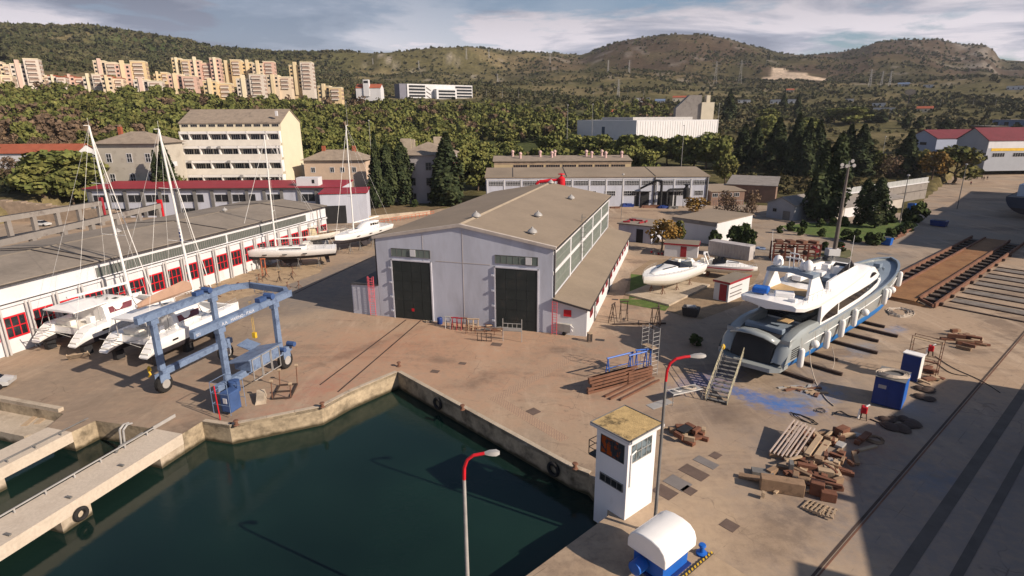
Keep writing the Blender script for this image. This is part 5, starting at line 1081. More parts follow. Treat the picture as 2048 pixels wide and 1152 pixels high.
def band(y0, y1, z0, z1, par, m, n=14, name='side_window', off=.05, thin=True):
    def wid(y, z):
        for a, c in zip(st[:-1], st[1:]):
            if a[0] <= y <= c[0]:
                f = (y-a[0])/(c[0]-a[0]); v = [a[k]+(c[k]-a[k])*f for k in range(5)]; zz = (z-v[3])/(v[4]-v[3]); return v[1]+(v[2]-v[1])*min(max(zz, 0), 1)
        return 0
    for sg in (-1, 1):
        b = MB()
        for i in range(n):
            f0, f1 = i/n, (i+1)/n; ya0, ya1 = y0+(y1-y0)*f0, y0+(y1-y0)*f1
            zl0, zl1 = z0(f0), z0(f1); zh0, zh1 = z1(f0), z1(f1)
            P_ = [(sg*(wid(ya0, zl0)+off), ya0, zl0), (sg*(wid(ya1, zl1)+off), ya1, zl1), (sg*(wid(ya1, zh1)+off), ya1, zh1), (sg*(wid(ya0, zh0)+off), ya0, zh0)]
            Q_ = [(p[0]-sg*.06, p[1], p[2]) for p in P_]; b.add(P_+Q_, [(0, 1, 2, 3), (0, 1, 5, 4), (2, 3, 7, 6)]+([(0, 3, 7, 4)] if i == 0 else [])+([(1, 2, 6, 5)] if i == n-1 else []))
        b.build(name, m, par)
band(6.5, 10.3, lambda f: 4.75, lambda f: 4.95+.95*f**.5, dh, M_yglass)
band(10.6, 27.2, lambda f: 5.05+.45*f, lambda f: 5.05+.45*f+.98*math.sin(math.pi*min(1, .25+.72*f))**.5*(1-.55*f), dh, M_yglass, 18)
band(20.4, 23.2, lambda f: 6.62-.1*f, lambda f: 6.62-.1*f+.42*math.sin(math.pi*min(.98, .12+f*.85)), dh, M_yglass, 8, off=.12)
# upper deck slab with the overhanging tail
def fy(t): return 3.15*(1-max(0, (t-.55)/.45)**2.2)**.5
outline = [(fy(0)*.72, -1.2), (fy(0)*.93, -.6)]
b = MB(); secs = []
for i, (y, w, z) in enumerate([(1.2, 1.8, 7.35), (1.45, 2.8, 7.3), (2.2, 3.35, 7.25), (5, 3.55, 7.15), (9, 3.45, 7.25), (14, 3.2, 7.5), (18, 2.85, 7.62), (21.5, 2.3, 7.6)]):
    th = .75; secs.append([(-w, y, z-th*.6), (-w-.05, y, z-.1), (-w+.3, y, z+.08), (0, y, z+.1), (w-.3, y, z+.08), (w+.05, y, z-.1), (w, y, z-th*.6), (0, y, z-th)])
b.loft(secs, closed=True); ud = b.build('upper_deck', M_gel, ya, True)
MB().prism([(-2.4, 2.9), (2.4, 2.9), (2.6, 9), (-2.6, 9)], 7.20, 7.26).build('blue_deck_mat', M_gelb, ud)
MB().prism([(-2.2, 5.6), (2.2, 5.6), (2.3, 11.2), (-2.3, 11.2)], 7.26, 7.32).build('teak_panel', M_teak, ud)
# flybridge coaming, windscreen, seats, hard-top arch
fbs = [(9.5, 2.5, 2.35, 7.2, 8.15), (13, 2.45, 2.2, 7.3, 8.35), (17, 2.2, 1.9, 7.35, 8.35), (19.4, 1.8, 1.4, 7.35, 8.0), (21.4, 1.1, .6, 7.3, 7.5)]
secs = []
for y, wb, wt, zb, zt in fbs: secs.append([(-wb, y, zb), (-wt, y, zt), (-wt+.25, y, zt), (-wt+.25, y, zb+.15), (wt-.25, y, zb+.15), (wt-.25, y, zt), (wt, y, zt), (wb, y, zb)])
fbk = MB().loft(secs).build('flybridge', M_gel, ya, True)
MB().prism([(-1.9, 9.8), (1.9, 9.8), (1.6, 17.5), (-1.6, 17.5)], 7.5, 7.56).build('flybridge_floor', M_steeld, fbk)
b = MB()
for sg in (-1, 1):
    pts = [(sg*2.15, 12.0, 8.38), (sg*2.05, 14.5, 8.38), (sg*1.85, 17.2, 8.36), (sg*1.2, 19.0, 8.2)]; up = [(sg*2.0, 12.2, 8.42), (sg*1.9, 14.5, 8.85), (sg*1.6, 16.8, 9.0), (sg*1.0, 18.0, 8.95)]
    for i in range(3): b.add([pts[i], pts[i+1], up[i+1], up[i]], [(0, 1, 2, 3)])
b.add([(-1.2, 19.0, 8.2), (1.2, 19.0, 8.2), (1.0, 18.0, 8.95), (-1.0, 18.0, 8.95)], [(0, 1, 2, 3)])
ws = b.build('windscreen', M_yglass, ya); so_ = ws.modifiers.new('s', 'SOLIDIFY'); so_.thickness = .05
for x, y, w, d, h, m in ((-1.1, 10.8, 1.0, 2.6, .55, M_gel), (.9, 15.6, 1.0, .8, .9, M_gel), (-.6, 15.7, .8, .8, .9, M_gel), (-.2, 13.4, .9, 1.2, .55, M_gel), (1.3, 12.4, .8, 2.2, .5, M_gelb)): MB().box((x, y, 7.56+h/2), (w, d, h)).build('seat', m, fbk, bevel=.08)
MB().box((.7, 17.0, 8.0), (1.7, .6, .9), rx=.4).build('helm_console', M_black, fbk)
b = MB()      # raked arch: two leaning wings and a cross wing
for sg in (-1, 1):
    x = sg*2.55; b.add([(x, 4.6, 7.1), (x, 8.6, 7.1), (x*.93, 6.6, 9.55), (x*.93, 5.2, 9.55), (x-sg*.3, 4.6, 7.1), (x-sg*.3, 8.6, 7.1), (x*.93-sg*.25, 6.6, 9.5), (x*.93-sg*.25, 5.2, 9.5)], [(0, 1, 2, 3), (7, 6, 5, 4), (0, 4, 5, 1), (1, 5, 6, 2), (2, 6, 7, 3), (3, 7, 4, 0)])
b.build('arch_wing', M_gel, ya)
ar = MB().loft([[(-2.45, 5.1, 9.3), (-2.45, 6.7, 9.3), (-2.45, 6.6, 9.68), (-2.45, 5.2, 9.68)], [(0, 5.3, 9.5), (0, 6.7, 9.5), (0, 6.6, 9.85), (0, 5.4, 9.85)], [(2.45, 5.1, 9.3), (2.45, 6.7, 9.3), (2.45, 6.6, 9.68), (2.45, 5.2, 9.68)]], closed=True).build('arch_top', M_gelb, ya, True)
for x, r_, z in ((-1.7, .55, 10.1), (1.5, .5, 10.1), (.9, .3, 10.0)): MB().lathe([(r_*.5, z-.4), (r_, z-.1), (r_*.95, z+.35), (r_*.6, z+.7), (.05, z+.85)], c=(x, 6, 0), n=14).build('radar_dome', M_gel, ar, True)
b = MB(); b.tube((0, 6, 9.8), (0, 5.7, 12.0), .07); b.box((0, 5.9, 10.9), (1.7, .12, .14)); b.box((0, 5.8, 11.4), (.9, .1, .1)); b.tube((-.5, 6, 9.8), (-.5, 6, 11.1), .05); b.tube((.45, 6, 9.8), (.45, 6, 11.3), .04); b.build('radar_mast', M_gel, ar)
b = MB(); b.tube((-2.3, 5.8, 9.6), (-2.4, 5.4, 13.5), .02, n=4); b.build('whip_aerial', M_gel, ar); MB().tube((2.35, 14.5, 8.3), (2.4, 14.4, 12.4), .02, n=4).build('whip_aerial', M_gel, ar)
# stern: curved wings, garage door, platform, cockpit
MB().loft([[(-3.3, -1.2, 1.55), (-2.6, -1.9, 1.55), (0, -2.25, 1.55), (2.6, -1.9, 1.55), (3.3, -1.2, 1.55), (3.3, .4, 1.55), (-3.3, .4, 1.55)], [(-3.3, -1.2, 1.95), (-2.6, -1.9, 1.95), (0, -2.25, 1.95), (2.6, -1.9, 1.95), (3.3, -1.2, 1.95), (3.3, .4, 1.95), (-3.3, .4, 1.95)]], closed=True).build('swim_platform', M_gelg, ya)
for sg in (-1, 1):
    b = MB(); secs = []
    for y, zt in ((-1.0, 2.3), (-.4, 3.6), (.6, 4.5), (2.2, 4.9), (4.0, 5.0), (6.2, 4.9)): secs.append([(sg*2.15, y, 2.3), (sg*2.2, y, zt-.15), (sg*2.45, y, zt), (sg*3.2, y, zt-.05), (sg*3.5, y, zt-.5), (sg*3.5, y, 2.3)])
    w_ = b.loft(secs).build('stern_wing', M_gelg, ya, True)
    v = MB(); 
    for k in range(5): v.box((sg*3.53, 1.0, 2.6+k*.22), (.05, 1.5, .09))
    v.build('air_louvre', M_black, w_)
gd = MB().loft([[(-2.1, -1.0, 1.95), (0, -1.3, 1.95), (2.1, -1.0, 1.95)], [(-2.1, -.7, 3.2), (0, -1.0, 3.3), (2.1, -.7, 3.2)], [(-2.1, 0, 4.3), (0, -.3, 4.45), (2.1, 0, 4.3)], [(-2.1, 1.1, 4.4), (0, 1.1, 4.5), (2.1, 1.1, 4.4)]], cap=False).build('garage_opening', M_black, ya, True)
MB().loft([[(-2.5, -.9, 4.1), (-2.5, -.2, 4.35)], [(-1.3, -1.25, 4.6), (-1.3, -.2, 4.75)], [(0, -1.4, 4.75), (0, -.2, 4.9)], [(1.3, -1.25, 4.6), (1.3, -.2, 4.75)], [(2.5, -.9, 4.1), (2.5, -.2, 4.35)]], cap=False).build('transom_lid', M_gelg, ya, True).modifiers.new('s', 'SOLIDIFY').thickness = .12
MB().box((0, 2.6, 4.15), (4.3, 3.2, .12)).build('cockpit_floor', M_gelb, ya); MB().box((0, 1.4, 4.55), (4.0, .7, .7)).build('aft_sofa', M_gelb, ya, bevel=.1)
MB().loft([[(.3, 3.2, 4.9), (1.5, 3.2, 4.9), (1.5, 4.4, 4.9), (.3, 4.4, 4.9)], [(.3, 3.2, 5.0), (1.5, 3.2, 5.0), (1.5, 4.4, 5.0), (.3, 4.4, 5.0)]], closed=True).build('cockpit_table', M_teak, ya)
MB().box((0, 6.1, 5.5), (6.2, .08, 2.3)).build('saloon_door_glass', M_yglass, ya)
MB().box((-1.9, 3.4, 7.75), (1.6, 1.3, .6), rz=.3).build('blue_cover', M_blue, ud, bevel=.15)
MB().box((.2, 4.3, 7.5), (1.9, 1.1, .5), rz=.5).build('folded_awning', M_gel, ud, bevel=.12); MB().box((1.7, 3.0, 7.45), (.8, .5, .35)).build('deck_box', M_gel, ud, bevel=.05)
rails(ya, YL, lambda t: 3.0, lambda t: 7.25, .075, .25, .7, 6)
# fenders along the starboard side (each hung on its line)
def fender(t, z, kind, r=.32, h=1.6, sg=1):
    x, y = sg*(yb(t)+r+.02), t*YL; f = thing('fender', '', 'fender', ya.matrix_local @ Vector((0, 0, 0)), 0)
    p = Matrix.Translation(ya.location) @ Matrix.Rotation(ya.rotation_euler.z, 4, 'Z') @ Vector((x, y*1.09, z*1.05)); f.location = p
    b = MB()
    if kind == 'ball': b.sphere((0, 0, 0), .45, 14); top = .45
    else: b.lathe([(.08, -h/2-.12), (r*.8, -h/2), (r, -h/2+.2), (r, h/2-.2), (r*.8, h/2), (.08, h/2+.12)], n=12); top = h/2
    b.build('fender_body', M_gel, f, True); MB().tube((0, 0, top), (-.12, .12, max(yd(t)-z, top+.2)), .02, n=4).build('line', M_rope, f); return f
FN = [(.055, 2.3, 'tube', 'white sausage fender hanging at the stern corner of the motor yacht'), (.13, 3.0, 'ball', 'round white fender nearest the stern of the motor yacht'), (.205, 2.75, 'tube', 'white sausage fender just forward of the aft round fender'), (.30, 3.1, 'tube', 'second white sausage fender forward of the aft round fender'), (.39, 3.5, 'tube', 'third white sausage fender, just aft of the big round one amidships'), (.475, 3.4, 'ball', 'big round white fender amidships on the motor yacht'),
      (.645, 3.9, 'tube', 'tall white sausage fender aft of the short one near the bow'), (.685, 4.0, 'short', 'short white fender between the sausage and the small ball near the bow'), (.725, 4.1, 'ball', 'small round white fender near the bow of the motor yacht'), (.86, 4.4, 'tube', 'white sausage fender nearest the bow of the motor yacht')]
for t, z, k, lb in FN: fender(t, z, k, h=1.0 if k == 'short' else 1.9)['label'] = lb
# keel blocks and cradle beams under the yacht
for i, y in enumerate((2.5, 6.5, 10, 15.5, 19.5, 23, 25.5)):
    p = Matrix.Translation(ya.location) @ Matrix.Rotation(ya.rotation_euler.z, 4, 'Z')
    o = MB().b2((-5.0, -.16, .02), ([5.2, 6.4, 4.6, 6.8, 5.6, 6.6, 4.4][i], .16, .34)).build('slipway_beam', M_darkrust, None, loc=p @ Vector((0, y, 0)), rz=ya.rotation_euler.z); tag(o, ['rusty cross beam under the stern of the motor yacht', 'rusty cross beam a little forward of the yacht stern', 'rusty cross beam under the yacht below the second fender', 'rusty cross beam under the middle of the motor yacht', 'rusty cross beam just forward of the yacht midships', 'rusty cross beam under the fore part of the motor yacht', 'rusty cross beam nearest the bow under the motor yacht'][i], 'beam', 'cross beams under the motor yacht')
    o = MB().b2((-.5, -.4, .43), (.5, .4, .82)).build('keel_block', M_woodd, None, loc=p @ Vector((0, y, 0)), rz=ya.rotation_euler.z); tag(o, 'dark timber keel block hidden in the shade under the motor yacht', 'block', 'keel blocks under the motor yacht')
# ---- catamarans
def catamaran(label, u, v, mast_h, cover, m=M_gel, mrig=None, bimini=True):
    t = thing('catamaran', label, 'catamaran', W(u, v), AZ); L = 14.3
    def cb(k): return .80*max(0, 1-max(0, (k-.45)/.55)**2.2)**.8*(.75+.25*min(1, k*5))+.03
    def ck(k): return .95+max(0, (k-.85)/.15)**2*.5+max(0, (.12-k)/.12)*.25
    def cd(k): return 3.0+.35*k-max(0, (.13-k)/.13)**1.2*1.55
    for sg in (-1, 1):
        hp = hull_parts(t, L, cb, ck, cd, .42, m, M_antid, m, e=.60, p=.55, deck_drop=.05, names=('hull', 'hull_bottom', 'side_deck'))
        for o in hp: o.location.x = sg*2.85
        for y in (3.6, 7.2, 9.4): MB().box((sg*(2.85+.80), y, 2.35), (.05, .75, .2)).build('hull_window', M_yglass, t)
        b = MB()
        for k in range(3): b.box((sg*2.85, .45+k*.5, 1.75+k*.42), (.95, .5, .12))
        b.build('transom_step', M_gelw, t)
    MB().loft([[(-2.4, 1.9, 2.0), (2.4, 1.9, 2.0), (2.4, 1.9, 2.75), (-2.4, 1.9, 2.75)], [(-2.4, 10.2, 2.1), (2.4, 10.2, 2.1), (2.4, 10.2, 3.15), (-2.4, 10.2, 3.15)]], closed=True).build('bridge_deck', m, t)
    ch = [(4.6, 2.75, 2.55, 2.7, 4.75), (6.5, 2.85, 2.6, 2.8, 4.85), (8.6, 2.6, 2.1, 2.9, 4.75), (10.2, 2.0, 1.2, 3.1, 4.1), (11.2, 1.3, .5, 3.15, 3.4)]
    secs = [[(-a, y, zb), (-(a+c)/2-.04, y, (zb+zt)/2), (-c, y, zt-.15), (-c+.3, y, zt), (c-.3, y, zt), (c, y, zt-.15), ((a+c)/2+.04, y, (zb+zt)/2), (a, y, zb)] for y, a, c, zb, zt in ch]
    cr = MB().loft(secs).build('coachroof', m, t, True)
    for sg in (-1, 1):
        b = MB(); b.add([(sg*2.83, 5.2, 3.75), (sg*2.80, 8.1, 3.78), (sg*2.45, 8.5, 4.4), (sg*2.66, 5.2, 4.45)], [(0, 1, 2, 3)]); o = b.build('side_window', mat('pinkish_tinted_glass', (.16, .05, .06), .15, .2, 1), cr); o.modifiers.new('s', 'SOLIDIFY').thickness = .04
    b = MB()
    for sg in (-1, 1): b.add([(sg*2.35, 9.0, 3.6), (sg*.15, 10.75, 3.65), (sg*.15, 9.9, 4.2), (sg*2.0, 8.9, 4.45)], [(0, 1, 2, 3)])
    o = b.build('front_window', M_yglass, cr); o.modifiers.new('s', 'SOLIDIFY').thickness = .06
    MB().box((0, 3.2, 2.8), (4.6, 2.6, .1)).build('cockpit_floor', M_gelw, t); MB().box((-.9, 2.5, 3.15), (2.4, .7, .6)).build('cockpit_bench', M_gelw, t, bevel=.06); MB().box((1.6, 3.6, 3.3), (.8, .6, .9)).build('helm_console', M_gel, t, bevel=.06)
    if bimini:
        MB().loft([[(-2.4, 1.3, 5.0), (0, 1.3, 5.15), (2.4, 1.3, 5.0), (2.4, 1.3, 4.88), (-2.4, 1.3, 4.88)], [(-2.5, 5.4, 5.1), (0, 5.4, 5.28), (2.5, 5.4, 5.1), (2.5, 5.4, 4.98), (-2.5, 5.4, 4.98)]], closed=True).build('bimini_top', m, t)
        b = MB()
        for x in (-2.2, 2.2):
            for y in (1.6, 4.3): b.tube((x, y, 2.8), (x, y, 4.95), .05, n=6)
        b.build('bimini_post', M_steel, t)
    b = MB()
    for sg in (-1, 1):
        b.tube((sg*1.5, 1.2, 2.9), (sg*1.5, -.6, 3.3), .05, n=5); b.tube((sg*1.5, 1.0, 2.1), (sg*1.5, -.6, 3.3), .04, n=5)
    b.tube((-2.2, -.55, 3.3), (2.2, -.55, 3.3), .05, n=5); b.build('davit', M_steel, t)
    MB().tube((-2.8, 13.6, 3.1), (2.8, 13.6, 3.1), .13, n=8).build('cross_beam', M_gel, t)
    MB().b2((-2.2, 11.0, 3.02), (2.2, 13.5, 3.06)).build('trampoline', M_steel, t)
    for x, y in ((-1.4, 7.4), (1.3, 7.3), (0, 9.3), (-2.9, 10), (2.9, 10)): MB().box((x, y, 4.86 if abs(x) < 2 and y < 9 else (4.55 if y < 9.5 else 3.28)), (.55, .5, .06)).build('deck_hatch', M_yglass, t)
    b = MB()
    for sg in (-1, 1): b.tube((sg*.9, 6.6, 4.9), (sg*.9, 6.6, 5.12), .12, n=8)
    b.build('winch', M_steeld, t)
    rails(t, L, lambda k: 3.55*(1-max(0, (k-.75)/.25)*.12), lambda k: cd(k), .2, .97, .7, 9, r=.022)
    mo = rig(t, 0, 10.4, 4.1, mast_h, .18, (.38, .68), L, 13.6, 1.0, 3.5, 3.2, rake=.9, m=M_rigw, band=1)
    b = MB(); b.tube((0, 10.2, 5.9), (0, 2.6, 6.2), .16, n=8)
    b.build('boom', M_rigw, mo)
    if cover:
        secs = []
        for k in range(9): y = 10.1-k*.93; hh = (1.5-.12*k)*(.6 if k in (0, 8) else 1); secs.append([(0, y, 5.7+.02*k), (-.3, y, 6.1), (-.16, y, 6.1+hh*.7), (0, y, 6.0+hh), (.16, y, 6.1+hh*.7), (.3, y, 6.1)])
        MB().loft(secs, closed=True).build('sail_cover', M_tarp, mo, True)
    return t
c1 = catamaran('white catamaran with a bare boom beside the red-windowed workshop, the left one of the pair', 43.2, -68.0, 21.2, False)
c2 = catamaran('white catamaran with a brown sail cover, right one of the pair, nearest the gantry', 43.0, -57.4, 20.8, True)
# lettering strip on the second mast
b = MB()
mk = [m_ for m_ in c2.children if m_.name.startswith('mast')][0]
for k in range(7): b.box((.0, 10.4-.9*.40-.165, 12.2+k*.42), (.20, .03, .28))
b.build('mast_lettering', M_blued, mk)
def supports(pts, label, m, h, az=0, group='props under the boats'):
    for i, (p, hh) in enumerate(pts):
        stand(p, az, hh, label, m, group)
for base_v in (-68, -57.4):
    for du, dv in ((1.5, -2.9), (1.5, 2.9), (5.5, -2.9), (5.5, 2.9), (10, -2.9), (10, 2.9)):
        o = MB().b2((-.3, -.5, 0), (.3, .5, .98)).build('keel_block', M_black, None, loc=W(43.2+du, base_v+dv), rz=-math.radians(AZ)); tag(o, 'dark timber block in the shade under the %s catamaran' % ('left' if base_v == -68 else 'right'), 'block', 'timber blocks under the %s catamaran' % ('left' if base_v == -68 else 'right'))
# ---- monohull sailing yachts
def sailboat(label, loc, az, L, B, z0, fb, mast_t, mast_h, pilot=False, keelm=M_antid, topm=M_gel, stands=None, furl=True):
    t = thing('sailing_yacht', label, 'sailing yacht', loc, az)
    def sb(k): return B/2*(.80+.2*min(1, k*2.5))*max(0, 1-max(0, (k-.40)/.60)**2.1)**.85+.03
    def sk(k): return z0+abs(k-.45)**2*1.3+max(0, (k-.9)/.1)*.35
    def sd_(k): return z0+fb+.35*k+.15*(1-k)
    hull_parts(t, L, sb, sk, sd_, .52, topm, keelm, M_gel, e=.75, p=.7, deck_drop=.03)
    b = MB(); b.loft([[(-.18, L*.40, z0+.25), (.18, L*.40, z0+.25), (.12, L*.58, z0+.25), (-.12, L*.58, z0+.25)], [(-.22, L*.36, max(z0-1.3, .35)), (.22, L*.36, max(z0-1.3, .35)), (.14, L*.50, max(z0-1.3, .35)), (-.14, L*.50, max(z0-1.3, .35))]], closed=True).build('fin_keel', keelm, t)
    MB().loft([[(-.08, L*.08, z0+.5), (.08, L*.08, z0+.5), (.05, L*.13, z0+.5), (-.05, L*.13, z0+.5)], [(-.06, L*.07, z0-1.0), (.06, L*.07, z0-1.0), (.04, L*.105, z0-1.0), (-.04, L*.105, z0-1.0)]], closed=True).build('rudder', keelm, t)
    zd = z0+fb
    if pilot: cs = [(L*.22, .9, .8, zd, zd+1.5), (L*.42, 1.1, .95, zd, zd+1.55), (L*.5, 1.0, .8, zd, zd+1.2), (L*.56, .95, .8, zd, zd+.6), (L*.78, .5, .4, zd+.1, zd+.5)]
    else: cs = [(L*.30, B*.27, B*.23, zd, zd+.62), (L*.50, B*.27, B*.21, zd, zd+.60), (L*.66, B*.2, B*.13, zd+.1, zd+.5), (L*.78, B*.1, B*.05, zd+.2, zd+.36)]
    secs = [[(-a, y, zb), (-c, y, zt-.1), (-c+.15, y, zt), (c-.15, y, zt), (c, y, zt-.1), (a, y, zb)] for y, a, c, zb, zt in cs]
    co = MB().loft(secs).build('coachroof', M_gel, t, True)
    for sg in (-1, 1):
        if pilot:
            for k in range(4): MB().box((sg*(1.0+.02), L*.24+k*.75+.3, zd+1.05), (.1, .5, .5)).build('cabin_window', M_yglass, co)
        else: MB().bar((sg*B*.262, L*.34, zd+.34), (sg*B*.235, L*.56, zd+.36), .07, .2).build('cabin_window', M_yglass, co)
        for k in (.3, .5, .7): MB().box((sg*(sb(k)+.005), L*k, zd-.42), (.05, .8, .16)).build('hull_port', M_yglass, t)
    MB().box((0, L*.15, zd+.02), (B*.5, L*.22, .12)).build('cockpit_floor', M_gelw, t); 
    for sg in (-1, 1): MB().torus((sg*B*.17, L*.10, zd+.75), .42, .03, 16, 5, 'y').build('steering_wheel', M_steel, t)
    b = MB(); b.box((0, L*.29, zd+1.2), (B*.5, 1.1, .08)); [b.tube((sx*B*.24, L*.26, zd), (sx*B*.24, L*.28, zd+1.2), .03, n=4) for sx in (-1, 1)]; b.build('spray_hood', M_gelw, t)
    for k in (.45, .6, .72): MB().box((0, L*k, zd+(.72 if k < .7 else .48)), (.5, .5, .05)).build('deck_hatch', M_yglass, t)
    rails(t, L, sb, sd_, .03, .99, .7, 12, r=.018)
    mo = rig(t, 0, L*mast_t, zd+.5, mast_h, .15, (.33, .62), L, L*.98, .3, B*.45, zd, rake=.35, m=M_rigw)
    MB().tube((0, L*mast_t-.2, zd+2.0), (0, L*.16, zd+2.1), .13, n=8).build('boom', M_rigw, mo)
    for x, y, hh in stands or []:
        p = Matrix.Translation(Vector(loc)) @ Matrix.Rotation(-math.radians(az), 4, 'Z') @ Vector((x, y, 0)); stand(p, az, hh, 'thin steel boat prop under the %s' % ('long white sailing yacht' if not pilot else 'pilothouse yacht'), M_steeld, 'props under the %s' % ('long white sailing yacht' if not pilot else 'pilothouse yacht'))
    return t
s1d = (Vector((-49.0, 99.6, 0))-Vector((-32.3, 103.2, 0))); s1az = math.degrees(math.atan2(s1d.x, s1d.y))
sailboat('long white sailing yacht propped up in front of the red-windowed workshop', (-32.3, 103.2, 0), s1az, s1d.length, 4.8, 1.6, 1.75, .60, 19.4, stands=[(x, y, 1.9) for x in (-1.5, 1.5) for y in (3, 6.5, 10, 13.5)])
s2d = Vector((-34.6, 110.6, 0))-Vector((-27.6, 125.6, 0)); s2az = math.degrees(math.atan2(s2d.x, s2d.y))
sailboat('white pilothouse sailing yacht by the far left corner of the boat shed', (-27.6, 125.6, 0), s2az, s2d.length, 4.6, 1.7, 1.9, .66, 20.5, pilot=True, topm=M_gel, stands=[(x, y, 2.0) for x in (-1.4, 1.4) for y in (3, 7, 11, 14)])
# old cream work boat
ob = thing('work_boat', 'old cream work boat on stands between the two sailing yachts', 'boat', (-44.5, 115.5, 0), 72)
hull_parts(ob, 11, lambda k: 1.7*(.8+.2*min(1, k*3))*max(0, 1-max(0, (k-.5)/.5)**2)**.8+.03, lambda k: 1.4+.9*k*k, lambda k: 3.1+.9*k**2, .5, M_gelw, M_antid, M_wood, deck_drop=.25)
MB().loft([[(-1.0, 2, 2.9), (1.0, 2, 2.9), (.9, 2, 4.6), (-.9, 2, 4.6)], [(-1.0, 4.6, 3), (1.0, 4.6, 3), (.8, 4.2, 4.6), (-.8, 4.2, 4.6)]], closed=True).build('wheelhouse', mat('cream_paint', (.55, .48, .32), .6, .1, 1), ob)
MB().b2((-1.1, 1.7, 4.62), (1.1, 4.7, 4.75)).build('wheelhouse_roof', M_gelw, ob); MB().tube((0, 5, 3), (0, 5, 8), .08).build('pole_mast', M_wood, ob); MB().b2((-.6, 7, 3.1), (.6, 8.5, 3.6)).build('deck_hatch', M_wood, ob)
rails(ob, 11, lambda k: 1.6*max(0, 1-max(0, (k-.6)/.4)**2)**.7, lambda k: 3.1+.9*k*k, .1, .95, .7, 8)
# ---- express cruiser with the white cover and small speedboat
def cruiser(label, loc, az, L, B, z0, fb, m, stripe=None, bottom=M_gelw, arch=True, tilt=0.0):
    t = thing('motor_boat', label, 'motor boat', loc, az)
    def mb_(k): return B/2*(.92+.08*min(1, k*3))*max(0, 1-max(0, (k-.42)/.58)**2.2)**.75+.02
    def mk_(k): return z0+max(0, (k-.45)/.55)**2.0*fb*.62
    def md_(k): return z0+fb+.15*k
    hull_parts(t, L, mb_, mk_, md_, .62, m, bottom, M_gel, e=.8, p=.62, deck_drop=.04)
    if stripe:
        for sg in (-1, 1): MB().path([(sg*(mb_(k/16)+.0), k/16*L, md_(k/16)-.42) for k in range(16)], .09, 5).build('side_stripe', stripe, t)
    cs = [(L*.33, B*.36, B*.30, z0+fb, z0+fb+.55), (L*.5, B*.34, B*.24, z0+fb, z0+fb+.62), (L*.7, B*.24, B*.14, z0+fb+.1, z0+fb+.5), (L*.86, B*.1, B*.04, z0+fb+.12, z0+fb+.22)]
    secs = [[(-a, y, zb), (-c, y, zt), (0, y, zt+.06), (c, y, zt), (a, y, zb)] for y, a, c, zb, zt in cs]; ck = MB().loft(secs).build('cabin_top', M_gel, t, True)
    b = MB()
    for sg in (-1, 1): b.bar((sg*B*.20, L*.52, z0+fb+.66), (sg*B*.10, L*.70, z0+fb+.58), .25, .05)
    b.build('deck_window', M_yglass, ck)
    b = MB()
    for sg in (-1, 1): b.add([(sg*B*.38, L*.28, z0+fb+.1), (sg*B*.30, L*.50, z0+fb+.5), (sg*B*.2, L*.44, z0+fb+1.1), (sg*B*.33, L*.28, z0+fb+1.0)], [(0, 1, 2, 3)])
    b.add([(-B*.30, L*.50, z0+fb+.5), (B*.30, L*.50, z0+fb+.5), (B*.2, L*.44, z0+fb+1.1), (-B*.2, L*.44, z0+fb+1.1)], [(0, 1, 2, 3)])
    o = b.build('windscreen', M_yglass, t); o.modifiers.new('s', 'SOLIDIFY').thickness = .04
    MB().b2((-B*.36, L*.04, z0+fb-.02), (B*.36, L*.31, z0+fb+.06)).build('cockpit_floor', M_gelw, t)
    for x, y in ((-B*.2, L*.24), (B*.2, L*.24), (0, L*.1)): MB().box((x, y, z0+fb+.4), (.9, .7, .7)).build('seat', M_gelw, t, bevel=.1)
    if arch:
        b = MB(); pts = [(-B*.42, L*.22, z0+fb), (-B*.38, L*.14, z0+fb+1.6), (0, L*.12, z0+fb+1.8), (B*.38, L*.14, z0+fb+1.6), (B*.42, L*.22, z0+fb)]
        for p_, q_ in zip(pts[:-1], pts[1:]): b.bar(p_, q_, .35, .14)
        b.build('radar_arch', M_gel, t)
    MB().b2((-B*.36, -.7, z0+.5), (B*.36, 0, z0+.62)).build('swim_platform', M_gelw, t)
    rails(t, L, mb_, md_, .5, .98, .45, 8, r=.018)
    return t
mb1 = Vector((19.3, 81.0, 0)); ms1 = Vector((29.6, 90.8, 0)); d = mb1-ms1
m1t = cruiser('large white motor boat under loose white wrapping, propped on the grass strip', ms1, math.degrees(math.atan2(d.x, d.y)), d.length, 5.2, 1.1, 2.3, M_gel, arch=False)
q = random.Random(5)
for k in range(9):
    x, y = q.uniform(-1.7, 1.7), q.uniform(.6, 5.2); b = MB(); b.sphere((x, y, 3.55), q.uniform(.45, .8), 10, (1.3, 1.2, .5)); b.build('wrapping_bundle', M_gel, m1t, True)
mb2 = Vector((40.2, 91.0, 0)); ms2 = Vector((31.6, 95.4, 0)); d = mb2-ms2
cruiser('white speedboat with a dark red stripe behind the wrapped motor boat', ms2, math.degrees(math.atan2(d.x, d.y)), d.length, 3.3, .75, 1.4, M_gel, stripe=M_trimred)
for i, (x, y, hh) in enumerate(((-1.2, 3, 1.4), (1.2, 3, 1.4), (-1.3, 7, 1.5), (1.3, 7, 1.5), (-1, 10.5, 2), (1, 10.5, 2))):
    p = Matrix.Translation(ms1) @ Matrix.Rotation(m1t.rotation_euler.z, 4, 'Z') @ Vector((x, y, 0)); stand(p, 0, hh, 'brown steel prop under the wrapped motor boat', M_rust, 'props under the wrapped motor boat')
for i, (x, y) in enumerate(((0, 2.0), (0, 5.5))):
    dd = (mb2-ms2).normalized(); p = ms2+dd*y; o = MB().b2((-.9, -.2, 0), (.9, .2, .78)).build('support_block', M_woodd, None, loc=p, rz=math.atan2(dd.y, dd.x)+math.pi/2); tag(o, ['timber block under the stern of the red-striped speedboat', 'timber block under the middle of the red-striped speedboat'][i], 'block')
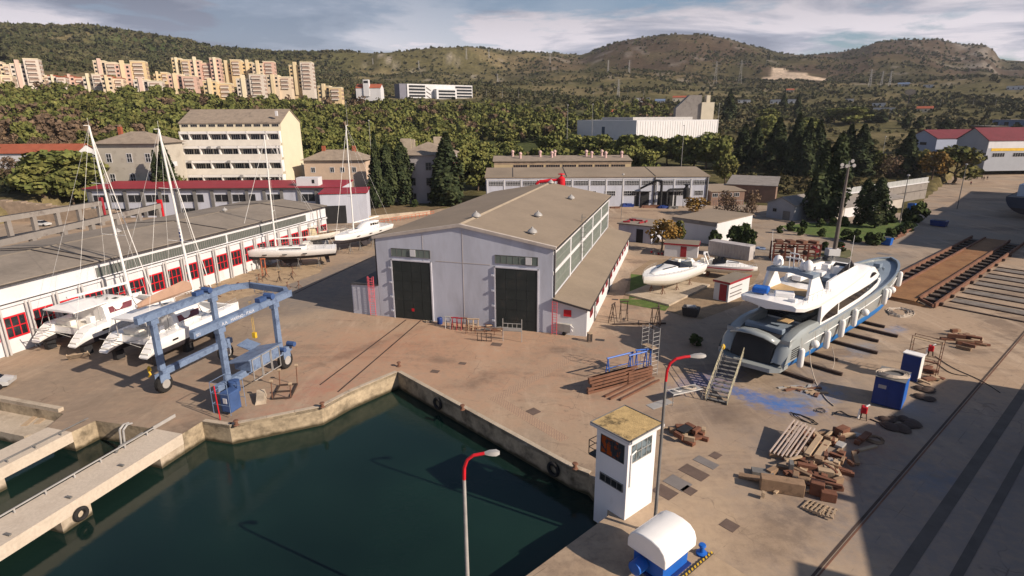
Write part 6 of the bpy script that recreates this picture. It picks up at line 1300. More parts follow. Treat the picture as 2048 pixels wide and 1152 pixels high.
# concrete pad and stands
for nm, (x, y, hh), m in (): pass
# ship at the far right edge
sp = thing('ship', 'blue-white ship superstructure with a dark hull at the right edge of the yard', 'ship', G(2052, 440), 50)
hull_parts(sp, 40, lambda k: 5*max(0, 1-max(0, (k-.5)/.5)**2.2)**.7+.05, lambda k: 1.2+2*k*k, lambda k: 5.5+1.5*k*k, .5, mat('navy_hull', (.03, .04, .07), .5), M_antid, M_concg)
MB().b2((-3.6, 4, 5.4), (3.6, 20, 8.4)).build('superstructure', mat('pale_blue_ship_paint', (.42, .50, .60), .5, .06, .5), sp); MB().b2((-3, 8, 8.4), (3, 18, 11)).build('bridge', MATS['pale_blue_ship_paint'], sp)
for k in range(6): MB().b2((-3.66, 5+k*2.4, 6.4), (-3.6, 6.2+k*2.4, 7.4)).build('window', M_yglass, sp)
# ================================================================ THINGS IN THE YARD
def free(name, label, cat, loc, az, b, m, part=None, group=None, **k):   # single-mesh thing
    o = b.build(name, m, None, loc=loc, rz=-math.radians(az), **k); return tag(o, label, cat, group)
# ---- travelling boat gantry
tl = thing('boat_gantry', 'blue-grey wheeled boat lift frame standing on the quay in front of the catamarans', 'gantry', W(39.6, -44.3), AZ)
HX = 3.95; zt = 7.6
def wheel(par, x, y, r=.85, w=.65):
    wt = MB().lathe([(r*.55, -w/2), (r*.9, -w/2), (r, -w/2+.12), (r, w/2-.12), (r*.9, w/2), (r*.55, w/2)], c=(x, y, r), n=22, axis='x').build('wheel', M_tyre, par, True)
    MB().lathe([(.05, -w/2-.02), (r*.5, -w/2-.05), (r*.5, w/2+.05), (.05, w/2+.02)], c=(x, y, r), n=14, axis='x').build('rim', M_steel, wt); return wt
for sg in (-1, 1):
    for y in (0, 8.2): wheel(tl, sg*HX, y, .95 if y else .9)
    b = MB(); b.b2((sg*HX-.28, -1.4 if sg > 0 else -.1, 1.75), (sg*HX+.28, 9.2, 2.35)); b.build('lower_beam', M_lift, tl, bevel=.03)
    for y in (0, 8.2): b = MB(); b.b2((sg*HX-.36, y-.55, 1.2), (sg*HX-.31, y+.55, 2.0)); b.b2((sg*HX+.31, y-.55, 1.2), (sg*HX+.36, y+.55, 2.0)); b.build('wheel_fork', M_lift, tl)
    for y in (.1, 7.6):
        b = MB(); b.add([(sg*HX-.20, y-.32, 2.35), (sg*HX+.20, y-.32, 2.35), (sg*HX+.20, y+.32, 2.35), (sg*HX-.20, y+.32, 2.35), (sg*HX-.22, y-.26, zt), (sg*HX+.22, y-.26, zt), (sg*HX+.22, y+.26, zt), (sg*HX-.22, y+.26, zt)], [(3, 2, 1, 0), (4, 5, 6, 7), (0, 1, 5, 4), (1, 2, 6, 5), (2, 3, 7, 6), (3, 0, 4, 7)]); lg = b.build('leg', M_lift, tl, bevel=.03)
        v = MB(); v.b2((sg*HX-.30, y-.42, zt-.5), (sg*HX+.30, y+.42, zt-.01)); v.build('knee_plate', M_lift, lg)
    b = MB(); b.b2((sg*HX-.26, -1.6 if sg < 0 else -3.0, zt), (sg*HX+.26, 10.2, zt+.66)); bm_ = b.build('top_beam', M_lift, tl, bevel=.03)
    v = MB(); v.b2((sg*HX-.34, -1.5 if sg < 0 else -2.9, zt+.661), (sg*HX+.34, 10.0, zt+.72)); v.build('top_flange', M_lift, bm_)
    w_ = MB(); w_.box((sg*HX, 5.8, zt+.95), (.6, 1.0, .4)); w_.tube((sg*HX-.5, 7.0, zt+.95), (sg*HX+.5, 7.0, zt+.95), .32, n=10); w_.build('hoist_winch', M_liftd, bm_)
# lettering on the beam that faces the camera side: characters of the faded inscription
fcur = bpy.data.curves.new('lettering', 'FONT'); fcur.body = 'MARINA SERVIS'; fcur.size = .62; fcur.extrude = .01
# back bow of the frame
b = MB(); b.bar((-HX, 10.0, zt+.33), (-HX+1.6, 11.6, zt+.33), .42, .62); b.bar((-HX+1.5, 11.55, zt+.33), (HX-1.2, 11.0, zt+.33), .42, .62); b.bar((HX-1.3, 11.1, zt+.33), (HX, 9.8, zt+.33), .44, .64); b.build('cross_bow', M_lift, tl)
b = MB()
for k in range(5): b.tube((-HX+1.8+k*1.25, 11.9, zt+.2), (-HX+1.8+k*1.25, 11.9, zt-.7), .03, n=4)
b.tube((-HX+1.8, 11.9, zt-.7), (HX-1.2, 11.6, zt-.7), .03, n=4); b.build('bow_railing', M_lift, tl)
# operator side: engine canopy, cab, tank, panel at the front right leg
e = MB(); e.loft([[(HX-1.0, 2.2, 2.35), (HX+.9, 2.2, 2.35), (HX+.9, 2.2, 3.5), (HX-1.0, 2.2, 3.0)], [(HX-1.0, 6.4, 2.35), (HX+.9, 6.4, 2.35), (HX+.9, 6.4, 3.5), (HX-1.0, 6.4, 3.0)]], closed=True); ec = e.build('engine_house', M_lift, tl)
b = MB(); b.add([(HX-1.9, 1.8, 2.85), (HX+1.15, 1.8, 3.6), (HX+1.15, 6.8, 3.6), (HX-1.9, 6.8, 2.85), (HX-1.9, 1.8, 2.95), (HX+1.15, 1.8, 3.7), (HX+1.15, 6.8, 3.7), (HX-1.9, 6.8, 2.95)], [(3, 2, 1, 0), (4, 5, 6, 7), (0, 1, 5, 4), (1, 2, 6, 5), (2, 3, 7, 6), (3, 0, 4, 7)]); b.build('canopy', M_lift, ec)
b = MB()
for k in range(3):
    y = 2.4+k*1.35; b.b2((HX+.92, y, 1.2), (HX+1.0, y+.06, 3.45)); b.b2((HX+.92, y+1.2, 1.2), (HX+1.0, y+1.26, 3.45)); b.b2((HX+.92, y, 3.4), (HX+1.0, y+1.25, 3.46)); b.b2((HX+.92, y, 1.2), (HX+1.0, y+1.25, 1.26)); b.b2((HX+.92, y, 2.2), (HX+1.0, y+1.25, 2.25))
b.build('side_grille', M_steel, ec)
e = MB().lathe([(.1, 0), (.5, .05), (.5, 1.1), (.1, 1.15)], c=(HX+1.0, -.2, 1.4), n=12).build('hydraulic_tank', M_liftd, tl, True)
e = MB().box((HX+1.7, -1.6, 1.3), (1.1, 1.3, 1.9)).build('control_cab', M_liftd, tl, bevel=.08); MB().box((HX+1.7, -2.27, 1.5), (.4, .04, .5)).build('cab_placard', M_white, e); MB().box((HX+1.12, -1.6, 1.7), (.04, .9, .8)).build('cab_window', M_glassd, e)
b = MB()
for x in (HX+.5, HX+2.4):
    for y in (-2.5, -.6): b.tube((x, y, 0.25), (x, y, 3.3), .035, n=4)
for z in (1.2, 2.3, 3.3): b.tube((HX+.5, -2.5, z), (HX+2.4, -2.5, z), .03, n=4); b.tube((HX+.5, -.6, z), (HX+2.4, -.6, z), .03, n=4); b.tube((HX+.5, -2.5, z), (HX+.5, -.6, z), .03, n=4)
b.build('cab_guard', M_lift, tl)
MB().box((.9, 6.6, 3.0), (1.7, 1.6, .06), rx=.1, ry=.25).build('deflector_plate', M_lift, tl)
b = MB(); b.tube((HX, 8.9, 2.6), (HX+.9, 8.9, 2.6), .28, n=10); b.tube((HX+.3, 7.2, 2.6), (HX+1.0, 7.2, 2.6), .25, n=10); b.build('hydraulic_motor', M_liftd, tl)
b = MB(); b.path([(-HX-.55, -.75, 3.0), (-HX-.65, -.8, 2.5), (-HX-.4, -.85, 2.2), (-HX-.75, -.8, 1.9)], .09, 6); b.torus((-HX-.5, -.8, 2.75), .2, .07, 12, 5, 'y'); b.build('yellow_hook', M_yellow, tl)
b = MB(); b.tube((1.0, 7.4, zt), (1.0, 7.4, zt-3.5), .02, n=4); b.tube((1.2, 7.4, zt), (1.2, 7.4, zt-3.5), .02, n=4); b.box((1.1, 7.4, zt-3.8), (.4, .3, .6)); b.build('hoist_block', M_yellow, tl)
b = MB(); b.tube((HX+1.6, -3.0, 0.0), (HX+1.3, -2.8, 3.2), .05, n=5); b.build('red_pole', M_red, tl)
# dots of the inscription as flat raised letters
fm = bpy.data.curves.new('inscription', 'FONT'); fm.body = 'A.A.   MARINO - ITALA'; fm.size = .42; fm.extrude = .006
bpy.data.curves.remove(fcur)
fo = bpy.data.objects.new('inscription', fm); COL.objects.link(fo); fo.data.materials.append(M_white); fo.parent = tl; fo.location = (HX+.268, .2, zt+.14); fo.rotation_euler = (math.pi/2, 0, math.pi/2)
f2 = bpy.data.curves.new('inscription_number', 'FONT'); f2.body = 'S01'; f2.size = .38; f2.extrude = .006; fo2 = bpy.data.objects.new('inscription', f2); COL.objects.link(fo2); fo2.data.materials.append(M_white); fo2.parent = tl; fo2.location = (HX+.268, -2.8, zt+.16); fo2.rotation_euler = (math.pi/2, 0, math.pi/2)
bpy.context.view_layer.update(); dg = bpy.context.evaluated_depsgraph_get()
for o_ in (fo, fo2):
    me_ = bpy.data.meshes.new_from_object(o_.evaluated_get(dg)); n_ = bpy.data.objects.new('inscription', me_); COL.objects.link(n_); n_.parent = tl; n_.location = o_.location; n_.rotation_euler = o_.rotation_euler
    if not me_.materials: me_.materials.append(M_white)
    bpy.data.objects.remove(o_)
# ---- piers
def pier(label, v0, v1, u0, u1, piles):
    t = thing('pier', label, 'pier', W(0, 0), AZ); b = MB(); b.b2((v0, u0, -.95), (v1, u1, .012)); b.build('deck', mat('pale_pier_concrete', (.49, .42, .345), .9, .1, .5, .4, 4, col2=(.36, .30, .24), c2=(.5, .75), s2=.5, fine=.08, fscale=5), t)
    for a, c in piles: MB().b2((v0+.02, a, -6), (v1-.02, c, -.952)).build('pile', M_conc, t)
    return t
p1 = pier('nearer long concrete pier with three blocks under its deck and a tyre on its side', -43.05, -40.1, -12, 33.7, [(31.3, 33.69), (23.15, 25.3), (13, 15.5), (3, 5.5)])
p2 = pier('farther concrete pier beside the narrow slot', -52.45, -49.6, -12, 31.2, [(23.2, 25.7), (13, 15.5), (3, 5.5)])
b = MB()
b.b2((-42.8, -12, .32), (-42.7, 33.4, .40))
for k in range(22): b.b2((-42.79, -11.5+k*2.1, .013), (-42.71, -11.4+k*2.1, .32))
b.b2((-42.78, 33.3, .2), (-42.72, 35.6, .5)); b.build('handrail', M_steel, p1)
b = MB(); b.b2((-49.95, -12, .32), (-49.85, 33, .40))
for k in range(21): b.b2((-49.94, -11.5+k*2.1, .013), (-49.86, -11.4+k*2.1, .32))
b.build('handrail', M_steeld, p2)
BOLL = MB().lathe([(.26, 0), (.16, .08), (.13, .34), (.24, .40), (.20, .48), (.03, .5)], n=12)
bmesh_ = BOLL.mesh('bollard', M_rust, True)
for (loc, lb) in ((G(640, 733*1.0+0), None),):
    pass
def bollard(loc, label, m=None):
    o = bpy.data.objects.new('bollard', bmesh_); COL.objects.link(o); o.location = loc; tag(o, label, 'bollard', 'bollards'); return o
for (px, py), lb in (((925, 820), 'bollard at the edge of the right quay about halfway along'), ((473, 851), 'rusty bollard with a rope at the left corner of the quay wall'), ((798, 733), 'bollard at the inner corner of the basin'), ((1150, 938), 'orange rusty bollard on the quay next to the white watch tower'), ((645, 815), 'small dark bollard above the bend of the pale quay wall')): bollard(G(px, py)+Vector((0, 0, .05)), lb)
for u, lb in ((28.5, 'cleat on the nearer pier closest to the shore'), (24.4, 'second cleat from the shore on the nearer pier'), (20.4, 'third cleat from the shore on the nearer pier')):
    o = MB(); o.box((0, 0, .12), (.5, .16, .08)); o.box((-.12, 0, .05), (.08, .12, .1)); o.box((.12, 0, .05), (.08, .12, .1)); free('cleat', lb, 'cleat', W(u, -40.7, .014), AZ, o, M_steeld)
def tyre(loc, label, az, R=.4):
    o = MB().torus((0, 0, 0), R, .15, 22, 8, 'x').build('tyre_fender', M_tyre, None, True, loc=loc, rz=-math.radians(az)); return tag(o, label, 'tyre', 'tyres hanging as fenders')
tyre(W(24.4, -39.88, -1.1), 'black tyre hanging on the side of the nearer pier', AZ)
qd = (QUAY[4]-QUAY[5]).normalized(); qaz = math.degrees(math.atan2(qd.x, qd.y)); nrm = Vector((-qd.y, qd.x))*-1
for f, lb in ((.30, 'black tyre hanging in the shade midway along the right quay wall'), (.93, 'big black tyre hanging on the quay wall beside the white watch tower')):
    p = QUAY[5].lerp(QUAY[4], f)+Vector((qd.y, -qd.x))*.2*1; tyre((p.x, p.y, -.9), lb, qaz, .5)
# pipe ends and hose at the slot
b = MB(); b.path([(0, 0, .2), (0, -.5, .35), (0, -1.0, .1), (0, -1.15, -1.4)], .09, 8); b.path([(.35, 0, .2), (.35, -.5, .35), (.35, -1.0, .1), (.35, -1.15, -1.4)], .09, 8); free('pipe_pair', 'pair of pale bent pipes running over the end wall of the slot', 'pipes', G(258, 850), 10, b, M_steel)
b = MB(); b.path([(0, 0, .1), (1.0, .1, .15), (2.2, -.2, .1), (3.0, .3, .15)], .1, 6); free('bent_pipe', 'grey pipe lying at the landward end of the nearer pier rail', 'pipe', G(285, 868), 100, b, M_steeld)
for (px, py, lb) in ((60, 842, 'brown plank lying on the lower quay, the left one'), (85, 838, 'brown plank lying on the lower quay, the right one')): free('plank', lb, 'plank', G(px, py, -.94), 80, MB().b2((-.9, -.25, 0), (.9, .25, .06)), M_woodp)
MB_ = MB().b2((0, -.25, 0), (W(33.4, -80)-W(33.4, -53.8)).length and 26.2, .25, .5)if False else None
b = MB(); b.b2((-80, 33.45, 0), (-54.2, 33.95, .35)); tw = free('kerb_wall', 'low concrete kerb wall along the sunken landing at the left edge', 'kerb', (0, 0, 0), AZ, b, M_conc)
# ---- quay watch tower
p0 = Vector((7.45, 32.55, 0)); wt = thing('watch_tower', 'white two-storey watch tower with a mossy flat roof at the corner of the basin', 'tower', p0, 50)
LX, LY = -2.7, 2.95     # extends to the left (-x) and away (+y) of its near corner
HT = 6.0
b = MB(); b.b2((LX, 0, -1.6), (0, LY, 4.15)); b.b2((LX, 0, 5.55), (0, LY, HT))
b.b2((LX, 0, 4.15), (LX+.35, .35, 5.55)); b.b2((-.3, 0, 4.15), (0, .3, 5.55)); b.b2((LX, LY-.3, 4.15), (LX+.3, LY, 5.55)); b.b2((-.45, LY-.45, 4.15), (0, LY, 5.55))
b.build('wall', mat('white_tower_paint', (.68, .68, .70), .8, .05, .5, .15, 3, col2=(.5, .49, .47), c2=(.62, .8), s2=.7, stretch=(1, 1, .4)), wt)
rf = MB().b2((LX-.35, -.35, HT+.002), (.35, LY+.35, HT+.2)).build('roof_slab', M_white, wt); MB().b2((LX-.28, -.28, HT+.202), (.28, LY+.28, HT+.225)).build('roof_moss', M_lichen, rf)
b = MB(); b.b2((LX-.35, -.35, HT+.201), (.35, -.28, HT+.27)); b.b2((LX-.35, LY+.28, HT+.201), (.35, LY+.35, HT+.27)); b.b2((LX-.35, -.279, HT+.201), (LX-.28, LY+.279, HT+.27)); b.b2((.28, -.279, HT+.201), (.35, LY+.279, HT+.27)); b.build('roof_edge', M_steeld, rf)
w1 = win(wt, LX/2+.02, .08, 4.85, -LX-.65, 1.4, nx=4, ny=1, fm=M_trim, gm=mat('orange_curtain_glass', (.03, .035, .045), .12, .2, 1, col2=(.30, .06, .012), c2=(.55, .57), s2=.75), ft=.06)
w2 = win(wt, -.08, LY/2-.05, 4.85, LY-.75, 1.4, rz=math.pi/2, nx=4, ny=2, fm=M_steel, gm=mat('grey_blue_curtain_glass', (.06, .075, .08), .12, .2, 1, col2=(.13, .17, .2), c2=(.48, .52), s2=1.2), ft=.05)
win(wt, LX/2+.1, 0, 2.35, 2.0, .6, nx=4, ny=1, fm=M_steeld, gm=M_glassd, ft=.05)
b = MB(); b.tube((.06, .3, 2.5), (.06, .3, 4.9), .05, n=6); b.tube((.06, .3, 4.9), (.06, .75, 5.05), .05, n=6); b.build('conduit', M_gel, wt)
b = MB(); z = 3.0
for k in range(3): b.tube((LX-1.2, .6+k*1.0, z-.0), (LX-1.2, .6+k*1.0, z+1.1), .035, n=5)
for zz in (z+.55, z+1.1, z): b.tube((LX-1.2, .6, zz), (LX-1.2, 2.6, zz), .03, n=5); b.tube((LX-1.2, .6, zz), (LX, .6, zz), .03, n=5)
b.b2((LX-1.2, .6, z-.08), (LX-.01, 2.6, z)); b.build('side_balcony', M_trim, wt)
# ---- street lamps with red necks
def lamp(loc, az, h, label, arm=2.6, m=None, red=True):
    t = thing('street_lamp', label, 'street lamp', loc, az, 'street lamps'); b = MB(); b.tube((0, 0, 0), (0, 0, h-1.5), .12, .085, 10); b.lathe([(.22, 0), (.22, .5), (.13, .7)], n=10); b.build('pole', m or M_steel, t, True)
    b = MB(); pts = [(0, 0, h-1.5), (.03, 0, h-.8), (.18, 0, h-.35), (.5, 0, h-.08), (1.0, 0, h+.02), (arm*.62, 0, h+.04)]; b.path(pts, .085, 8); b.build('arm', M_red if red else (m or M_steel), t, True)
    b = MB(); b.loft([[(arm*.6, -.06, h), (arm*.6, .06, h), (arm*.6, .06, h+.09), (arm*.6, -.06, h+.09)], [(arm*.75, -.16, h-.02), (arm*.75, .16, h-.02), (arm*.75, .12, h+.16), (arm*.75, -.12, h+.16)], [(arm*.95, -.2, h-.02), (arm*.95, .2, h-.02), (arm*.95, .14, h+.18), (arm*.95, -.14, h+.18)], [(arm*1.05, -.1, h+.02), (arm*1.05, .1, h+.02), (arm*1.05, .06, h+.12), (arm*1.05, -.06, h+.12)]], closed=True); hd = b.build('lamp_head', M_steel, t, True)
    MB().sphere((arm*.86, 0, h-.02), .2, 10, (1.2, .8, .5)).build('lamp_bowl', mat('lamp_bowl_plastic', (.62, .60, .55), .2, .05, 2, spec=.6), hd, True); return t
def solve_h(base, px, py):
    lo, hi = 1, 40
    for _ in range(40):
        m_ = (lo+hi)/2
        if PROJ(base+Vector((0, 0, m_)))[1] > py: lo = m_
        else: hi = m_
    return lo
lp = G(1308, 1067); lamp(lp, -5, solve_h(lp, 0, 716), 'tall lamp with a red neck right beside the white watch tower', 2.2, M_steeld)
lq = Vector((.1, 26.2, 0)); lq = G(937, 1215); lamp(lq, 0, solve_h(lq, 0, 908), 'lamp with a red neck rising in front of the water at the bottom edge', 1.75)
# ---- floodlight mast
fmb = G(1667, 512); H1 = solve_h(fmb, 0, 333); fl = thing('floodlight_mast', 'tall dark floodlight mast leaning on the traffic island behind the yacht', 'mast', fmb, 0); fl.rotation_euler.y = math.radians(.6)
MB().tube((0, 0, 0), (0, 0, H1), .42, .2, 10).build('pole', mat('mast_brown_steel', (.13, .11, .10), .7, .2, 1), fl, True); MB().box((-.2, .2, .7), (2.2, 1.6, 1.4)).build('plinth', M_white, fl)
b = MB(); b.tube((-1.5, 0, H1-.3), (1.2, 0, H1+.3), .08); b.tube((0, 0, H1-.8), (0, 0, H1+1.0), .1); b.build('crossbar', M_steel, fl)
for x, z in ((-1.3, .3), (-.4, .1), (.5, 1.0), (.9, .2)): MB().lathe([(.1, -.15), (.3, 0), (.34, .2)], c=(x, z+H1, 0), n=12).build('floodlight', M_steel, fl).rotation_euler.x = math.pi/2
for o_ in [c for c in fl.children if c.name.startswith('floodlight')]: pass
def mast_simple(px, py, ytop, label, r=.14, m=None, kind='lamp_post', cat='lamp post', grp='plain lamp posts', base=None, head=True):
    p = base or G(px, py); h = solve_h(p, 0, ytop); t = thing(kind, label, cat, p, 0, grp); MB().tube((0, 0, 0), (0, 0, h), r, r*.5, 7).build('pole', m or M_steeld, t, True)
    if head: MB().lathe([(.05, h), (.35, h+.05), (.3, h+.35), (.05, h+.4)], n=8).build('lamp_head', M_steel, t)
    return t
mast_simple(1799, 447, 352, 'dark lamp post by the hedge at the corner of the lawn', .16); mast_simple(1914, 418, 330, 'dark lamp post in the shaded road near the right edge', .16)
mast_simple(1242, 440, 350, 'thin lamp post in front of the white factory doors', .07); 
for px, r_, yt, lb in ((1741, 300, 277, 'white-headed lamp post at the left of the open plain'), (1781, 320, 274, 'second lamp post on the plain left of the warehouses'), (1828, 345, 271, 'lamp post at the corner of the left warehouse'), (739, 235, 242, 'lamp post among the pines left of the villa'), (1137, 290, 211, 'tall lamp post in the wood left of the sports hall'), (1187, 330, 209, 'tall lamp post behind the left end of the sports hall'), (696, 330, 205, 'thin lamp post between the pines and the pink house'), (1372, 235, 252, 'lamp post in front of the sports hall'), (1439, 300, 208, 'lamp post right of the beige tower')):
    p = TP(px, r_); mast_simple(0, 0, yt, lb, .12, M_steel, base=p)
# power pylons and thin poles on the slope
def pylon(px, ybase, ytop, lb):
    p = TG(px, ybase, 300); h = solve_h(p, 0, ytop) if True else 30; h = min(h, 70); t = thing('power_pylon', lb, 'pylon', p, 20, 'power pylons on the slopes'); b = MB(); w = h*.07
    for sx in (-1, 1):
        for sy in (-1, 1): b.tube((sx*w, sy*w, -2), (sx*w*.15, sy*w*.15, h), .16, n=4)
    for k in range(7):
        f0, f1 = k/7, (k+1)/7; a, c = w*(1-f0*.85), w*(1-f1*.85)
        for sy in (-1, 1): b.tube((-a, sy*a, h*f0), (c, sy*c, h*f1), .1, n=3); b.tube((a, sy*a, h*f0), (-c, sy*c, h*f1), .1, n=3)
    b.build('lattice', M_steel, t); b = MB()
    for f, l in ((.72, .16), (.84, .20), (.94, .13)): b.bar((-h*l, 0, h*f), (h*l, 0, h*f), .3, .3)
    b.build('crossarm', M_steel, t)
for px, yb_, yt, lb in ((1430, 168, 122, 'lattice pylon in front of the big hill, left of a pair'), (1479, 170, 118, 'lattice pylon in front of the big hill, right of a pair'), (1738, 178, 138, 'left pylon of three before the rocky hill'), (1762, 172, 142, 'middle pylon of three before the rocky hill'), (1778, 175, 142, 'right pylon of three before the rocky hill'), (933, 119, 96, 'pylon on the middle ridge, left one'), (978, 118, 98, 'pylon on the middle ridge, right one'), (1100, 130, 106, 'pylon on the saddle left of the big hill'), (1216, 145, 120, 'pylon on the left foot of the big hill'), (1258, 147, 120, 'second pylon on the left foot of the big hill'), (838, 140, 121, 'small pylon below the middle ridge'), (746, 130, 116, 'small pylon left of the middle ridge'), (995, 164, 148, 'small pylon above the wood'), (1236, 195, 158, 'tall thin pylon behind the wood')): pylon(px, yb_, yt, lb)
q = random.Random(9)
for i, px in enumerate((973, 1005, 1037, 1070, 1107, 1146, 1187, 1255, 1287, 1845, 1880, 1945, 1990)):
    p = TG(px, 196 if px < 1500 else 214, 300); mast_simple(0, 0, (196 if px < 1500 else 214)-17, 'thin pole number %d in the line of poles along the far road' % i if False else 'thin pale pole in the line along the far road', .12, M_steel, 'utility_pole', 'pole', 'poles along the far road', base=p, head=False)
# billboard on a pole
p = TG(1815, 214, 300); t = thing('billboard', 'dark oval billboard on a tall pole standing on the plain', 'billboard', p, 0); h = solve_h(p, 0, 186); MB().tube((0, 0, 0), (0, 0, h), .5, .4, 8).build('pole', M_trim, t); MB().lathe([(.5, -.4), (5.5, -.4), (5.5, .4), (.5, .4)], c=(0, 0, 0), n=20, axis='y').build('panel', M_trim, t, loc=(0, 0, h+1)).scale = (1, 1, .5)
# ---- winch with white cover (bottom), blue bollard, hatch
wn = thing('covered_winch', 'blue quay winch under a rounded white cover at the bottom edge', 'winch', G(1320, 1128), 50-90)
b = MB(); pr = [(-1.35, 1.35), (1.35, 1.35), (1.35, 1.9), (1.2, 2.3), (.85, 2.6), (.3, 2.72), (-.3, 2.72), (-.85, 2.6), (-1.2, 2.3), (-1.35, 1.9)]; b.extr(pr, -1.55, 1.55, 'x'); b.build('cover', M_gel, wn, True, bevel=.06)
b = MB(); b.b2((-1.25, -1.05, .12), (1.25, 1.05, 1.34)); b.build('winch_body', M_blue, wn, bevel=.04); MB().b2((-1.4, -1.25, 0), (1.4, 1.25, .119)).build('base_plate', M_blued, wn)
MB().lathe([(.3, -.45), (.42, -.4), (.42, .4), (.3, .45)], c=(-1.75, .3, .7), n=14, axis='x').build('warping_drum', M_blue, wn, True); MB().lathe([(.15, -.5), (.3, -.4), (.3, .4), (.15, .5)], c=(1.7, .5, .7), n=12, axis='x').build('motor', M_woodp, wn, True)
b = MB(); b.lathe([(.35, 0), (.35, .12), (.16, .2), (.14, .55), (.24, .62), (.2, .72), (.05, .74)], n=12); free('blue_bollard', 'small blue fairlead bollard right of the covered winch', 'bollard', G(1403, 1108), 0, b, M_blue, smooth=True)
ht = thing('deck_hatch', 'sunken timber hatch framed by a yellow and black striped edge at the bottom edge', 'hatch', G(1440, 1162), 50-90)
MB().b2((-1.9, -1.3, .01), (1.5, 1.4, .06)).build('planks', M_woodp, ht); b = MB(); b.b2((-2.05, -1.4, .01), (-1.9, 1.55, .14)); b.b2((-2.05, 1.4, .01), (1.6, 1.55, .14)); b.build('frame', M_trim, ht)
for k in range(12):
    MB_ = MB(); MB_.add([(-1.9+k*.3, 1.42, .142), (-1.75+k*.3, 1.42, .142), (-1.65+k*.3, 1.56, .142), (-1.8+k*.3, 1.56, .142), (-1.9+k*.3, 1.42, .155), (-1.75+k*.3, 1.42, .155), (-1.65+k*.3, 1.56, .155), (-1.8+k*.3, 1.56, .155)], [(3, 2, 1, 0), (4, 5, 6, 7), (0, 1, 5, 4), (1, 2, 6, 5), (2, 3, 7, 6), (3, 0, 4, 7)]); MB_.build('yellow_stripe', M_yellow, ht)
# ---- manhole and duct covers
def plate(px, py, w, d, az, label, m=None, n=1, grp='covers set in the pavement'):
    b = MB(); b.b2((-w/2, -d/2, .004), (w/2, d/2, .025)); return free('floor_cover', label, 'cover', G(px, py), az, b, m or M_darkrust, group=grp)
M_plate = mat('brown_grey_plate', (.12, .085, .07), .8, .2, 1); M_plateg = mat('grey_plate', (.17, .155, .15), .8, .15, 1)
plate(1067, 823, 1.05, 1.0, 50, 'square dark cover between the quay and the watch tower', M_plate); plate(1459, 1051, 1.0, .95, 50, 'square dark cover between the winch and the timber heap', M_plate)
for px, py, w, d, m, lb in ((1330, 984, 1.5, 1.2, M_plate, 'brown cover plate right behind the watch tower'), (1355, 966, 1.7, 1.3, M_plateg, 'large grey cover plate behind the watch tower'), (1378, 981, .9, .9, M_plate, 'small brown cover plate beside the large grey one'), (1388, 945, 2.0, 1.2, M_plate, 'brown cover plate in the row, beyond the large grey one'), (1412, 925, 1.8, .9, M_plateg, 'pale cover plate near the far end of the row'), (1431, 911, .7, .9, M_plate, 'small dark plate at the far end of the row')): plate(px, py, w, d, 50, lb, m)
plate(993, 689, 1.3, .9, 17, 'round-edged cover near the scaffold frame', M_plate); plate(870, 743, .9, .7, 17, 'small cover near the inner corner of the basin', M_plate); plate(925, 727, .8, .6, 17, 'small cover right of the inner corner of the basin', M_plate); plate(1768, 508, 2.4, 1.6, 50, 'faint cover in the grey pavement by the slipway', M_plateg); plate(1256, 560, .9, .5, 17, 'narrow drain cover beside the lean-to', M_trim); plate(1230, 599, .9, .5, 17, 'lower drain cover beside the lean-to', M_trim); plate(1200, 680, 1.1, .6, 17, 'drain cover by the bin', M_trim)
# brick strips crossing the pavement (old cable trench)
def strip(name, pts, w, m, label=None, z=.006, n=None, kind='structure'):
    b = MB()
    for (p, q_) in zip(pts[:-1], pts[1:]):
        d = (q_-p).normalized(); s = Vector((d.y, -d.x, 0))*w/2; b.add([p-s+Vector((0, 0, z)), p+s+Vector((0, 0, z)), q_+s+Vector((0, 0, z)), q_-s+Vector((0, 0, z))], [(0, 1, 2, 3)])
    o = b.build(name, m); tag(o, kind=kind); return o
tm_ = bpy.data.materials.new('brick_trench'); tm_.use_nodes = True
def trench(m):
    nt = m.node_tree; N = nt.nodes.new; L = nt.links.new; b = nt.nodes['Principled BSDF']; g = N('ShaderNodeNewGeometry'); mp = N('ShaderNodeMapping'); mp.inputs['Rotation'].default_value = (0, 0, math.radians(50)); L(g.outputs['Position'], mp.inputs[0])
    br = N('ShaderNodeTexBrick'); br.inputs['Scale'].default_value = 1.6; br.inputs['Color1'].default_value = (.44, .30, .20, 1); br.inputs['Color2'].default_value = (.39, .26, .175, 1); br.inputs['Mortar'].default_value = (.22, .15, .11, 1); br.inputs['Mortar Size'].default_value = .05; L(mp.outputs[0], br.inputs[0]); L(br.outputs[0], b.inputs['Base Color']); b.inputs['Roughness'].default_value = .95
trench(tm_)
strip('trench_strip', [G(985, 793), G(1130, 880)], 1.1, tm_); strip('trench_strip', [G(990, 800), G(1145, 715)], 1.0, tm_, z=.010)
